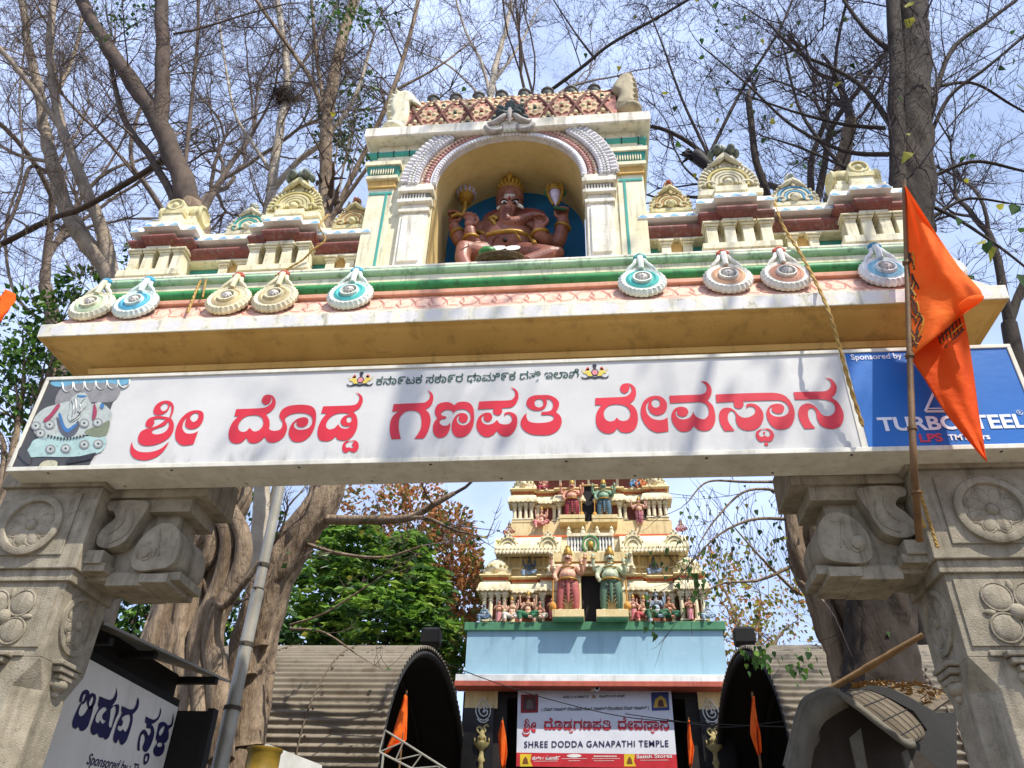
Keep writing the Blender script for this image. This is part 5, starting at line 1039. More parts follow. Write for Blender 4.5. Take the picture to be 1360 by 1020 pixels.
# ---- painted figures on the tower
def fig(label, px, row, top, y, pose, skin_, cloth, crown='gold', arms=2, club=0, female=False, group='painted figures on the tower', name='painted_figure', cat='statue', fat=1.0, ped=0):
    P0 = at(px, row, y=y); H = at(px, top, y=y).z-P0.z
    root = thing(name, label, cat, group); root.location = P0
    sk = M('skin_'+skin_, skin_, None, s=10, r=.55, bump=.05, bs=60, streak=.15); cl = M('cloth_'+cloth, cloth, None, s=14, bump=.15, bs=60)
    b = MB(); S = lambda x, y_, z: (x*H, y_*H, z*H)
    def tb(pts, rad, n=9): pp = cr([S(*p) for p in pts], 4); b.tube(pp, [H*(rad[0]+(rad[-1]-rad[0])*k/(len(pp)-1)) for k in range(len(pp))], n)
    c = MB(); sit = pose == 'sit'
    if sit:
        hz = .16; tz = 1.32
        b.ell(S(0, 0, .2), (H*.15*fat, H*.12, H*.12), 12, 8)
        for s in (-1, 1):
            tb([(s*.08, -.02, .17), (s*.24, -.12, .19), (s*.27, -.16, .15)], (.085, .06)); tb([(s*.27, -.15, .15), (s*.15, -.2, .06), (s*.02, -.2, .05)] if s > 0 else [(s*.25, -.16, .16), (s*.22, -.2, .0), (s*.2, -.22, -.12)], (.06, .04))
            c.tube(cr([S(s*.06, -.02, .17), S(s*.24, -.12, .19), S(s*.27, -.17, .14)], 4), [H*.095]*9, 9); c.tube(cr([S(s*.26, -.17, .15), S(s*.14, -.2, .07)] if s > 0 else [S(s*.25, -.17, .16), S(s*.22, -.2, -.02)], 4), [H*.068]*5, 9)
        c.ell(S(0, 0, .15), (H*.17, H*.13, H*.1), 10, 8); Z = lambda z: .2+(z-.46)*1.42
    else:
        Z = lambda z: z
        st_ = .10 if pose == 'guard' else .055
        for s in (-1, 1):
            tb([(s*.065, 0, .46), (s*st_, -.015, .27), (s*st_*1.1, .0, .04)], (.072, .035)); b.ell(S(s*st_*1.2, -.05, .02), (H*.035, H*.07, H*.025), 8, 6)
            if not female: c.tube(cr([S(s*.06, 0, .47), S(s*st_, -.015, .27), S(s*st_*1.1, 0, .07)], 4), [H*(.083-.005*k)*(1+.07*(k % 2)) for k in range(9)], 10)
        if female:
            c.lathe([(.07*H, .03*H), (.1*H, .04*H), (.085*H, .25*H), (.095*H, .42*H), (.08*H, .5*H)], (0, 0, 0), 14)
            for k in range(9): a = PI+PI*k/8; c.tube([S(.09*math.cos(a), .09*math.sin(a), .05), S(.078*math.cos(a), .078*math.sin(a), .4)], H*.012, 5)
        else: c.ell(S(0, 0, .46), (H*.105*min(fat, 1.1), H*.085, H*.06), 10, 8); c.tube([S(0, -.08, .45), S(.0, -.095, .3), S(0, -.08, .14)], [H*.035, H*.03, H*.015], 8)
    b.ell(S(0, -.02*fat, Z(.55)), (H*.105*fat, H*.09*fat, H*.1), 12, 8); b.ell(S(0, 0, Z(.67)), (H*.125*(.8 if female else 1), H*.075, H*.085), 12, 8)
    if female:
        for s in (-1, 1): b.ell(S(s*.045, -.065, Z(.665)), H*.04, 8, 6)
    hz_ = Z(.83); b.tube([S(0, 0, Z(.7)), S(0, 0, Z(.8))], H*.038, 9); b.ell(S(0, -.01, hz_), (H*.058, H*.06, H*.07), 12, 8); b.ell(S(0, -.072, hz_-.01), (H*.012, H*.014, H*.018), 6, 5)
    for s in (-1, 1): b.ell(S(s*.06, 0, hz_), (H*.014, H*.014, H*.028), 6, 5)
    A1 = [(.115, 0, .70), (.19, -.02, .57), (.17, -.1, .47), (.165, -.13, .44)] if club else [(.115, 0, .70), (.19, -.02, .57), (.13, -.12, .58), (.1, -.15, .62)]
    A2 = [(-.115, 0, .70), (-.2, -.02, .58), (-.2, -.1, .66), (-.19, -.13, .73)]
    AL = [[(-x, y_, Z(z)) for x, y_, z in A1], [(-x, y_, Z(z)) for x, y_, z in A2]]
    if arms == 2 and not club: AL[1] = [(x, y_, Z(z)) for x, y_, z in A1]
    if arms == 4: AL += [[(-.11, .02, Z(.71)), (-.23, .02, Z(.66)), (-.25, -.03, Z(.8)), (-.25, -.05, Z(.84))], [(.11, .02, Z(.71)), (.23, .02, Z(.66)), (.25, -.03, Z(.8)), (.25, -.05, Z(.84))]]
    for A in AL:
        tb(A, (.042, .022)); e = V(A[-1]); b.ell(S(*e), (H*.026, H*.02, H*.03), 8, 6)
        for k in range(4): b.tube([S(e.x-.016+.011*k, e.y-.01, e.z+.015), S(e.x-.02+.013*k, e.y-.015, e.z+.048-.004*abs(k-1))], H*.007, 5)
        b.tube([S(e.x+.02, e.y-.005, e.z), S(e.x+.036, e.y-.012, e.z+.02)], H*.008, 5)
    bo_ = fuse(b, 'body', sk, root, max(.008, H/95), 2)
    c.build('garment', cl, bo_, smooth=60)
    if pose == 'guard' and H > .9:      # pale stripes wound round the trouser legs, a gold tasselled apron
        w_ = MB()
        for s in (-1, 1):
            for k in range(6):
                f_ = .12+.13*k; x_ = s*(.06+(.11-.06)*f_); z_ = .45-.38*f_; rr = .083-.04*f_; w_.tube([S(x_+rr*math.cos(t), rr*math.sin(t)*1.0, z_+.02*math.cos(t)*s) for t in [2*PI*q_/12 for q_ in range(13)]], H*.007, 5)
        w_.build('trouser_stripe', M('stripe_pale', 'd9c9b0', None, s=12), bo_, smooth=60)
    o = MB()
    if crown == 'gold':
        o.mat(0).lathe([(.062*H, 0), (.07*H, .02*H), (.06*H, .05*H), (.062*H, .07*H), (.045*H, .11*H), (.03*H, .13*H), (.035*H, .145*H), (0, .17*H)], S(0, .0, Z(.865)), 12)
    else:
        o.mat(1).ell(S(0, .012, Z(.86)), (H*.066, H*.066, H*.06), 10, 8); o.ell(S(0, .0, Z(.94)), (H*.03, H*.03, H*.035), 8, 6)
        for s in (-1, 1): o.tube([S(s*.055, .02, Z(.85)), S(s*.075, .03, Z(.75)), S(s*.07, .03, Z(.68))], [H*.025, H*.022, H*.01], 7)
    o.build('crown' if crown == 'gold' else 'hair', [gold, M('hair_dark', '2a2624', '3a3430', s=20)], bo_, smooth=60); o = MB()
    for zz, rx, ry in ((Z(.745), .07, .075), (Z(.69), .1, .09)): o.tube([S(rx*math.cos(t), -.01+ry*math.sin(t), zz+.03*math.sin(t)) for t in [2*PI*k/14 for k in range(15)]], H*.01, 5)
    o.tube([S(.108*fat*math.cos(t), -.01+.1*fat*math.sin(t), Z(.48)) for t in [2*PI*k/14 for k in range(15)]], H*.016, 6)
    for A in (AL if H > .9 else []): p = V(A[2])*.6+V(A[3])*.4; o.tube([S(p.x+.03*math.cos(t), p.y+.03*math.sin(t), p.z) for t in [2*PI*k/10 for k in range(11)]], H*.008, 5)
    o.build('jewellery', gold, bo_, smooth=60)
    f = MB()
    for s in (-1, 1): f.mat(0).ell(S(s*.024, -.062, hz_+.012), (H*.013, H*.008, H*.008), 6, 5); f.mat(1).ell(S(s*.024, -.068, hz_+.012), (H*.006, H*.005, H*.007), 6, 5); f.tube([S(s*.01, -.066, hz_+.028), S(s*.04, -.06, hz_+.03)], H*.004, 5)
    if club: f.tube([S(-.04, -.062, hz_-.03), S(0, -.072, hz_-.022), S(.04, -.062, hz_-.03)], H*.008, 5)
    f.mat(2).ell(S(0, -.064, hz_-.042), (H*.016, H*.007, H*.006), 6, 5); f.build('face_paint', [M('eye_white', 'e8e2da'), M('eye_black', '241c1a'), M('lip_red', '8f3a34')], bo_, smooth=60)
    if club:
        k = MB(); ex = V(AL[0][-1])
        if club > 0: ex = V((-ex.x, ex.y, ex.z))
        x = (-1 if club < 0 else 1)*.21
        k.tube([S(x, -.14, .44), S(x*1.03, -.12, .12)], H*.012, 7); k.lathe([(0, 0), (.04*H, .01*H), (.055*H, .05*H), (.045*H, .1*H), (.015*H, .13*H)], S(x*1.03, -.12, 0.0), 10)
        k.build('club', M('club_ochre', 'c9903f', 'b07a30', s=12), bo_, smooth=60)
    return root
D = 'd9c39a'
gd = 'guardian statues by the tower doors'
for i, (px, pc, y, row, top, lab, sk_, cl_, cb) in enumerate(((755, 0, 11.98, 815, 727, 'large pink bellied guardian statue with red trousers left of the lower tower door', 'd6a488', 'b2625c', -1), (813, 0, 11.98, 815, 727, 'large pale green guardian statue with dark green striped trousers right of the lower tower door', 'bcc4a2', '5a7660', 1),
        (760, 0, 12.72, 690, 637, 'smaller pink guardian statue in a red skirt left of the upper tower door', 'd3957a', '8f2f3c', 1), (803, 0, 12.72, 690, 637, 'smaller green guardian statue with a club right of the upper tower door', '7f9f83', '4f6b78', -1))):
    fig(lab, px, row, top, y, 'guard', sk_, cl_, arms=4, club=cb, fat=1.25, group=gd, name='guardian_statue')
    P0 = at(px, row, y=y); pd = MB(); hwid = .33 if i < 2 else .3
    pd.stack([(P0.x-hwid, P0.x+hwid, y-.28, y+.35, P0.z-.16 if i < 2 else P0.z-.1), (P0.x-hwid, P0.x+hwid, y-.28, y+.35, P0.z)]); pd.mat(1).box(P0.x-hwid+.01, P0.x+hwid-.01, y-.27, y+.3, P0.z-.19, P0.z-.14 if i < 2 else P0.z-.11)
    pd.build('pedestal', [tcream, tgreen if i < 2 else tcream], TW, bevel=.008)
FY = 12.02
for a in (('blue seated figure crouching on the far left corner of the tower base', 643, 824, 797, 11.98, 'sit', '7d97a8', '5f7488', 'hair', 2),
          ('standing woman statue in a pink and white skirt near the left corner of the tower', 662, 827, 795, FY, 'stand', 'd39a82', 'cf8f94', 'hair', 2, 0, True),
          ('seated pale elephant-headed figure left of the green-robed goddess on the tower', 679, 824, 790, FY, 'sit', 'dcae92', 'd8cfc0', 'gold', 4),
          ('seated crowned goddess in a green robe at the middle of the left tower group', 701, 824, 782, FY, 'sit', 'cfa487', '2f6a48', 'gold', 4),
          ('small seated musician in white between the green goddess and the left guardian', 717, 824, 792, FY, 'sit', 'c88f78', 'd6c9b4', 'hair', 2),
          ('small pink attendant standing just left of the left guardian statue', 733, 822, 792, FY, 'stand', 'c88878', 'b3666a', 'hair', 2),
          ('standing pink lady statue just right of the right guardian', 842, 824, 790, FY, 'stand', 'd8a594', 'cf7f86', 'gold', 2, 0, True),
          ('seated pink elephant-headed figure in a red cloth in the right tower group', 856, 823, 788, FY, 'sit', 'd9a68a', 'b05252', 'gold', 4),
          ('seated blue-faced god with a raised hair knot in the right tower group', 873, 823, 778, FY, 'sit', '9aa9b5', '3f6a4c', 'hair', 4),
          ('seated figure in a green blouse and orange shawl right of the blue-faced god', 890, 823, 785, FY, 'sit', 'b98060', '2e5f46', 'hair', 2),
          ('standing woman in a long pink skirt near the right corner of the tower', 918, 824, 790, FY, 'stand', 'd0967e', 'd18a92', 'hair', 2, 0, True),
          ('pale blue seated figure on the far right corner of the tower base', 941, 823, 796, 11.98, 'sit', 'a5b7c4', '8fa3b4', 'hair', 2),
          ('dark blue seated sage against the yellow wall left of the balcony', 703, 766, 736, 12.42, 'sit', '4f5f6e', '7f93a8', 'hair', 4),
          ('dark blue seated sage against the yellow wall right of the balcony', 869, 764, 735, 12.42, 'sit', '565f68', '8a9bb0', 'hair', 2),
          ('pink seated elephant-headed figure in the left niche of the second storey', 719, 700, 671, 12.72, 'sit', 'dba890', 'c8807c', 'gold', 4),
          ('pink standing elephant-headed figure in the right niche of the second storey', 850, 697, 660, 12.78, 'stand', 'd8a890', 'b5727a', 'gold', 4),
          ('small figure with folded arms on the left end of the second storey eave', 676, 711, 690, 12.57, 'sit', 'a98a70', '93604c', 'hair', 2),
          ('small pink figure on the right end of the second storey eave', 905, 707, 686, 12.57, 'sit', 'c79a86', 'a9666a', 'hair', 2),
          ('small seated figure in deep red just under the signboard left of the tower axis', 722, 651, 631, 12.9, 'sit', 'c98f78', '8f2f40', 'gold', 4),
          ('tiny blue figure beside an orange one under the signboard on the tower', 843, 647, 628, 12.9, 'sit', '6f97b0', '4f80a5', 'hair', 2),
          ('tiny orange-robed figure beside a blue one under the signboard on the tower', 851, 647, 627, 12.9, 'sit', 'c9844f', 'd0703c', 'hair', 2)):
    fig(*a)
# small white horse-like brackets beside the guardians' heads
for i, px in enumerate((733, 838)):
    P0 = at(px, 765, y=12.1); q = MB(); H = .5
    q.box(-.11, .11, -.08, .2, 0, .05); q.ell((0, .02, .17), (.09, .13, .11), 10, 8); q.tube([(0, -.08, .2), (0, -.13, .34), (0, -.15, .42)], [.07, .055, .05], 8); q.ell((0, -.2, .42), (.045, .085, .05), 8, 6)
    for s in (-1, 1): q.tube([(s*.06, -.1, .16), (s*.07, -.17, .1), (s*.06, -.14, .03)], [.04, .03, .025], 7); q.ell((s*.04, -.14, .48), (.015, .015, .035), 6, 5)
    o = fuse(q, 'rearing_animal', tpale, None, .012, 2); o.location = P0; tag(o, 'small pale animal figure beside the '+('left' if i == 0 else 'right')+' guardian head on the tower', 'statue')

# ---- banner over the entrance
BY = 11.9
BN = thing('entrance_banner', 'white banner with red and navy lettering over the dark tower entrance', 'banner')
def bp_(px, py): q = at(620+px/3.886, 890+py/3.886, y=BY); return q.x, q.z
(bx0, bz1), (bx1, bz0) = bp_(264, 108), bp_(1068, 470); bx1 = (bp_(1055, 108)[0]+bp_(1085, 500)[0])/2; bz0 = bp_(700, 503)[1]; bz1 = bp_(660, 104)[1]
def bl(mb, pts, d): return mb.add([(bp_(*p)[0], BY-.012-.003*d, bp_(*p)[1]) for p in pts], [tuple(range(len(pts)))])
MB().box(bx0, bx1, BY-.01, BY+.01, bz0, bz1).build('banner_sheet', M('banner_white', 'dcdde2', 'cfd0d6', s=2, r=.4, bump=.03), BN)
q = MB(); q.add([(bx0, BY-.014, bz0), (bx1, BY-.014, bz0), (bx1, BY-.014, bp_(660, 431)[1]), (bx0, BY-.014, bp_(660, 431)[1])], [(0, 1, 2, 3)]); q.mat(1)
for a, b_ in ((275, 328), (812, 862)): bl(q, [(a, 498), (b_+12, 498), (b_, 470), (b_+6, 434), (a, 434)], 1.5)
q.mat(2)
for a in (303, 840): bl(q, [(a-16, 485), (a+16, 485), (a+10, 460), (a, 446), (a-10, 460)], 2.5)
q.build('sponsor_strip', [M('strip_red', 'c42a34', bump=0), M('strip_yellow', 'e0bf2e', bump=0), M('strip_brown', '7a4a20', bump=0)], BN, fix=False)
q = MB(); bl(q, [(280, 127), (370, 125), (368, 220), (278, 222)], 1); q.mat(1); bl(q, [(292, 138), (358, 137), (357, 208), (291, 210)], 2); q.mat(4); bl(q, [(305, 200), (345, 200), (340, 165), (325, 150), (310, 165)], 3)
dp_ = [M('pic_red', '8f2f34', bump=0), M('pic_dark', '5a3a38', bump=0), M('pic_blue', '3f4a80', bump=0), M('pic_yellow', 'c9a545', bump=0), M('pic_grey', '6f5f5a', bump=0)]
q.build('deity_picture', dp_, BN, fix=False); q = MB()
q.mat(2); bl(q, [(950, 116), (1040, 114), (1046, 208), (954, 211)], 1); q.mat(3); bl(q, [(962, 195), (1036, 192), (1025, 150), (1000, 132), (972, 152)], 2); q.mat(1); bl(q, [(985, 190), (1018, 190), (1012, 160), (1000, 150), (988, 162)], 3)
q.build('deity_picture', dp_, BN, fix=False)
def tline(mb, txt, a, b_, h, bold=.01, d=2, sp=1):
    (xa, za), (xb, zb) = bp_(*a), bp_(*b_); s_h = text_shape(txt, 1, bold, space=sp); X = [v[0] for v in s_h[0]]; k = (xb-xa)/(max(X)-min(X)); kv = (bp_(a[0], a[1]-h)[1]-za)/.7
    put(mb, s_h, lambda x, y: (xa+(x-min(X))*k, BY-.012-.003*d, za+(zb-za)*(x-min(X))/(max(X)-min(X))+y*kv))
def word(keys, xa, xb, base, capz):
    P = [p for k in keys for p in polys[k]]; xs = [v[0] for p in P for v in p]; x_0, x_1 = min(xs), max(xs); A, B = bp_(xa, base)[0], bp_(xb, base)[0]; k = (B-A)/(x_1-x_0); kv = (bp_(xa, capz)[1]-bp_(xa, base)[1])/(560-180); z_ = bp_(xa, base)[1]
    q = MB()
    for kk in keys:
        sh_ = flat_shape(polys[kk]); put(q, sh_, lambda x, y: (A+(x-x_0)*k, BY-.018, z_+(y-195)*kv))
    q.build('red_word', M('banner_red', 'c0303c', bump=0), BN, fix=False)
word(['shri'], 286, 358, 320, 252); word(['dodda'], 398, 548, 308, 250); word(['gana', 'pati'], 550, 745, 308, 250); word(['deva', 'sthana'], 780, 1046, 308, 248)
q = MB(); tline(q, 'SHREE DODDA GANAPATHI TEMPLE', (296, 400), (1042, 395), 32, .014, 2, 1.12); q.build('navy_lettering', M('banner_navy', '23244f', bump=0), BN, fix=False)
q = MB(); tline(q, 'ಕನಾ೯ಟಕ ಸಕಾ೯ರ', (497, 146), (628, 144), 12, .02); tline(q, 'ಧಾಮಿ೯ಕ ದತಿ ಇಲಾಖೆ', (683, 143), (815, 140), 12, .02); tline(q, '( ದೊಡ ಗಣಪತಿ ದೇವಸಾನ ದೊಡ ಗಣಪತಿ ದೇವಸಾನ ದೊಡ ಗಣಪತಿ )', (385, 212), (940, 203), 15, .02)
q.build('small_lettering', M('banner_ink', '33332f', bump=0), BN, fix=False)
e0_ = bp_(655, 138); emblem(e0_[0], e0_[1], .05, lambda x, z: (x, BY-.018, z), BN)
q = MB(); tline(q, 'ಸತೀಶ ಸೋಸ೯', (337, 464), (482, 462), 16, .03); q.build('strip_lettering', M('banner_strip_white', 'e6e2dc', bump=0), BN, fix=False); q = MB(); tline(q, 'Satish Stores', (876, 456), (1060, 452), 18, .02)
for a, b_, r_ in ((345, 470, 470), (490, 620, 457), (525, 585, 468), (645, 790, 457), (655, 760, 468), (895, 1040, 465)): bl(q, [(a, r_+2), (b_, r_+1), (b_, r_-1), (a, r_)], 2)
for a, b_, r_ in ((655, 775, 446),):
    for k in range(14): x = a+(b_-a)*k/14; bl(q, [(x, r_+3), (x+6, r_+3), (x+6, r_-4), (x, r_-4)], 2)
pp = [bp_(554+38*math.cos(t), 443+9*math.sin(t)) for t in [2*PI*k/20 for k in range(20)]]; q.add([(x, BY-.018, z) for x, z in pp], [tuple(range(20))])
q.build('strip_lettering', M('banner_strip_white', 'e6e2dc', bump=0), BN, fix=False)
# security camera under the ledge
SC_ = thing('security_camera', 'small white security camera under the ledge above the banner', 'camera')
P0 = at(791, 915, y=11.8); q = MB(); q.box(P0.x-.09, P0.x-.0, 11.72, 11.82, P0.z-.05, P0.z+.07); q.build('mount', M('camera_white', 'd6d3cc', r=.4), SC_, bevel=.01)
q = MB(); q.tube([(P0.x+.03, 11.82, P0.z-.01), (P0.x+.03, 11.62, P0.z-.03)], [.045, .05], 12); q.mat(1).tube([(P0.x+.03, 11.62, P0.z-.03), (P0.x+.03, 11.61, P0.z-.031)], [.035, .03], 12); q.build('lens_housing', [M('camera_white', ''), dark], SC_, smooth=40)
# ---- ground
gr = MB(); N = 30
def gz(y): t = max(0, min(1, (y-1)/9.5)); return 1.6*t*t*(3-2*t)
ys = [-60, -20, -6, 0]+[1+k for k in range(11)]+[14, 20, 40, 120, 900]
for i in range(len(ys)-1):
    gr.add([(-900, ys[i], gz(ys[i])), (900, ys[i], gz(ys[i])), (900, ys[i+1], gz(ys[i+1])), (-900, ys[i+1], gz(ys[i+1]))], [(0, 1, 2, 3)])
tag(gr.build('ground', M('ground_dirt', '6a5d4a', '554a3a', s=.6, bump=.3, bs=14, blotch=.3, bcol='5a4c3a'), None, smooth=60), 'dusty brown ground around the gateway', None, None, 'structure')
pt = MB()
for i in range(3, 15): pt.add([(-2.3, ys[i], gz(ys[i])+.006), (2.4, ys[i], gz(ys[i])+.006), (2.4, ys[i+1], gz(ys[i+1])+.006), (-2.3, ys[i+1], gz(ys[i+1])+.006)], [(0, 1, 2, 3)])
pt.add([(-6, -14, .006), (6, -14, .006), (6, 0, .006), (-6, 0, .006)], [(0, 1, 2, 3)])
tag(pt.build('path', M('path_stone', '7d7466', '6a6255', s=1.2, bump=.2, bs=20), None, smooth=60), 'paved path leading through the gateway to the tower', None, None, 'structure')
# ================================================================== sheds, stall, poles, flags, ropes
galv = M('corrugated_sheet', '857b6c', '6d6454', s=1.1, r=.75, bump=.15, blotch=.6, bcol='5a4a36', streak=.5, scol='4a3d2d', ss=.4)
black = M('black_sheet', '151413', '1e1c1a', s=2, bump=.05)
steel = M('steel_pole', 'aaa699', '918d80', s=3, r=.4, metal=.25, bump=.05, streak=.3, scol='4f463a')
saff = M('saffron_cloth', 'ff8a30', 'fb7420', s=4, r=.85, bump=.5, bs=5, trans=.5, bdist=.05)
bamboo = M('bamboo', '7a5a34', '5e4326', s=9, r=.6, bump=.15)
rope_m = M('coir_rope', 'b4924f', '96763a', s=30, bump=.4, bs=160)
def shed(label, x0, x1, xe):
    """barrel roof lying along x; xe = the end that faces the path"""
    t = thing('barrel_shed', label, 'shed', 'corrugated barrel sheds beside the tower'); yc, zc, a, b = 9.3, 3.2, 3.7, 2.3
    N = 660; ring = []; inn = []
    for k in range(N+1):
        th = PI*(k/N); rp_ = .022*math.sin(k*2*PI/10); ring.append((yc-(a+rp_)*math.cos(th), zc+(b+rp_)*math.sin(th))); 
    for k in range(N, -1, -1):
        th = PI*(k/N); rp_ = .022*math.sin(k*2*PI/10)-.012; inn.append((yc-(a+rp_)*math.cos(th), zc+(b+rp_)*math.sin(th)))
    q = MB(); xs = [x0+(x1-x0)*k/4 for k in range(5)]
    q.loft([[(x, y, z) for y, z in ring+inn] for x in xs])
    q.build('roof', galv, t, smooth=50)
    q = MB()      # sheet laps and bolt rows
    for k in range(1, 6):
        xx = x0+(x1-x0)*k/6; q.tube([(xx, yc-(a+.015)*math.cos(PI*j/60), zc+(b+.015)*math.sin(PI*j/60)) for j in range(61)], .014, 5)
        for j in range(3, 58, 3): q.ell((xx+.06, yc-(a+.025)*math.cos(PI*j/60), zc+(b+.025)*math.sin(PI*j/60)), .018, 6, 4)
    q.build('sheet_lap', M('lap_rust', '5f5140', '453a2d', s=8), t)
    s = 1 if xe == x1 else -1
    q = MB(); q.loft([[(x, yc-(a-.05)*math.cos(PI*k/48), zc+(b-.05)*math.sin(PI*k/48)) for k in range(49)] for x in (x0+.02, x1-.02)], ring_closed=False, cap=False); q.build('shade_lining', black, t, smooth=40, fix=False)  # added black skin under the sheet, standing in for the shaded interior
    q = MB()
    for xx, ra in ((xe-s*.06, .06), (xe-s*.9, .05), (xe-s*1.8, .05), (xe-s*2.7, .05)):
        q.tube([(xx, yc-(a-.1)*math.cos(PI*k/40), zc+(b-.1)*math.sin(PI*k/40)) for k in range(41)], ra, 6)
    q.build('roof_rib', black, t, smooth=60)
    q = MB(); q.prism([(yc-(a-.14)*math.cos(PI*k/40), zc+(b-.14)*math.sin(PI*k/40)) for k in range(41)], xe-s*2.9, xe-s*2.8, 'x'); q.build('shade_wall', black, t)  # added black wall across the vault, painting its unlit depth
    q = MB()
    for k in range(4):
        for y in (yc-a+.05, yc+a-.05): q.box(x0+.1+(x1-x0-.25)*k/3, x0+.2+(x1-x0-.25)*k/3, y-.05, y+.05, gz(y)-.2, zc+.05)
    q.box(x0, x1, yc-a+.12, yc-a+.16, .3, zc-.05); q.build('post', black, t)
    return t
shed('long corrugated barrel shed with a black open end left of the tower', -8.2, -2.0, -2.0)
shed('corrugated barrel shed with a black open end right of the tower', 2.86, 8.6, 2.86)
for i, (px, py, x) in enumerate(((549, 852, -2.25), (992, 838, 3.15))):
    y = 9.3; z = 5.5; t = thing('flood_light', 'black flood light standing on the ridge of the '+('left' if i == 0 else 'right')+' barrel shed', 'lamp')
    q = MB(); q.box(x-.02, x+.02, y-.02, y+.02, z-.04, z+.2); q.tube([(x-.16, y, z+.42), (x-.16, y, z+.2), (x+.16, y, z+.2), (x+.16, y, z+.42)], .015, 6); q.build('bracket', black, t)
    q = MB(); q.stack([(x-.14, x+.14, y-.08, y+.1, z+.26), (x-.17, x+.17, y-.12, y+.08, z+.3), (x-.17, x+.17, y-.14, y+.06, z+.52), (x-.13, x+.13, y-.08, y+.08, z+.57)]); q.build('lamp_body', black, t, bevel=.01)
# ---- footwear stall at the lower left
ST = thing('footwear_stall', 'small stall with a white navy-lettered sign under a sloping sheet roof', 'stall')
wsign = M('stall_sign_white', 'dedad0', 'cfcabd', s=1.5, r=.45, bump=.02, streak=.2, scol='7a7362')
MB().box(-3.14, -3.1, .86, 2.545, 2.36, 3.205).build('sign_panel', wsign, ST)
q = MB()
for l in GLYPH['stall'].split('\n')[:0]: pass
def sp_(px, py): c_ = at(60+px/5.2308, 860+py/5.2308, x=-3.1); return (c_.y, c_.z)
loop_ = outline2([sp_(*p) for p in ((292, 408), (286, 372), (303, 330), (328, 316), (350, 335), (346, 382), (326, 420), (305, 426))]); hole_ = outline2([sp_(*p) for p in ((325, 340), (332, 362), (318, 400), (305, 406), (303, 380))])
bowl_ = outline2([sp_(*p) for p in ((262, 372), (240, 415), (230, 455), (240, 476), (262, 470), (285, 440), (300, 412), (330, 412), (316, 480), (292, 550), (258, 580), (236, 572), (229, 552), (205, 566), (186, 545), (190, 500), (218, 435), (244, 385))])
hook_ = outline2([sp_(*p) for p in ((235, 378), (240, 340), (258, 306), (285, 292), (303, 308), (298, 345), (272, 384), (255, 395), (272, 350), (278, 325), (264, 330), (252, 372))])
WD = MB(); 
for ps in ([loop_, hole_], [bowl_], [hook_]): sh_ = flat_shape(ps); put(WD, sh_, lambda y, z: (-3.096, y, z))
nm_ = M('stall_navy', '1f1d4a', bump=0); lk = polys['stall']
for ps in (lk[2:7],): sh_ = flat_shape(ps); put(WD, ([(x/1000, y/1000+2.5) for x, y in sh_[0]], sh_[1]), lambda y, z: (-3.096, y, z))
WD.build('stall_word', nm_, ST, fix=False)
for ps in (lk[7:13], lk[13:]): WD = MB(); sh_ = flat_shape(ps); put(WD, ([(x/1000, y/1000+2.5) for x, y in sh_[0]], sh_[1]), lambda y, z: (-3.096, y, z)); WD.build('stall_word', nm_, ST, fix=False)
a_ = at(60+280/5.23, 860+808/5.23, x=-3.1); b_2 = at(60+640/5.23, 860+880/5.23, x=-3.1); s2 = text_shape('Sponsored by : Th', 1, .012, .25); X_ = [p[0] for p in s2[0]]; k_ = (b_2.y-a_.y)/(max(X_)-min(X_))
put(q, s2, lambda x, y: (-3.096, a_.y+x*k_, a_.z+(b_2.z-a_.z)*x/max(X_)+y*.105))
q.build('stall_lettering', M('stall_navy', '1f1d4a', bump=0), ST, fix=False)
e1, e2 = at(138, 829, x=-2.82), at(305, 907, x=-2.82)
q = MB(); d_ = (e2-e1); e1 = e1-d_*.0
q.loft([[tuple(e1), tuple(e2), (-4.4, e2.y, e2.z+.42), (-4.4, e1.y, e1.z+.42)], [tuple(e1+V((0, 0, .02))), tuple(e2+V((0, 0, .02))), (-4.4, e2.y, e2.z+.44), (-4.4, e1.y, e1.z+.44)]])
q.build('roof_sheet', M('stall_roof', '8d8a80', '77746a', s=3, r=.5, streak=.3), ST)
q = MB(); q.box(-4.3, -2.9, e1.y+.25, e1.y+.31, e1.z-.06, e1.z-.01); q.box(-3.3, -2.84, 2.6, 2.66, e2.z-.07, e2.z-.01); q.box(-3.3, -2.9, 1.55, 1.61, e1.z+.03, e1.z+.08); q.box(-3.2, -3.13, e1.y+.3, 2.6, 3.2, 3.28)
q.build('roof_bracket', black, ST)
q = MB(); q.box(-4.4, -3.2, .5, 2.6, gz(2)-.1, 3.5); q.box(-3.2, -2.78, 2.56, 2.62, .2, 3.18); q.box(-2.82, -2.76, 2.54, 2.64, .2, 3.2)
q.build('cabin', black, ST)
# ---- tall steel pole
PL = thing('steel_pole', 'tall grey stepped steel pole beside the left pillar', 'pole')
MB().tube([(-2.80, 3, 0), (-2.80, 3, 3.30)], .075, 20).build('lower_tube', steel, PL, smooth=50); MB().tube([(-2.80, 3, 3.28), (-2.80, 3, 4.45)], .064, 20).build('middle_tube', steel, PL, smooth=50)
MB().tube([(-2.80, 3, 4.44), (-2.80, 3, 6.6)], .054, 20).build('upper_tube', steel, PL, smooth=50)
q = MB()
for z in (3.3, 3.9, 4.45, 4.72):
    r_ = .082 if z < 3.5 else .07 if z < 4.4 else .062; q.tube([(-2.8, 3, z-.02), (-2.8, 3, z+.02)], r_, 20); q.tube([(-2.8, 3-r_, z), (-2.8, 3-r_-.03, z)], .012, 6)
q.build('pole_band', M('band_rust', '5d564b', '453d33', s=20, metal=.5), PL, smooth=40)
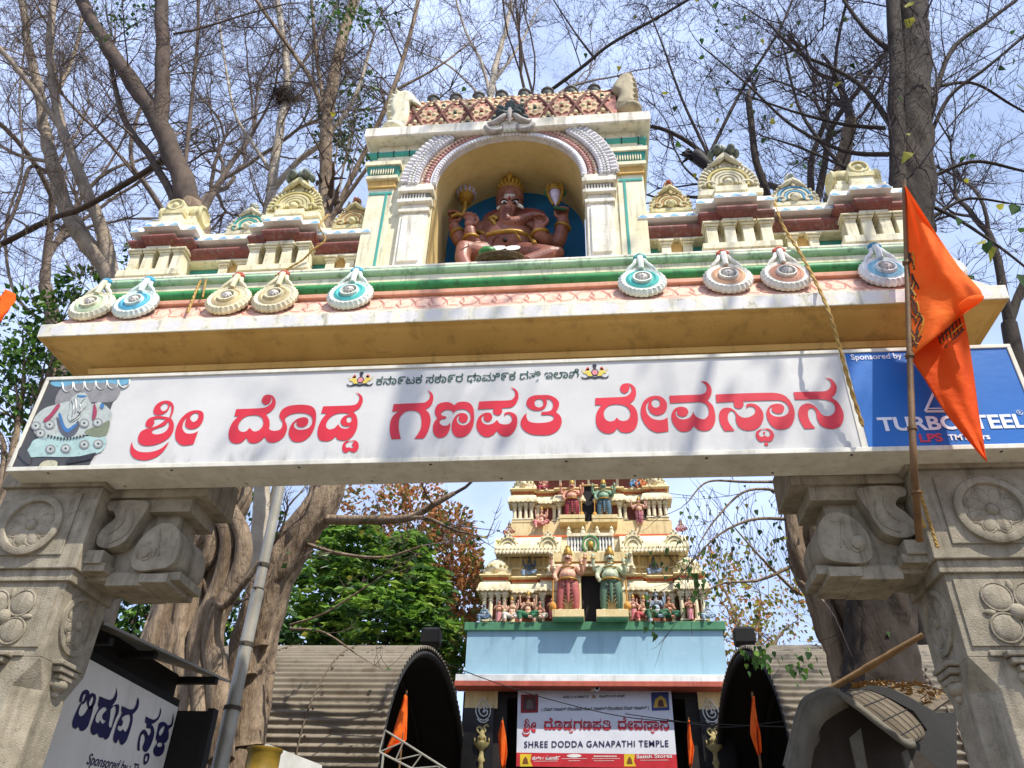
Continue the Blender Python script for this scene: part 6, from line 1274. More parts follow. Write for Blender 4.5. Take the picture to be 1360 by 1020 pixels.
# ---- yellow drum and white board at the frame's foot
p = at(352, 996, y=3.6); q = MB(); q.lathe([(.16, -.6), (.16, -.25), (.175, -.24), (.16, -.22), (.16, -.03), (.175, -.01), (.175, .01), (.15, .01), (.14, -.02), (0, -.02)], (p.x, 3.6, p.z), 26); q.box(p.x-.12, p.x+.12, 3.5, 3.7, gz(3.6)-.1, p.z-.55)
tag(q.build('yellow_drum', M('drum_yellow', '8f7420', '6f5a16', s=5, r=.5, streak=.3), None, smooth=40), 'dull yellow drum at the foot of the steel pole', 'drum')
a_, b_2 = at(352, 988, y=3.9), at(424, 1016, y=4.6); q = MB(); q.loft([[tuple(a_), tuple(b_2), (b_2.x, b_2.y, b_2.z-.9), (a_.x, a_.y, a_.z-.9)], [tuple(a_+V((.03, .01, 0))), tuple(b_2+V((.03, .01, 0))), (b_2.x+.03, b_2.y, b_2.z-.9), (a_.x+.03, a_.y, a_.z-.9)]])
for t_ in (.1, .9): c_ = a_+(b_2-a_)*t_; q.box(c_.x-.02, c_.x+.02, c_.y-.02, c_.y+.03, gz(4)-.1, c_.z-.5)
tag(q.build('notice_board', M('board_white', 'c4c4bd', 'adaca3', s=4), None), 'white notice board leaning behind the yellow drum', 'board')
# ---- lattice railing in front of the left shed
RL = thing('lattice_railing', 'grey welded lattice railing before the black end of the left shed', 'railing')
def rp(px, py): return at(300+px/4, 900+py/4, y=5.2)
q = MB(); A, B_, C_, D_ = rp(845, 280), rp(1180, 492), rp(815, 395), rp(1020, 500)
A2, B2 = A+(B_-A)*1.6, None
q.tube([A, A+(B_-A)*1.6], .012, 6); q.tube([C_, C_+(D_-C_)*2.2], .012, 6); q.build('chord', steel, RL)
q = MB()
for k in range(6):
    t_ = k/5; u0 = A+(B_-A)*1.5*t_; w0 = C_+(D_-C_)*2.1*t_; q.tube([u0, w0], .009, 6)
    if k < 5: u1 = A+(B_-A)*1.5*(t_+.2); q.tube([w0, u1], .008, 6)
for t_ in (.05, .95): c_ = C_+(D_-C_)*2.1*t_; q.tube([c_, (c_.x, c_.y, gz(c_.y)-.1)], .015, 6)
q.build('lattice_bar', steel, RL)
# ---- small flags
def small_flag(label, top, bot, y, pts, lean=0):
    t = thing('saffron_flag', label, 'flag', 'small saffron flags'); A = at(*top, y=y); B = at(*bot, y=y)
    MB().tube([(A.x, y+.03, A.z+.05), (B.x, y+.03, B.z-.2), (B.x, y+.03, gz(y)-.1)], [.012, .014, .016], 7).build('flag_stick', bamboo, t)
    q = MB(); n = 14; rows = []
    for i in range(n+1):
        s = i/n; j = s*(len(pts)-1); a = int(min(j, len(pts)-2)); f = j-a
        l = [pts[a][0][k]*(1-f)+pts[a+1][0][k]*f for k in (0, 1)]; r_ = [pts[a][1][k]*(1-f)+pts[a+1][1][k]*f for k in (0, 1)]
        row = []
        for c in range(7):
            u_ = c/6; p = at(l[0]*(1-u_)+r_[0]*u_, l[1]*(1-u_)+r_[1]*u_, y=y); row.append((p.x, y-.0+.05*math.sin(u_*7+s*4)*(1-.3*s), p.z))
        rows.append(row)
    q.loft(rows, ring_closed=False, cap=False); o = q.build('flag_cloth', saff, t, smooth=80, fix=False); sd_ = o.modifiers.new('s', 'SOLIDIFY'); sd_.thickness = .004
small_flag('bright saffron flag leaning before the black end of the left shed', (539, 922), (530, 1015), 5.4, [((537, 923), (540, 924)), ((528, 950), (540, 952)), ((520, 978), (540, 985)), ((509, 1006), (522, 990))])
small_flag('narrow saffron flag at the left edge of the entrance banner', (667, 956), (668, 1020), 11.2, [((666, 957), (668, 957)), ((661, 975), (672, 978)), ((663, 1000), (674, 1000)), ((666, 1020), (671, 1020))])
small_flag('narrow saffron flag at the right edge of the entrance banner', (915, 956), (917, 1020), 11.2, [((914, 957), (916, 957)), ((913, 975), (919, 980)), ((914, 995), (922, 994)), ((915, 1018), (919, 1018))])
small_flag('saffron flag hanging before the black end of the right shed', (1000, 924), (1010, 1015), 5.4, [((999, 925), (1002, 926)), ((998, 950), (1006, 952)), ((997, 975), (1010, 975)), ((1006, 1004), (1011, 1000))])
small_flag('saffron flag tip poking in at the left edge beside the cornice', (-6, 425), (-10, 520), 1.2, [((-4, 390), (18, 388)), ((-6, 402), (17, 398)), ((-8, 420), (10, 412)), ((-10, 436), (0, 425))])
# ---- the big saffron pennant before the sign
FL = thing('saffron_pennant', 'large saffron pennant on a bamboo pole before the blue sponsor panel', 'flag')
FY_ = -.45
def fp(px, py, y=FY_): return at(1180+px/2.08, 230+py/2.08, y=y)
pole = cr([fp(43, 20), fp(52, 300), fp(62, 600), fp(70, 800), fp(86, 1015, y=-.10)], 6)
MB().tube(pole, [.016+.007*k/len(pole) for k in range(len(pole))], 10).build('bamboo_pole', bamboo, FL, smooth=60)
for k in range(5, len(pole), 5): q = MB(); q.tube([pole[k]-V((0, 0, .012)), pole[k]+V((0, 0, .012))], .027, 10); q.build('bamboo_node', bamboo, FL, smooth=60)
def grid(edgeL, edgeR, amp, y0, name, m, nu=16, nv=26, lean=0):
    L_ = cr([(a, b, 0) for a, b in edgeL], 8); R2 = cr([(a, b, 0) for a, b in edgeR], 8); rows = []
    for i in range(nv+1):
        s = i/nv; a = L_[min(int(s*(len(L_)-1)), len(L_)-1)]; b = R2[min(int(s*(len(R2)-1)), len(R2)-1)]; row = []
        for j in range(nu+1):
            u_ = j/nu; yy = y0+lean*u_+amp*math.sin(u_*5.2+s*3.5)*u_*(.4+.6*s)+amp*.35*math.sin(u_*11-s*6)*u_; row.append(tuple(fp(a.x*(1-u_)+b.x*u_, a.y*(1-u_)+b.y*u_, y=yy)))
        rows.append(row)
    q = MB(); q.loft(rows, ring_closed=False, cap=False); o = q.build(name, m, FL, smooth=80, fix=False); sd_ = o.modifiers.new('s', 'SOLIDIFY'); sd_.thickness = .004; return rows, o
rowsA, oA = grid([(45, 35), (47, 150), (50, 300), (56, 420), (62, 508)], [(52, 40), (115, 140), (190, 255), (258, 338), (205, 392)], .10, FY_, 'flag_cloth', saff, lean=-.12)
rowsB, oB = grid([(62, 480), (64, 515), (100, 570), (170, 680), (268, 792)], [(195, 350), (215, 430), (232, 540), (252, 690), (273, 798)], .06, FY_+.06, 'flag_tail', M('saffron_cloth_shaded', 'fa6c1e', 'ef5c12', s=4, r=.85, bump=.5, bs=5, trans=.5, bdist=.05), lean=-.04)  # tail cloth deeper orange: shade behind the front fold put into the colour
# the rolled corner
q = MB(); q.tube(cr([fp(200, 372, FY_-.10), fp(235, 352, FY_-.17), fp(262, 340, FY_-.19)], 5), [.03, .034, .038, .04, .04, .038, .034, .03, .024, .018, .008], 14, flat=.7); q.build('rolled_corner', saff, oA, smooth=70)
# printed line art (ochre and dark strokes)
def onA(rows, u_, s): i = s*(len(rows)-1); j = u_*(len(rows[0])-1); a, b = int(i), int(j); return V(rows[min(a, len(rows)-1)][min(b, len(rows[0])-1)])*1.0
def bil(rows, u_, s):
    i = min(s*(len(rows)-1), len(rows)-1.001); j = min(u_*(len(rows[0])-1), len(rows[0])-1.001); a, b = int(i), int(j); f, g = i-a, j-b
    return (V(rows[a][b])*(1-f)+V(rows[a+1][b])*f)*(1-g)+(V(rows[a][b+1])*(1-f)+V(rows[a+1][b+1])*f)*g+V((0, -.009, -.004))
q = MB(); r3 = random.Random(5)
for k in range(26):
    q.mat(k % 3 % 2); s0 = .38+.5*r3.random(); u0 = .03+.12*r3.random(); pts = [bil(rowsA, u0+.05*math.sin(j*.9+k), min(.97, s0+.03*j)) for j in range(4)]; q.tube(cr(pts, 3), .0055, 5)
for k in range(5): q.mat(k % 2); q.tube([bil(rowsB, .45+.03*k, .12+.05*k), bil(rowsB, .95, .06+.05*k)], .005, 5)
for k in range(7): q.mat(0); q.tube([bil(rowsB, .5+.07*k, .08), bil(rowsB, .52+.065*k, .27)], .004, 5)
q.build('print_strokes', [M('print_dark', '3a2a1c', bump=0), M('print_ochre', 'c98a1c', bump=0)], oA)
# ropes
def rope(label, pts, r_=.011, name='rope'):
    q = MB(); P = cr(pts, 10); 
    for ph in (0, PI): q.tube([p+V((.5*r_*math.cos(i*1.1+ph), .5*r_*math.sin(i*1.1+ph), 0)) for i, p in enumerate(P)], r_*.62, 6)
    return tag(q.build(name, rope_m, None, smooth=60), label, 'rope')
rope('frayed coir rope hanging from the right parapet down across the sign seam', [at(1028, 268, y=.05), at(1040, 300, y=-.06), at(1062, 335, y=-.16), at(1082, 372, y=-.30), at(1100, 412, y=-.40), at(1113, 455, y=-.36), at(1128, 510, y=-.31), at(1146, 566, y=-.27)], .013)
rope('short coir rope tied round the flag pole foot by the right capital', [at(1226, 653, y=-.12), at(1214, 658, y=-.14), at(1216, 668, y=-.14), at(1224, 690, y=-.07), at(1228, 700, y=-.06)])
rope('loose coir rope end dangling on the edge of the right capital block', [at(1222, 655, y=-.12), at(1230, 680, y=-.05), at(1238, 705, y=-.04), at(1245, 727, y=-.04)])
rope('two strand coir rope knotted over the left green moulding', [at(267, 372, y=-.1), at(262, 382, y=-.14), at(256, 398, y=-.22), at(249, 415, y=-.3)])
rope('yellow string looped round the finial left of the niche', [at(436, 285, y=-.02), at(424, 300, y=-.1), at(432, 318, y=-.1), at(415, 332, y=-.12), at(402, 345, y=-.1), at(380, 358, y=-.1), at(366, 366, y=-.14)], .009, 'string')
rope('short coir strand hanging over the left green moulding beside the rope', [at(274, 370, y=-.1), at(272, 380, y=-.15), at(269, 395, y=-.2)], .008)
# overhead cables
cable = M('cable_black', '1c1b1a', bump=0)
for i, pts in enumerate(([(560, 868, 8.5), (640, 900, 10.8), (720, 926, 11.2), (830, 952, 11), (960, 962, 9.5), (1060, 966, 7)], [(830, 948, 11.1), (900, 958, 10.8), (960, 966, 9.6), (1040, 958, 8)], [(560, 690, 6), (620, 700, 8.5), (655, 704, 12.2)])):
    q = MB(); q.tube(cr([at(a, b, y=c) for a, b, c in pts], 8), .009, 5)
    tag(q.build('cable', cable, None), ('long black cable sagging across the banner from shed to shed', 'short black cable joining the banner corner to the right shed', 'thin cable running from the trees to the tower eave')[i], 'cable')
# ---- broken arched kiosk at the lower right
KS = thing('arched_kiosk', 'derelict small kiosk with a bent arched hood and dark hollow front behind the right pillar', 'kiosk')
kgrey = M('kiosk_cement', '6f6a5d', '57534a', s=5, r=.85, bump=.2, blotch=.4, bcol='4a453c', streak=.3)
ktile = M('kiosk_sheet', '675a46', '4f4534', s=4, r=.85, bump=.25, blotch=.5, bcol='54462f', streak=.5)
kdark = M('kiosk_slate', '3a3833', '2d2c28', s=3, r=.5, bump=.1)
def kp(px, py, y): return at(1020+px/5.667, 850+py/5.667, y=y)
lipL = [kp(150, 970, 1.35), kp(200, 760, 1.35), kp(270, 505, 1.35), kp(370, 425, 1.35), kp(485, 392, 1.35), kp(560, 425, 1.35), kp(700, 520, 1.35), kp(880, 660, 1.35), kp(1040, 780, 1.35), kp(1110, 785, 1.35)]
back_ = [kp(640, 960, 2.0), kp(600, 700, 2.0), kp(560, 520, 2.0), kp(560, 430, 2.0), kp(600, 400, 2.0), kp(740, 378, 2.0), kp(900, 440, 2.0), kp(1080, 560, 2.0), kp(1180, 690, 2.0), kp(1150, 760, 2.0)]
L2 = cr(lipL, 5); B2 = cr(back_, 5); q = MB(); q.loft([L2[20:], B2[20:]], ring_closed=False, cap=False); o = q.build('hood_sheet', ktile, KS, smooth=70, fix=False); m_ = o.modifiers.new('s', 'SOLIDIFY'); m_.thickness = .02
q = MB()
for t_ in (.2, .4, .6, .8): q.tube([a_*(1-t_)+b_2*t_+V((0, 0, .012)) for a_, b_2 in zip(L2[20:], B2[20:])], .003, 4)
for k in range(22, len(L2), 4): q.tube([L2[k]+V((0, 0, .012)), B2[k]+V((0, 0, .012))], .003, 4)
q.build('hood_seam', kdark, KS)
q = MB(); q.tube(L2, [.022]*len(L2), 8, flat=.5); q.tube([p+V((0, .04, .02)) for p in L2], .025, 8); q.build('hood_rim', kgrey, KS, smooth=50)
q = MB(); in1 = [kp(300, 970, 1.42), kp(330, 800, 1.42), kp(390, 640, 1.42), kp(480, 560, 1.42), kp(600, 480, 1.42)]; out1 = L2[:26]; I2 = cr(in1, 6)
q.loft([[out1[i] for i in range(25)], [I2[i] for i in range(25)]], ring_closed=False, cap=False); o = q.build('front_shell', kgrey, KS, smooth=60, fix=False); m_ = o.modifiers.new('s', 'SOLIDIFY'); m_.thickness = .03
q = MB(); q.add([kp(250, 980, 1.75), kp(330, 640, 1.75), kp(560, 440, 1.75), kp(700, 560, 1.75), kp(1060, 800, 1.75), kp(1300, 1000, 1.75)], [(0, 1, 2, 3, 4, 5)]); o = q.build('hollow_back', M('kiosk_hollow', '3a322a', '2a241e', s=4), KS, fix=False); o.modifiers.new('s', 'SOLIDIFY').thickness = .05
for pts in ([(610, 740), (690, 670), (740, 970), (660, 970)], [(1000, 850), (1040, 825), (1090, 970), (1030, 970)], [(270, 735), (385, 715), (380, 770), (340, 830), (290, 800)]):
    q = MB(); q.add([kp(a, b, 1.55) for a, b in pts], [tuple(range(len(pts)))]); o = q.build('broken_panel', kgrey, KS, fix=False); o.modifiers.new('s', 'SOLIDIFY').thickness = .03
q = MB(); q.add([kp(*a, 2.1) for a in ((640, 395), (740, 352), (900, 375), (1040, 440), (1250, 560), (1400, 560), (1400, 1000), (1180, 1000), (1040, 790), (1180, 690), (1080, 550), (880, 440), (740, 385))], [tuple(range(13))]); o = q.build('side_panel', kdark, KS, fix=False); o.modifiers.new('s', 'SOLIDIFY').thickness = .06
q = MB(); A = [kp(*a, 2.2) for a in ((640, 392), (740, 360), (880, 380), (1020, 430), (1220, 545))]; B = [kp(*a, 3.0) for a in ((700, 362), (860, 352), (1060, 345), (1240, 370), (1400, 420))]; q.loft([cr(A, 4), cr(B, 4)], ring_closed=False, cap=False); o = q.build('rear_roof', ktile, KS, fix=False); o.modifiers.new('s', 'SOLIDIFY').thickness = .03
q = MB(); q.tube(cr(B, 4), .03, 6); q.build('rear_rim', kgrey, KS, smooth=50)
q = MB(); q.box(1.95, 3.4, 1.9, 3.1, -.1, 2.5); q.build('kiosk_base', kdark, KS)
q = MB(); r5 = random.Random(4)
for k in range(240):
    u_, v_ = r5.random(), r5.random(); a = cr(A, 4); b = cr(B, 4); p = a[int(u_*16)]*(1-v_)+b[int(u_*16)]*v_+V((r5.uniform(-.03, .03), 0, .02+.03*r5.random())); d1 = V((r5.uniform(-1, 1), r5.uniform(-1, 1), r5.uniform(-.4, .6))).normalized(); d2 = d1.cross(V((r5.uniform(-.4, .4), .3, 1))).normalized(); s = r5.uniform(.02, .045)
    q.add([p-d1*s, p+d2*s*.45, p+d1*s, p-d2*s*.45], [(0, 1, 2, 3)])
tag(q.build('dry_leaf_litter', M('dry_leaf', '9c7a4c', '6e5430', s=20), None, fix=False), 'dry brown leaves littering the kiosk roof behind the right pillar', 'leaves', None, 'stuff')
P0, P1 = at(1112, 910, y=2.9), at(1226, 843, y=2.5); q = MB(); q.tube([P0+(P1-P0)*t_ for t_ in (-.2, -.1, 0, .3, .33, .6, .63, .9, 1.0)], [.03, .03, .03, .028, .033, .027, .03, .024, .022], 9)
tag(q.build('bamboo_stick', M('bamboo_pale', '8a6d46', '6b5233', s=8), None, smooth=50), 'pale bamboo stick leaning above the derelict kiosk', 'stick')
# ================================================================== trees
bark_pale = M('bark_pale', '9c8d78', '75685a', s=4, r=.9, bump=.6, bs=26, blotch=.5, bcol='4f4438', zs=.5)
bark_dark = M('bark_dark', '3d332a', '2a231d', s=4, r=.92, bump=.7, bs=20, blotch=.4, bcol='221c18', zs=.4)
bark_brown = M('bark_fibrous', '9a8770', '64523f', s=5, r=.95, bump=1.0, bs=13, blotch=.75, bcol='3a2e23', bdist=.09, zs=.22)
twig_m = M('twig_bark', '63544a', '4c4038', s=6, r=.9, bump=0)
twig_pale = M('twig_pale_bark', '857565', '6a5c4e', s=6, r=.9, bump=0)
class Tree:
    def __init__(s, seed): s.b = MB(); s.t = MB(); s.r = random.Random(seed); s.tips = []
    def limb(s, pts, r0, r1, n=12, twigs=1.0, lvl=3, ln=1.6, wob=.25, t0=.1):
        """a main limb through photo points (px, py, depth); radii in metres; side growth is random"""
        P = cr([at(a, b, y=c) for a, b, c in pts], 16 if r0 > .2 else 7); N = len(P); R = []
        for i in range(N):
            k = i/(N-1); R.append((r0+(r1-r0)*k)*(1+.07*mnoise.noise(P[i]*2.2)))
        if r0 > .05:
            for i in range(1, N-1): P[i] = P[i]+V((mnoise.noise(P[i]*1.3), mnoise.noise(P[i]*1.3+V((7, 0, 0))), 0))*r0*wob
        v0 = len(s.b.v); s.b.tube(P, R, (n if r0 > .08 else 7)*(2 if r0 > .2 else 1))
        if r0 > .18:        # ridged, knotty bark
            m_ = len(s.b.v)-v0; k_ = m_//N
            for i in range(N):
                for j in range(k_):
                    q = V(s.b.v[v0+i*k_+j]); d = q-P[i]; z_ = V((q.x*7, q.y*7, q.z*1.6)); s.b.v[v0+i*k_+j] = tuple(q+d*(.16*mnoise.noise(z_)+.10*mnoise.noise(z_*2.7)+.05*mnoise.noise(q*9)))
        if twigs: s.sprout(P, R, twigs, lvl, ln, t0)
        return P, R
    def wlimb(s, P, r0, r1, n=10, twigs=1.0, lvl=3, ln=1.6):
        P = cr(P, 6); R = [r0+(r1-r0)*i/(len(P)-1) for i in range(len(P))]; s.b.tube(P, R, n); s.sprout(P, R, twigs, lvl, ln, .15)
    def sprout(s, P, R, dens, lvl, ln, t0=.1):
        r_ = s.r; acc = 0; step = .47/dens
        for i in range(1, len(P)):
            if i/len(P) < t0: continue
            acc += (P[i]-P[i-1]).length
            while acc > step:
                acc -= step*(.6+.8*r_.random()); d = (P[i]-P[i-1]).normalized(); o = V((r_.uniform(-1, 1), r_.uniform(-.8, .8), r_.uniform(-.35, 1))).normalized()
                s.grow(P[i], (d*.5+o).normalized(), min(R[i]*.4, .022)*(.6+.5*r_.random()), ln*(.5+.8*r_.random()), lvl)
        d = (P[-1]-P[-2]).normalized(); s.grow(P[-1], d, R[-1]*.9, ln, lvl)
    def grow(s, p, d, r0, L_, lvl):
        r_ = s.r; n = 5 if lvl > 1 else 4; P = [V(p)]; st = L_/n; cur = V((r_.uniform(-1, 1), r_.uniform(-1, 1), r_.uniform(-.3, .7)))
        for k in range(n):
            d = (d+cur*.16+V((r_.uniform(-1, 1), r_.uniform(-1, 1), r_.uniform(-1, 1)))*.17).normalized(); P.append(P[-1]+d*st)
        r0 = max(r0, .0042); s.t.tube(P, [r0*(1-.7*k/n) for k in range(n+1)], 4 if r0 > .012 else 3, cap=False)
        s.tips.append((P[-1], d))
        if lvl <= 0: return
        m = 3 if lvl == 3 else 4
        for k in range(m+(r_.random() < .5)):
            i = r_.randint(1, n); dd = (P[min(i+1, n)]-P[i-1]).normalized(); o = V((r_.uniform(-1, 1), r_.uniform(-1, 1), r_.uniform(-.5, 1))).normalized()
            s.grow(P[i], (dd*.7+o*.8).normalized(), r0*.55, L_*(.42+.25*r_.random()), lvl-1)
    def fork(s, p, d, r0, L_, depth, tw=.5):
        """a limb that wanders and splits again and again, twigs along it"""
        r_ = s.r; n = 6; P = [V(p)]; bend = V((r_.uniform(-1, 1), r_.uniform(-1, 1), r_.uniform(-.4, .6)))
        for k in range(n): d = (d+bend*.09+V((r_.uniform(-1, 1), r_.uniform(-1, 1), r_.uniform(-.8, .9)))*.13).normalized(); P.append(P[-1]+d*L_/n)
        r1 = r0*.74; R = [r0+(r1-r0)*k/n for k in range(n+1)]; s.b.tube(P, R, 9 if r0 > .06 else 6)
        if r0 < .07: s.sprout(P, R, tw, 2, 1.0*(.6+L_*.25), .2)
        if depth <= 0: s.grow(P[-1], d, r1, L_*.8, 2); return
        for k in range(2 if r_.random() < .7 else 3):
            o = d.cross(V((r_.uniform(-1, 1), r_.uniform(-1, 1), r_.uniform(-1, 1)))).normalized(); a = r_.uniform(.3, .75)*(1 if k else .6); s.fork(P[-1], (d+o*a+V((0, 0, .12))).normalized(), r1*(.92 if k == 0 else .68), L_*r_.uniform(.68, .95), depth-1, tw)
    def done(s, name, label, cat='tree', bark=None, tw=None, group=None, leaves=None):
        t = thing(name, label, cat, group)
        s.b.build('trunk', bark or bark_pale, t, smooth=60, fix=False)
        if s.t.f: s.t.build('twigs', tw or twig_m, t, smooth=0, fix=False)
        if leaves: leaves.build('leaves', leaves.ms, t, fix=False)
        return t
def leafmb(ms): q = MB(); q.ms = ms; return q
def leaf(q, p, d, s, wd=.4, r_=rng, heart=False):
    """one bent leaf: two faces either side of the midrib"""
    d = V(d).normalized(); a = d.cross(V((r_.uniform(-1, 1), r_.uniform(-1, 1), r_.uniform(-1, 1))))
    if a.length < .05: a = d.orthogonal()
    a.normalize(); n_ = d.cross(a)
    if heart:
        L_ = [p+a*s*.3-d*s*.04, p+a*s*.46+d*s*.28+n_*s*.1, p+a*s*.3+d*s*.62+n_*s*.06]; R_ = [p-a*s*.3-d*s*.04, p-a*s*.46+d*s*.28+n_*s*.1, p-a*s*.3+d*s*.62+n_*s*.06]
        q.add([p, *L_, p+d*s*1.15, *R_[::-1]], [(0, 1, 2, 3, 4), (0, 4, 5, 6, 7)])
    else:
        q.add([p, p+a*s*wd+d*s*.45+n_*s*.12, p+d*s, p-a*s*wd+d*s*.45+n_*s*.12], [(0, 1, 2), (0, 2, 3)])
lg = [M('leaf_dark', '2f4f1f', '24401a', s=3, r=.45, bump=0, trans=.3), M('leaf_mid', '4b742f', '3d6326', s=3, r=.45, bump=0, trans=.35), M('leaf_bright', '7ba03c', '668c30', s=3, r=.45, bump=0, trans=.4)]
ly = [M('leaf_yellow', 'a9a23c', '8a8a30', s=3, bump=0, trans=.45), M('leaf_green', '47652f', '38552a', s=3, bump=0, trans=.4)]
lr = [M('leaf_russet', 'ad7348', '935d3a', s=3, bump=0, trans=.4), M('leaf_rust', 'c08a5a', 'a06c42', s=3, bump=0, trans=.4), M('leaf_olive', '7b7a3f', '65682f', s=3, bump=0, trans=.3)]
GB = 'bare trees behind the gateway'
# -- far-left pale tree
T = Tree(11)
T.limb([(185, 640, 5.2), (168, 480, 5.2), (150, 372, 5.2), (112, 318, 5.2), (86, 270, 5.3), (70, 215, 5.4), (58, 165, 5.6), (50, 110, 5.8), (36, 50, 6), (20, -60, 6.3)], .20, .085, twigs=.8)
T.limb([(150, 370, 5.2), (138, 310, 5.1), (105, 230, 5), (82, 170, 5), (70, 110, 4.9), (66, 50, 4.8), (76, -40, 4.7)], .13, .075, twigs=.9)
T.limb([(82, 172, 5), (30, 100, 4.6), (-40, 20, 4.2)], .07, .05); T.limb([(68, 215, 5.4), (22, 205, 5.6), (-20, 180, 5.8)], .05, .03)
T.limb([(78, 120, 4.95), (102, 60, 5.2), (112, 0, 5.4), (118, -60, 5.6)], .05, .035, 8); T.limb([(168, 480, 5.2), (80, 440, 5.4), (20, 390, 5.5), (8, 300, 5.5), (30, 220, 5.6), (26, 120, 5.7), (40, 20, 5.8)], .035, .02, 7)
wpt = at(185, 640, y=5.2); T.b.tube([(wpt.x, 5.2, gz(5.2)-.2), (wpt.x+.05, 5.2, wpt.z*.6), wpt], [.32, .24, .2], 14)
T.done('bare_tree', 'pale bare tree with two leaning limbs at the upper left edge', bark=bark_pale, tw=twig_pale, group=GB)
# -- the big forked tree: thick fibrous bole below, limbs above in darker bark, shade painted in
T = Tree(12)
bole = [(225, 1000, 4.3), (232, 870, 4.3), (258, 760, 4.3), (288, 690, 4.2), (300, 620, 4.1), (292, 480, 4.0), (268, 350, 3.9), (255, 275, 3.8)]
P, R = T.limb(bole, .42, .20, 20, twigs=0, wob=.12)
T.b.tube([P[0], V((P[0].x-.05, 4.3, gz(4.3)-.3))], [.42, .55], 18)
for px, py, w_ in ((200, 880, .13), (262, 860, .12), (285, 840, .14), (240, 800, .1)): T.limb([(px+8, 1010, 4.0), (px, py, 4.0), (px+40, 730, 3.95), (px*.5+150, 640, 3.95), (290, 520, 3.95)], w_, .07, 9, twigs=0, wob=.5)
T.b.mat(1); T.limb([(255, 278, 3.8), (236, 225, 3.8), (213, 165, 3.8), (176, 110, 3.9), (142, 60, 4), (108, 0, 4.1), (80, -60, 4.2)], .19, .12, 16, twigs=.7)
T.limb([(213, 168, 3.8), (216, 90, 3.7), (214, 0, 3.6), (212, -70, 3.5)], .14, .12, 14, twigs=.6)
T.limb([(243, 285, 3.8), (202, 212, 3.9), (168, 165, 4), (150, 105, 4.1), (146, 60, 4.2)], .075, .04); T.limb([(246, 215, 3.8), (256, 120, 3.9), (263, 40, 4), (262, -40, 4.1)], .04, .03)
T.limb([(215, 212, 3.8), (190, 230, 4), (112, 275, 4.5), (70, 290, 4.9), (0, 325, 5.4), (-60, 350, 5.8)], .05, .06, 9); T.limb([(230, 45, 3.7), (265, 38, 3.8), (330, 18, 4), (380, 5, 4.2)], .025, .015, 6, ln=.8)
T.limb([(62, 228, 5.3), (40, 222, 5.1), (26, 262, 4.8), (10, 300, 4.6), (-10, 330, 4.5)], .04, .03, 8)
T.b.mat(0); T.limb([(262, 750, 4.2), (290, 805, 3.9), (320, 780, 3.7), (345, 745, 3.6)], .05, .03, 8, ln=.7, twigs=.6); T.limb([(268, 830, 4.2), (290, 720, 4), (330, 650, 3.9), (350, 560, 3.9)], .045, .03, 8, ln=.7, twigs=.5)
leaves = leafmb(lg)
for cx, cy, n_ in ((440, 12, 90), (480, 20, 130), (150, 30, 60), (185, 15, 70)):
    for k in range(n_):
        p = at(cx+T.r.gauss(0, 22), cy+T.r.gauss(0, 12), y=4+T.r.gauss(0, .3)); leaves.mat(T.r.choice((0, 1, 1))); leaf(leaves, p, (T.r.uniform(-1, 1), T.r.uniform(-1, 1), -.4), T.r.uniform(.07, .12), .36)
T.limb([(410, -30, 3.9), (440, 5, 4), (490, 20, 4)], .02, .01, 5, ln=.5, twigs=.5)
T.done('bare_tree', 'big bare tree forking darkly above the left parapet with a thick peeling bole', bark=[bark_brown, M('bark_limb_shaded', '5c4d41', '3d332b', s=4, r=.92, bump=.6, bs=22, blotch=.5, bcol='2f2720', zs=.4)], group=GB, leaves=leaves)
# -- pale slender tree left of the niche
T = Tree(13)
T.limb([(338, 800, 6.2), (350, 600, 6.2), (356, 420, 6.2), (357, 310, 6.2), (363, 230, 6.2), (376, 150, 6.2), (381, 90, 6.2), (368, 0, 6.2), (362, -60, 6.2)], .13, .07, twigs=.9)
T.limb([(364, 250, 6.2), (395, 215, 6.1), (432, 185, 6), (470, 130, 5.9), (490, 70, 5.9)], .075, .04); T.limb([(365, 235, 6.2), (335, 190, 6.4), (312, 150, 6.5), (300, 90, 6.7), (290, 20, 6.9)], .045, .025); T.limb([(379, 110, 6.2), (420, 60, 6), (450, 0, 5.8)], .04, .025)
P0 = at(338, 800, y=6.2); T.b.tube([P0, V((P0.x, 6.2, gz(6.2)-.2))], [.13, .2], 10)
T.done('bare_tree', 'slender pale bare tree carrying a twig nest left of the niche', bark=M('bark_whitish', 'b3a794', '978b78', s=3, bump=.4, bs=24, blotch=.3, bcol='6b5f50'), tw=twig_pale, group=GB)
NS = MB(); r6 = random.Random(8); c = at(376, 128, y=6.1)
for k in range(330):
    p = c+V((r6.gauss(0, .16), r6.gauss(0, .14), r6.gauss(0, .11))); d = V((r6.uniform(-1, 1), r6.uniform(-1, 1), r6.uniform(-.5, .5))).normalized()*r6.uniform(.08, .2); NS.tube([p-d, p+V((0, 0, .02)), p+d], .006, 3, cap=False)
NS.ell(c-V((0, 0, .04)), (.17, .15, .11), 8, 6)
tag(NS.build('bird_nest', M('nest_brown', '3d3028', '2c221c', s=20), None, fix=False), 'untidy dark bird nest wedged in the slender pale tree', 'nest')
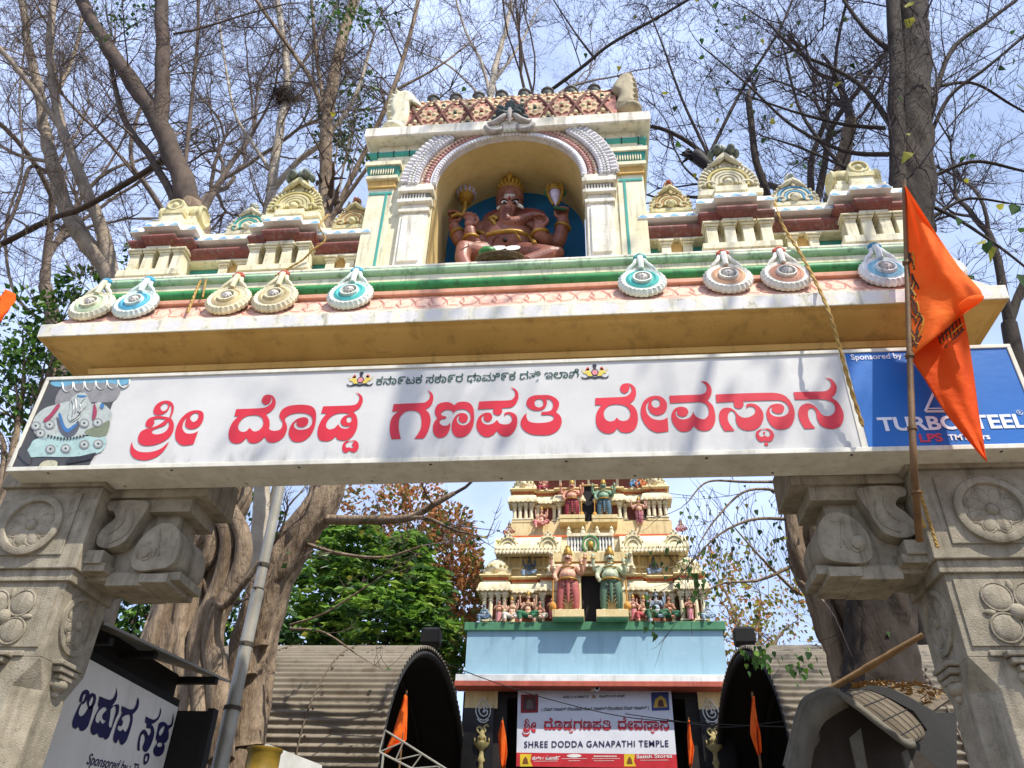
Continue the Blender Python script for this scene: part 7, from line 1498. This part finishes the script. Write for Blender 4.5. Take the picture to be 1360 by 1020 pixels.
# -- ringed grey tree whose leaning bole shows between pole and shed
T = Tree(14)
P, R = T.limb([(318, 1000, 5.2), (340, 850, 5.2), (365, 770, 5.1), (402, 705, 5.0), (440, 640, 5.0), (446, 500, 4.9), (436, 380, 4.9), (432, 300, 4.9)], .30, .15, 18, twigs=.25, lvl=2, ln=.9, wob=.18)
T.b.tube([P[0], V((P[0].x, 5.2, gz(5.2)-.2))], [.30, .42], 16)
for a in ([(345, 860, 4.95), (372, 760, 4.85), (415, 690, 4.8), (440, 600, 4.8)], [(330, 900, 4.95), (350, 800, 4.9), (385, 745, 4.8), (425, 650, 4.75)]): T.limb(a, .11, .07, 9, twigs=0, wob=.5)
T.limb([(432, 302, 4.9), (433, 230, 4.9), (436, 150, 4.9), (450, 70, 5), (474, -10, 5.1), (490, -70, 5.1)], .13, .11, 14, twigs=.8)
T.limb([(434, 160, 4.9), (412, 105, 4.8), (375, 50, 4.7), (340, 0, 4.6), (310, -50, 4.5)], .055, .035); T.limb([(434, 165, 4.9), (420, 70, 5), (412, -20, 5.1)], .05, .035)
T.limb([(436, 300, 4.9), (460, 250, 4.8), (495, 180, 4.7), (525, 110, 4.6), (546, 40, 4.6), (562, -30, 4.6)], .05, .045, 9); T.limb([(440, 290, 4.9), (490, 220, 4.6), (512, 195, 4.5)], .04, .03); T.limb([(525, 120, 4.6), (580, 90, 4.8), (620, 60, 5)], .03, .018, 7)
T.limb([(425, 690, 5), (480, 690, 4.8), (540, 688, 4.7), (580, 668, 4.6), (604, 655, 4.6)], .075, .03, 9, lvl=2, ln=.8); T.limb([(540, 688, 4.7), (566, 688, 4.6), (588, 697, 4.6)], .03, .022, 7, lvl=2, ln=.6)
T.limb([(400, 720, 5), (450, 735, 4.7), (510, 740, 4.6), (560, 725, 4.5)], .03, .012, 7, lvl=2, ln=.7); T.limb([(385, 830, 4.8), (430, 815, 4.6), (470, 790, 4.5), (500, 770, 4.5)], .016, .008, 6, lvl=1, ln=.6); T.limb([(385, 835, 4.8), (430, 840, 4.6), (475, 870, 4.5)], .018, .008, 6, lvl=1, ln=.6)
lv = leafmb(ly)
for p, d in T.tips:
    if p.z < 6.2 and T.r.random() < .3: lv.mat(T.r.choice((0, 1, 1))); leaf(lv, p, d+V((0, 0, -.6)), T.r.uniform(.05, .10), .42)
T.done('bare_tree', 'grey ringed bare tree rising left of the niche from a leaning gnarled bole', bark=bark_brown, tw=twig_m, group=GB, leaves=lv)
# -- pale forked tree straight behind the niche
T = Tree(15)
T.limb([(770, 640, 19), (700, 420, 19), (656, 220, 18.6), (650, 150, 18.5), (653, 115, 18.5), (660, 80, 18.5), (674, 30, 18.5), (684, -40, 18.5)], .24, .10, twigs=.6, t0=.5, ln=2.6)
T.limb([(651, 130, 18.5), (640, 85, 18.4), (618, 40, 18.3), (600, -20, 18.2)], .09, .05, twigs=.6, ln=2.4); T.limb([(655, 110, 18.5), (690, 60, 18.7), (715, 10, 18.9)], .08, .04, twigs=.6, ln=2.4); T.limb([(650, 140, 18.5), (600, 90, 18.2), (560, 70, 18)], .07, .03, twigs=.6, ln=2.4)
P0 = at(770, 640, y=19); T.b.tube([P0, V((P0.x, 19, gz(19)-.2))], [.24, .3], 10)
T.done('bare_tree', 'pale forked bare tree straight behind the niche roof', bark=M('bark_whitish', ''), tw=twig_pale, group=GB)
# -- the great dark trunk at the right with its drooping net of twigs
T = Tree(16)
P, R = T.limb([(1178, 1010, 3.6), (1170, 900, 3.6), (1172, 760, 3.6), (1185, 600, 3.6), (1203, 450, 3.6), (1211, 330, 3.6), (1214, 200, 3.6), (1213, 100, 3.6), (1212, 0, 3.6), (1210, -80, 3.6)], .36, .22, 22, twigs=.7, ln=2.2, wob=.1, t0=.55)
T.limb([(1150, 1000, 3.5), (1150, 800, 3.5), (1168, 600, 3.45), (1185, 420, 3.45), (1192, 250, 3.45), (1190, 100, 3.45), (1184, -40, 3.4)], .15, .11, 12, twigs=.5, ln=2, t0=.5)
T.b.tube([P[0], V((P[0].x, 3.6, gz(3.6)-.2))], [.36, .5], 16)
for pts, a, b in (([(1198, 190, 3.6), (1150, 120, 3.8), (1105, 90, 4), (1060, 70, 4.2), (1020, 30, 4.4)], .05, .02), ([(1185, 70, 3.5), (1150, 40, 3.6), (1120, 0, 3.7)], .045, .03), ([(1175, 170, 3.4), (1120, 165, 3.6), (1060, 150, 3.8), (1000, 130, 4)], .035, .014),
                  ([(1180, 205, 3.4), (1120, 200, 3.7), (1050, 165, 4), (990, 110, 4.2), (930, 60, 4.4)], .04, .012), ([(1230, 170, 3.6), (1262, 70, 3.7), (1310, 30, 3.8), (1350, 0, 3.9)], .045, .03), ([(1228, 200, 3.6), (1260, 130, 3.5), (1310, 90, 3.4), (1370, 40, 3.3)], .035, .02),
                  ([(1228, 240, 3.6), (1290, 215, 3.5), (1350, 225, 3.4), (1400, 240, 3.3)], .03, .014), ([(1228, 270, 3.6), (1270, 290, 3.3), (1330, 330, 3.1), (1380, 370, 3)], .03, .012), ([(1192, 300, 3.4), (1140, 240, 3.9), (1095, 195, 4.2), (1060, 140, 4.4), (1040, 60, 4.6)], .045, .02),
                  ([(1185, 250, 3.4), (1130, 225, 3.6), (1060, 195, 3.8), (1010, 180, 4)], .03, .012), ([(1228, 120, 3.6), (1290, 110, 3.9), (1345, 140, 4.1), (1400, 170, 4.2)], .03, .014), ([(1225, 300, 3.6), (1280, 265, 3.7), (1340, 270, 3.8)], .03, .014)):
    T.limb(pts, a, b, 8, twigs=.75, ln=1.6, wob=.6)
T.limb([(1078, 420, 4.4), (1045, 335, 4.4), (1012, 240, 4.4), (1001, 200, 4.4), (994, 130, 4.4)], .07, .055, 9, twigs=.3, ln=.8)
T.limb([(1072, 440, 4.4), (1015, 330, 4.5), (962, 250, 4.6), (945, 215, 4.6), (900, 180, 4.7), (862, 168, 4.8), (820, 175, 4.9)], .055, .03, 8, twigs=.8); T.limb([(940, 210, 4.6), (985, 120, 4.7), (1035, 40, 4.8), (1060, -20, 4.9)], .035, .02, 7); T.limb([(940, 205, 4.6), (905, 130, 4.8), (880, 60, 5), (860, 10, 5.2)], .03, .014, 7); T.limb([(442, 430, 4.95), (560, 262, 5.4), (650, 180, 5.7), (715, 132, 5.8), (772, 90, 5.6), (812, 58, 5.5), (880, 20, 5.4), (930, -10, 5.3)], .05, .03, 8); T.limb([(790, 78, 5.56), (765, 45, 5.8), (735, 0, 6)], .03, .016, 7)
lv = leafmb(ly+lg)
for p, d in T.tips:
    if T.r.random() < .014: lv.mat(T.r.choice((0, 1, 1, 2))); leaf(lv, p, d+V((0, 0, -.8)), T.r.uniform(.06, .12), heart=True)
for px, py, s, m_ in ((1205, 212, .2, 0), (1208, 8, .16, 0), (1212, 32, .18, 0), (1315, 106, .14, 1), (1352, 112, .17, 1), (1090, 212, .12, 1), (1067, 217, .1, 1), (1310, 322, .15, 1), (1318, 343, .22, 0), (1350, 272, .16, 1), (1275, 290, .11, 1), (1298, 324, .14, 0), (1240, 505, .14, 1), (1358, 365, .15, 1), (950, 4, .14, 1), (820, 92, .1, 0)):
    lv.mat(m_); leaf(lv, at(px, py, y=2.4), (T.r.uniform(-.8, .8), .1, -1 if m_ else .4), s, heart=True)
T.done('bare_tree', 'massive dark trunk at the upper right with a dense net of drooping twigs', bark=bark_dark, tw=M('twig_dark', '4a3e3c', '392f2e', s=6, bump=0), group=GB, leaves=lv)
# broken stump end sticking out beside the right parapet
q = MB(); q.tube(cr([at(962, 235, y=1.9), at(940, 220, y=1.9), at(922, 205, y=1.9)], 4), [.035, .05, .06, .065, .07, .075, .08, .085, .07], 8)
for k in range(9): a = r6.uniform(0, 2*PI); c = at(918+r6.gauss(0, 4), 204+r6.gauss(0, 4), y=1.9); q.tube([c, c+V((.12*math.cos(a), r6.gauss(0, .04), .12*math.sin(a)))], [.03, .006], 5)
q.tube(cr([at(962, 235, y=1.9), at(985, 260, y=1.9), at(1010, 300, y=1.9)], 3), [.035]*7, 7); q.tube([at(1010, 300, y=1.9), at(1012, 330, y=1.95), V((at(1012, 330, y=1.95).x, 1.0, 6.3))], .035, 6)
tag(q.build('broken_branch', M('charred_wood', '241e1c', '181413', s=12, bump=.5, bs=40), None, smooth=60), 'black splintered branch end behind the tall right finial', 'branch')
# -- leaning gnarled trunk behind the right bracket
T = Tree(17)
P, R = T.limb([(1165, 1010, 4.4), (1140, 900, 4.4), (1105, 800, 4.4), (1075, 725, 4.4), (1062, 650, 4.4), (1058, 540, 4.4), (1080, 400, 4.4), (1110, 260, 4.4), (1130, 160, 4.4)], .32, .10, 18, twigs=.4, wob=.15, t0=.4, ln=1.5)
T.b.tube([P[0], V((P[0].x, 4.4, gz(4.4)-.2))], [.32, .45], 14)
for a in ([(1125, 900, 4.1), (1090, 800, 4.1), (1055, 720, 4.15), (1045, 640, 4.2)], [(1160, 900, 4.1), (1130, 820, 4.1), (1092, 730, 4.1), (1080, 640, 4.15)]): T.limb(a, .12, .08, 9, twigs=0, wob=.5)
lv = leafmb(ly+lg)
hang = [[(1050, 660, 4.2), (1020, 650, 4), (985, 655, 3.9), (950, 690, 3.8), (930, 720, 3.7)], [(1050, 690, 4.2), (1000, 690, 4), (955, 710, 3.9), (920, 745, 3.8)], [(1055, 750, 4.2), (1010, 770, 4), (960, 775, 3.9), (930, 790, 3.8)], [(1045, 640, 4.3), (990, 640, 4.1), (940, 640, 4), (915, 665, 3.9)], [(1060, 790, 4.2), (1010, 740, 4), (975, 700, 3.9)], [(1060, 770, 4.2), (1085, 790, 3.6), (1095, 800, 3.5)]]
for a in hang: T.limb(a, .022, .007, 6, twigs=.8, lvl=1, ln=.7)
for k in range(75):      # hanging thread-like twigs with heart leaves
    px = T.r.uniform(905, 1050); py = T.r.uniform(640, 730)+(max(0, 960-px)*.3); y = 3.8+T.r.random()*.7; p = at(px, py, y=y); L_ = T.r.uniform(.3, 1.1); P_ = [p+V((.05*math.sin(j*1.3+k), 0, -L_*j/5)) for j in range(6)]; T.t.tube(P_, .0032, 3, cap=False)
    for j in range(6):
        if T.r.random() < .28: lv.mat(T.r.choice((1, 2, 3, 1, 0))); leaf(lv, P_[j], (T.r.uniform(-.6, .6), T.r.uniform(-.5, .5), -1), T.r.uniform(.035, .065), heart=True)
for cx, cy, n_, sp in ((905, 745, 26, 24), (925, 770, 26, 22), (880, 800, 8, 18), (872, 830, 7, 8), (1010, 870, 40, 12), (1060, 885, 24, 14), (1085, 690, 14, 18), (1130, 720, 10, 14), (1180, 855, 14, 14)):
    for k in range(n_): lv.mat(T.r.choice((1, 2, 3, 1, 4 if cy > 850 else 1))); leaf(lv, at(cx+T.r.gauss(0, sp), cy+T.r.gauss(0, sp*.8), y=3.6+T.r.gauss(0, .3)), (T.r.uniform(-.6, .6), T.r.uniform(-.5, .5), -1), T.r.uniform(.04, .08), heart=True)
T.done('leaning_tree', 'gnarled leaning trunk behind the right bracket trailing thread twigs with heart leaves', bark=bark_brown, tw=M('twig_dark', ''), leaves=lv)
# -- leafy trees beyond the sheds
def crown(q, blobs, n, s, wd, r_, y0, droop=-.3, whorl=0):
    for cx, cy, rx, ry, dy, wt in blobs:
        c = at(cx, cy, y=y0+dy); k_ = (c-CAM).length/FOC; 
        for k in range(int(n*wt)):
            d = V((r_.gauss(0, 1), r_.gauss(0, 1), r_.gauss(0, 1))).normalized(); rr_ = .45+.6*r_.random()**.5
            p = c+V((d.x*rx*k_*rr_, d.y*rx*k_*rr_, d.z*ry*k_*rr_*1.2)); q.mat(min(len(q.ms)-1, int(r_.random()*len(q.ms))))
            if whorl:
                for j in range(whorl): a = 2*PI*j/whorl+r_.random(); leaf(q, p, (math.cos(a), math.sin(a), droop+.4*r_.random()), s*r_.uniform(.7, 1.2), wd, r_)
            else: leaf(q, p, (d.x+r_.uniform(-.6, .6), d.y+r_.uniform(-.6, .6), d.z+droop+r_.uniform(-.5, .5)), s*r_.uniform(.6, 1.2), wd, r_)
def leafy(name, label, px, rows, y0, ms, blobs, n, s, wd, seed, bark, droop=-.3, whorl=0, tr=.16, cat='tree', group=None, limbs=6):
    T = Tree(seed); b0 = at(px, rows, y=y0); T.b.tube([V((b0.x, y0, gz(y0)-.2)), V((b0.x+.1, y0, b0.z*.5)), b0], [tr*1.3, tr, tr*.7], 10)
    for cx, cy, rx, ry, dy, wt in blobs[:limbs]:
        c = at(cx, cy, y=y0+dy); T.wlimb([b0-V((0, 0, .6)), (b0+c)/2+V((0, 0, .15)), c], tr*.45, .012, 6, twigs=.7, lvl=1, ln=.9)
    q = leafmb(ms); crown(q, blobs, n, s, wd, random.Random(seed), y0, droop, whorl); return T.done(name, label, cat, bark=bark, leaves=q, group=group)
leafy('mango_tree', 'dense glossy green leafy tree behind the left barrel shed', 480, 900, 13.2, [lg[0], lg[1], lg[2], lg[2], lg[2], ly[1], M('leaf_lime', '93ad45', '7f9a3a', s=3, r=.45, bump=0, trans=.45)], [(470, 740, 40, 45, 0, 1), (520, 760, 45, 40, .3, 1), (560, 790, 35, 32, 0, .9), (430, 790, 45, 40, 0, 1), (500, 820, 60, 35, -.4, 1.2), (560, 835, 40, 28, -.3, .8), (410, 840, 40, 30, 0, .8), (540, 735, 30, 25, .5, .6), (440, 730, 30, 30, .6, .6)], 175, .30, .19, 21, bark_dark, -.55, 6, .22)
leafy('russet_tree', 'russet brown leaved tree rising behind the green leafy tree left of the tower', 600, 880, 16.5, lr, [(540, 690, 45, 40, 0, .8), (590, 740, 45, 45, 0, 1.8), (610, 790, 36, 45, 0, 1.8), (560, 720, 40, 35, .4, .9), (600, 700, 26, 26, 0, .5), (500, 665, 45, 30, .8, .7), (620, 820, 26, 40, -.4, .6), (560, 660, 30, 22, .3, .4)], 640, .18, .38, 22, bark_dark, -.1, 0, .22)
leafy('young_tree', 'small yellow green bush beside the left edge of the tower base', 600, 905, 13.8, [lg[2], ly[0], lg[1]], [(600, 855, 24, 24, 0, 1), (585, 880, 22, 18, 0, .8), (618, 880, 16, 22, 0, .7)], 420, .15, .36, 23, bark_pale, -.2, 0, .07)
leafy('shrub_tree', 'dark leafy tree glimpsed behind the left pillar bracket', 200, 900, 7.0, lg, [(190, 810, 40, 36, 0, 1), (230, 790, 30, 36, .3, .8), (150, 800, 34, 36, 0, .8), (340, 790, 45, 60, 1.2, .9), (300, 830, 40, 40, .8, .8), (330, 700, 40, 40, 1.5, .7)], 420, .16, .34, 24, bark_dark, -.4, 0, .12)
leafy('jungle_tree', 'dark leaved tree crowding the left edge beside the cornice', 20, 640, 5.6, lg, [(30, 440, 45, 40, 0, 1), (85, 420, 34, 30, 0, .8), (20, 510, 45, 45, 0, 1), (60, 480, 40, 45, .2, .9), (-20, 560, 40, 60, 0, .8), (110, 380, 22, 16, .2, .4), (160, 350, 30, 20, .4, .25)], 420, .15, .3, 25, bark_brown, -.4, 0, .16)
leafy('sparse_tree', 'green leaf clusters on a tree left of the niche cornice', 398, 500, 7.4, lg[:2]+[ly[1]], [(455, 150, 30, 34, 0, 1), (475, 190, 28, 30, 0, .8), (440, 190, 22, 26, .3, .5), (480, 110, 20, 20, 0, .4)], 260, .13, .36, 26, bark_pale, -.3, 0, .12)
leafy('dry_tree', 'pale dry bushy tree with yellow leaves behind the right barrel shed', 1010, 900, 14.0, [lr[2], ly[0], lr[1]], [(960, 800, 45, 50, 0, 1), (1010, 790, 45, 55, .4, 1), (1050, 830, 40, 40, 0, .9), (975, 850, 34, 26, -.3, .7), (950, 760, 24, 30, 0, .4)], 330, .13, .36, 27, bark_pale, -.2, 0, .16)
# -- far bare thickets filling the sky behind everything
def thicket(label, seed, base, crown_at, r0, L_, depth, spread, bark, tw, dens=.5):
    T = Tree(seed); (bx, by_), (cx, cy, yy) = base, crown_at; b0 = at(bx, 640, y=by_); c = at(cx, cy, y=yy); g = V((b0.x, by_, gz(by_)-.2))
    T.b.tube(cr([g, b0, b0*.4+c*.6+V((.15, 0, 0)), c], 6), [r0*(1.5-.5*k/18) for k in range(19)], 12)
    for tx, ty, dy in spread:
        d = (at(tx, ty, y=yy+dy)-c).normalized(); T.fork(c, d, r0*T.r.uniform(.55, .8), L_, depth, dens)
    T.done('bare_tree', label, bark=bark, tw=tw, group=GB)
bd_ = M('bark_mid', '75675a', '564a40', s=4, r=.92, bump=.6, bs=24, blotch=.5, bcol='3b322a', zs=.4)
thicket('wandering bare tree filling the sky above the left parapet', 31, (262, 10.5), (250, 330, 10), .17, 3.0, 4, [(150, 120, -.6), (300, 100, .6), (235, 60, 1)], bd_, twig_m, .45)
thicket('wandering bare tree behind the pale limbs at the upper left edge', 35, (95, 9.5), (60, 380, 9.2), .16, 2.8, 4, [(0, 180, -.4), (90, 150, .6), (40, 60, 1)], bd_, twig_m, .4)
thicket('distant bare tree spreading above the niche roof', 32, (790, 19.5), (700, 290, 19), .24, 4.4, 4, [(590, 100, -.5), (700, 60, .5), (790, 90, 1)], bd_, twig_pale, .4)
thicket('distant bare tree spreading behind the right parapet', 33, (1175, 17), (1080, 290, 16.6), .24, 3.8, 4, [(960, 120, -.5), (1060, 80, .8), (1130, 100, 1)], bark_dark, M('twig_dark', ''), .4)
thicket('bare tree beyond the right end of the signboard', 34, (1340, 9), (1340, 430, 9), .15, 2.6, 4, [(1290, 250, -.4), (1340, 180, .6), (1390, 250, 1)], bark_dark, M('twig_dark', ''), .5)
# -- the street tree behind the camera whose twigs dapple the gate
T = Tree(41); b0 = V((6.2, -7.5, 0))
T.b.tube([b0, b0+V((-.2, .2, 4)), b0+V((-.8, .8, 8))], [.34, .27, .2], 14)
for tip in ((1.2, -4.4, 12.5), (3.0, -3.6, 13), (4.4, -2.6, 11.5), (-.8, -4.8, 11), (5.6, -1.6, 12.5), (.6, -5.4, 14), (2.4, -2.6, 14.5), (-1.8, -5.2, 13.5), (6.4, -3.6, 13.5), (3.6, -4.6, 10.6)):
    c = V(tip); T.wlimb([b0+V((-.8, .8, 8)), (b0+V((-.8, .8, 8))+c)/2+V((0, 0, .6)), c], .085, .025, 7, twigs=.38, lvl=2, ln=1.6)
lv = leafmb(ly)
for p, d in T.tips:
    if T.r.random() < .35: lv.mat(1); leaf(lv, p, d+V((0, 0, -.6)), T.r.uniform(.07, .13), heart=True)
T.done('street_tree', 'thinly leaved street tree overhanging the road before the gateway', bark=bark_dark, leaves=lv)
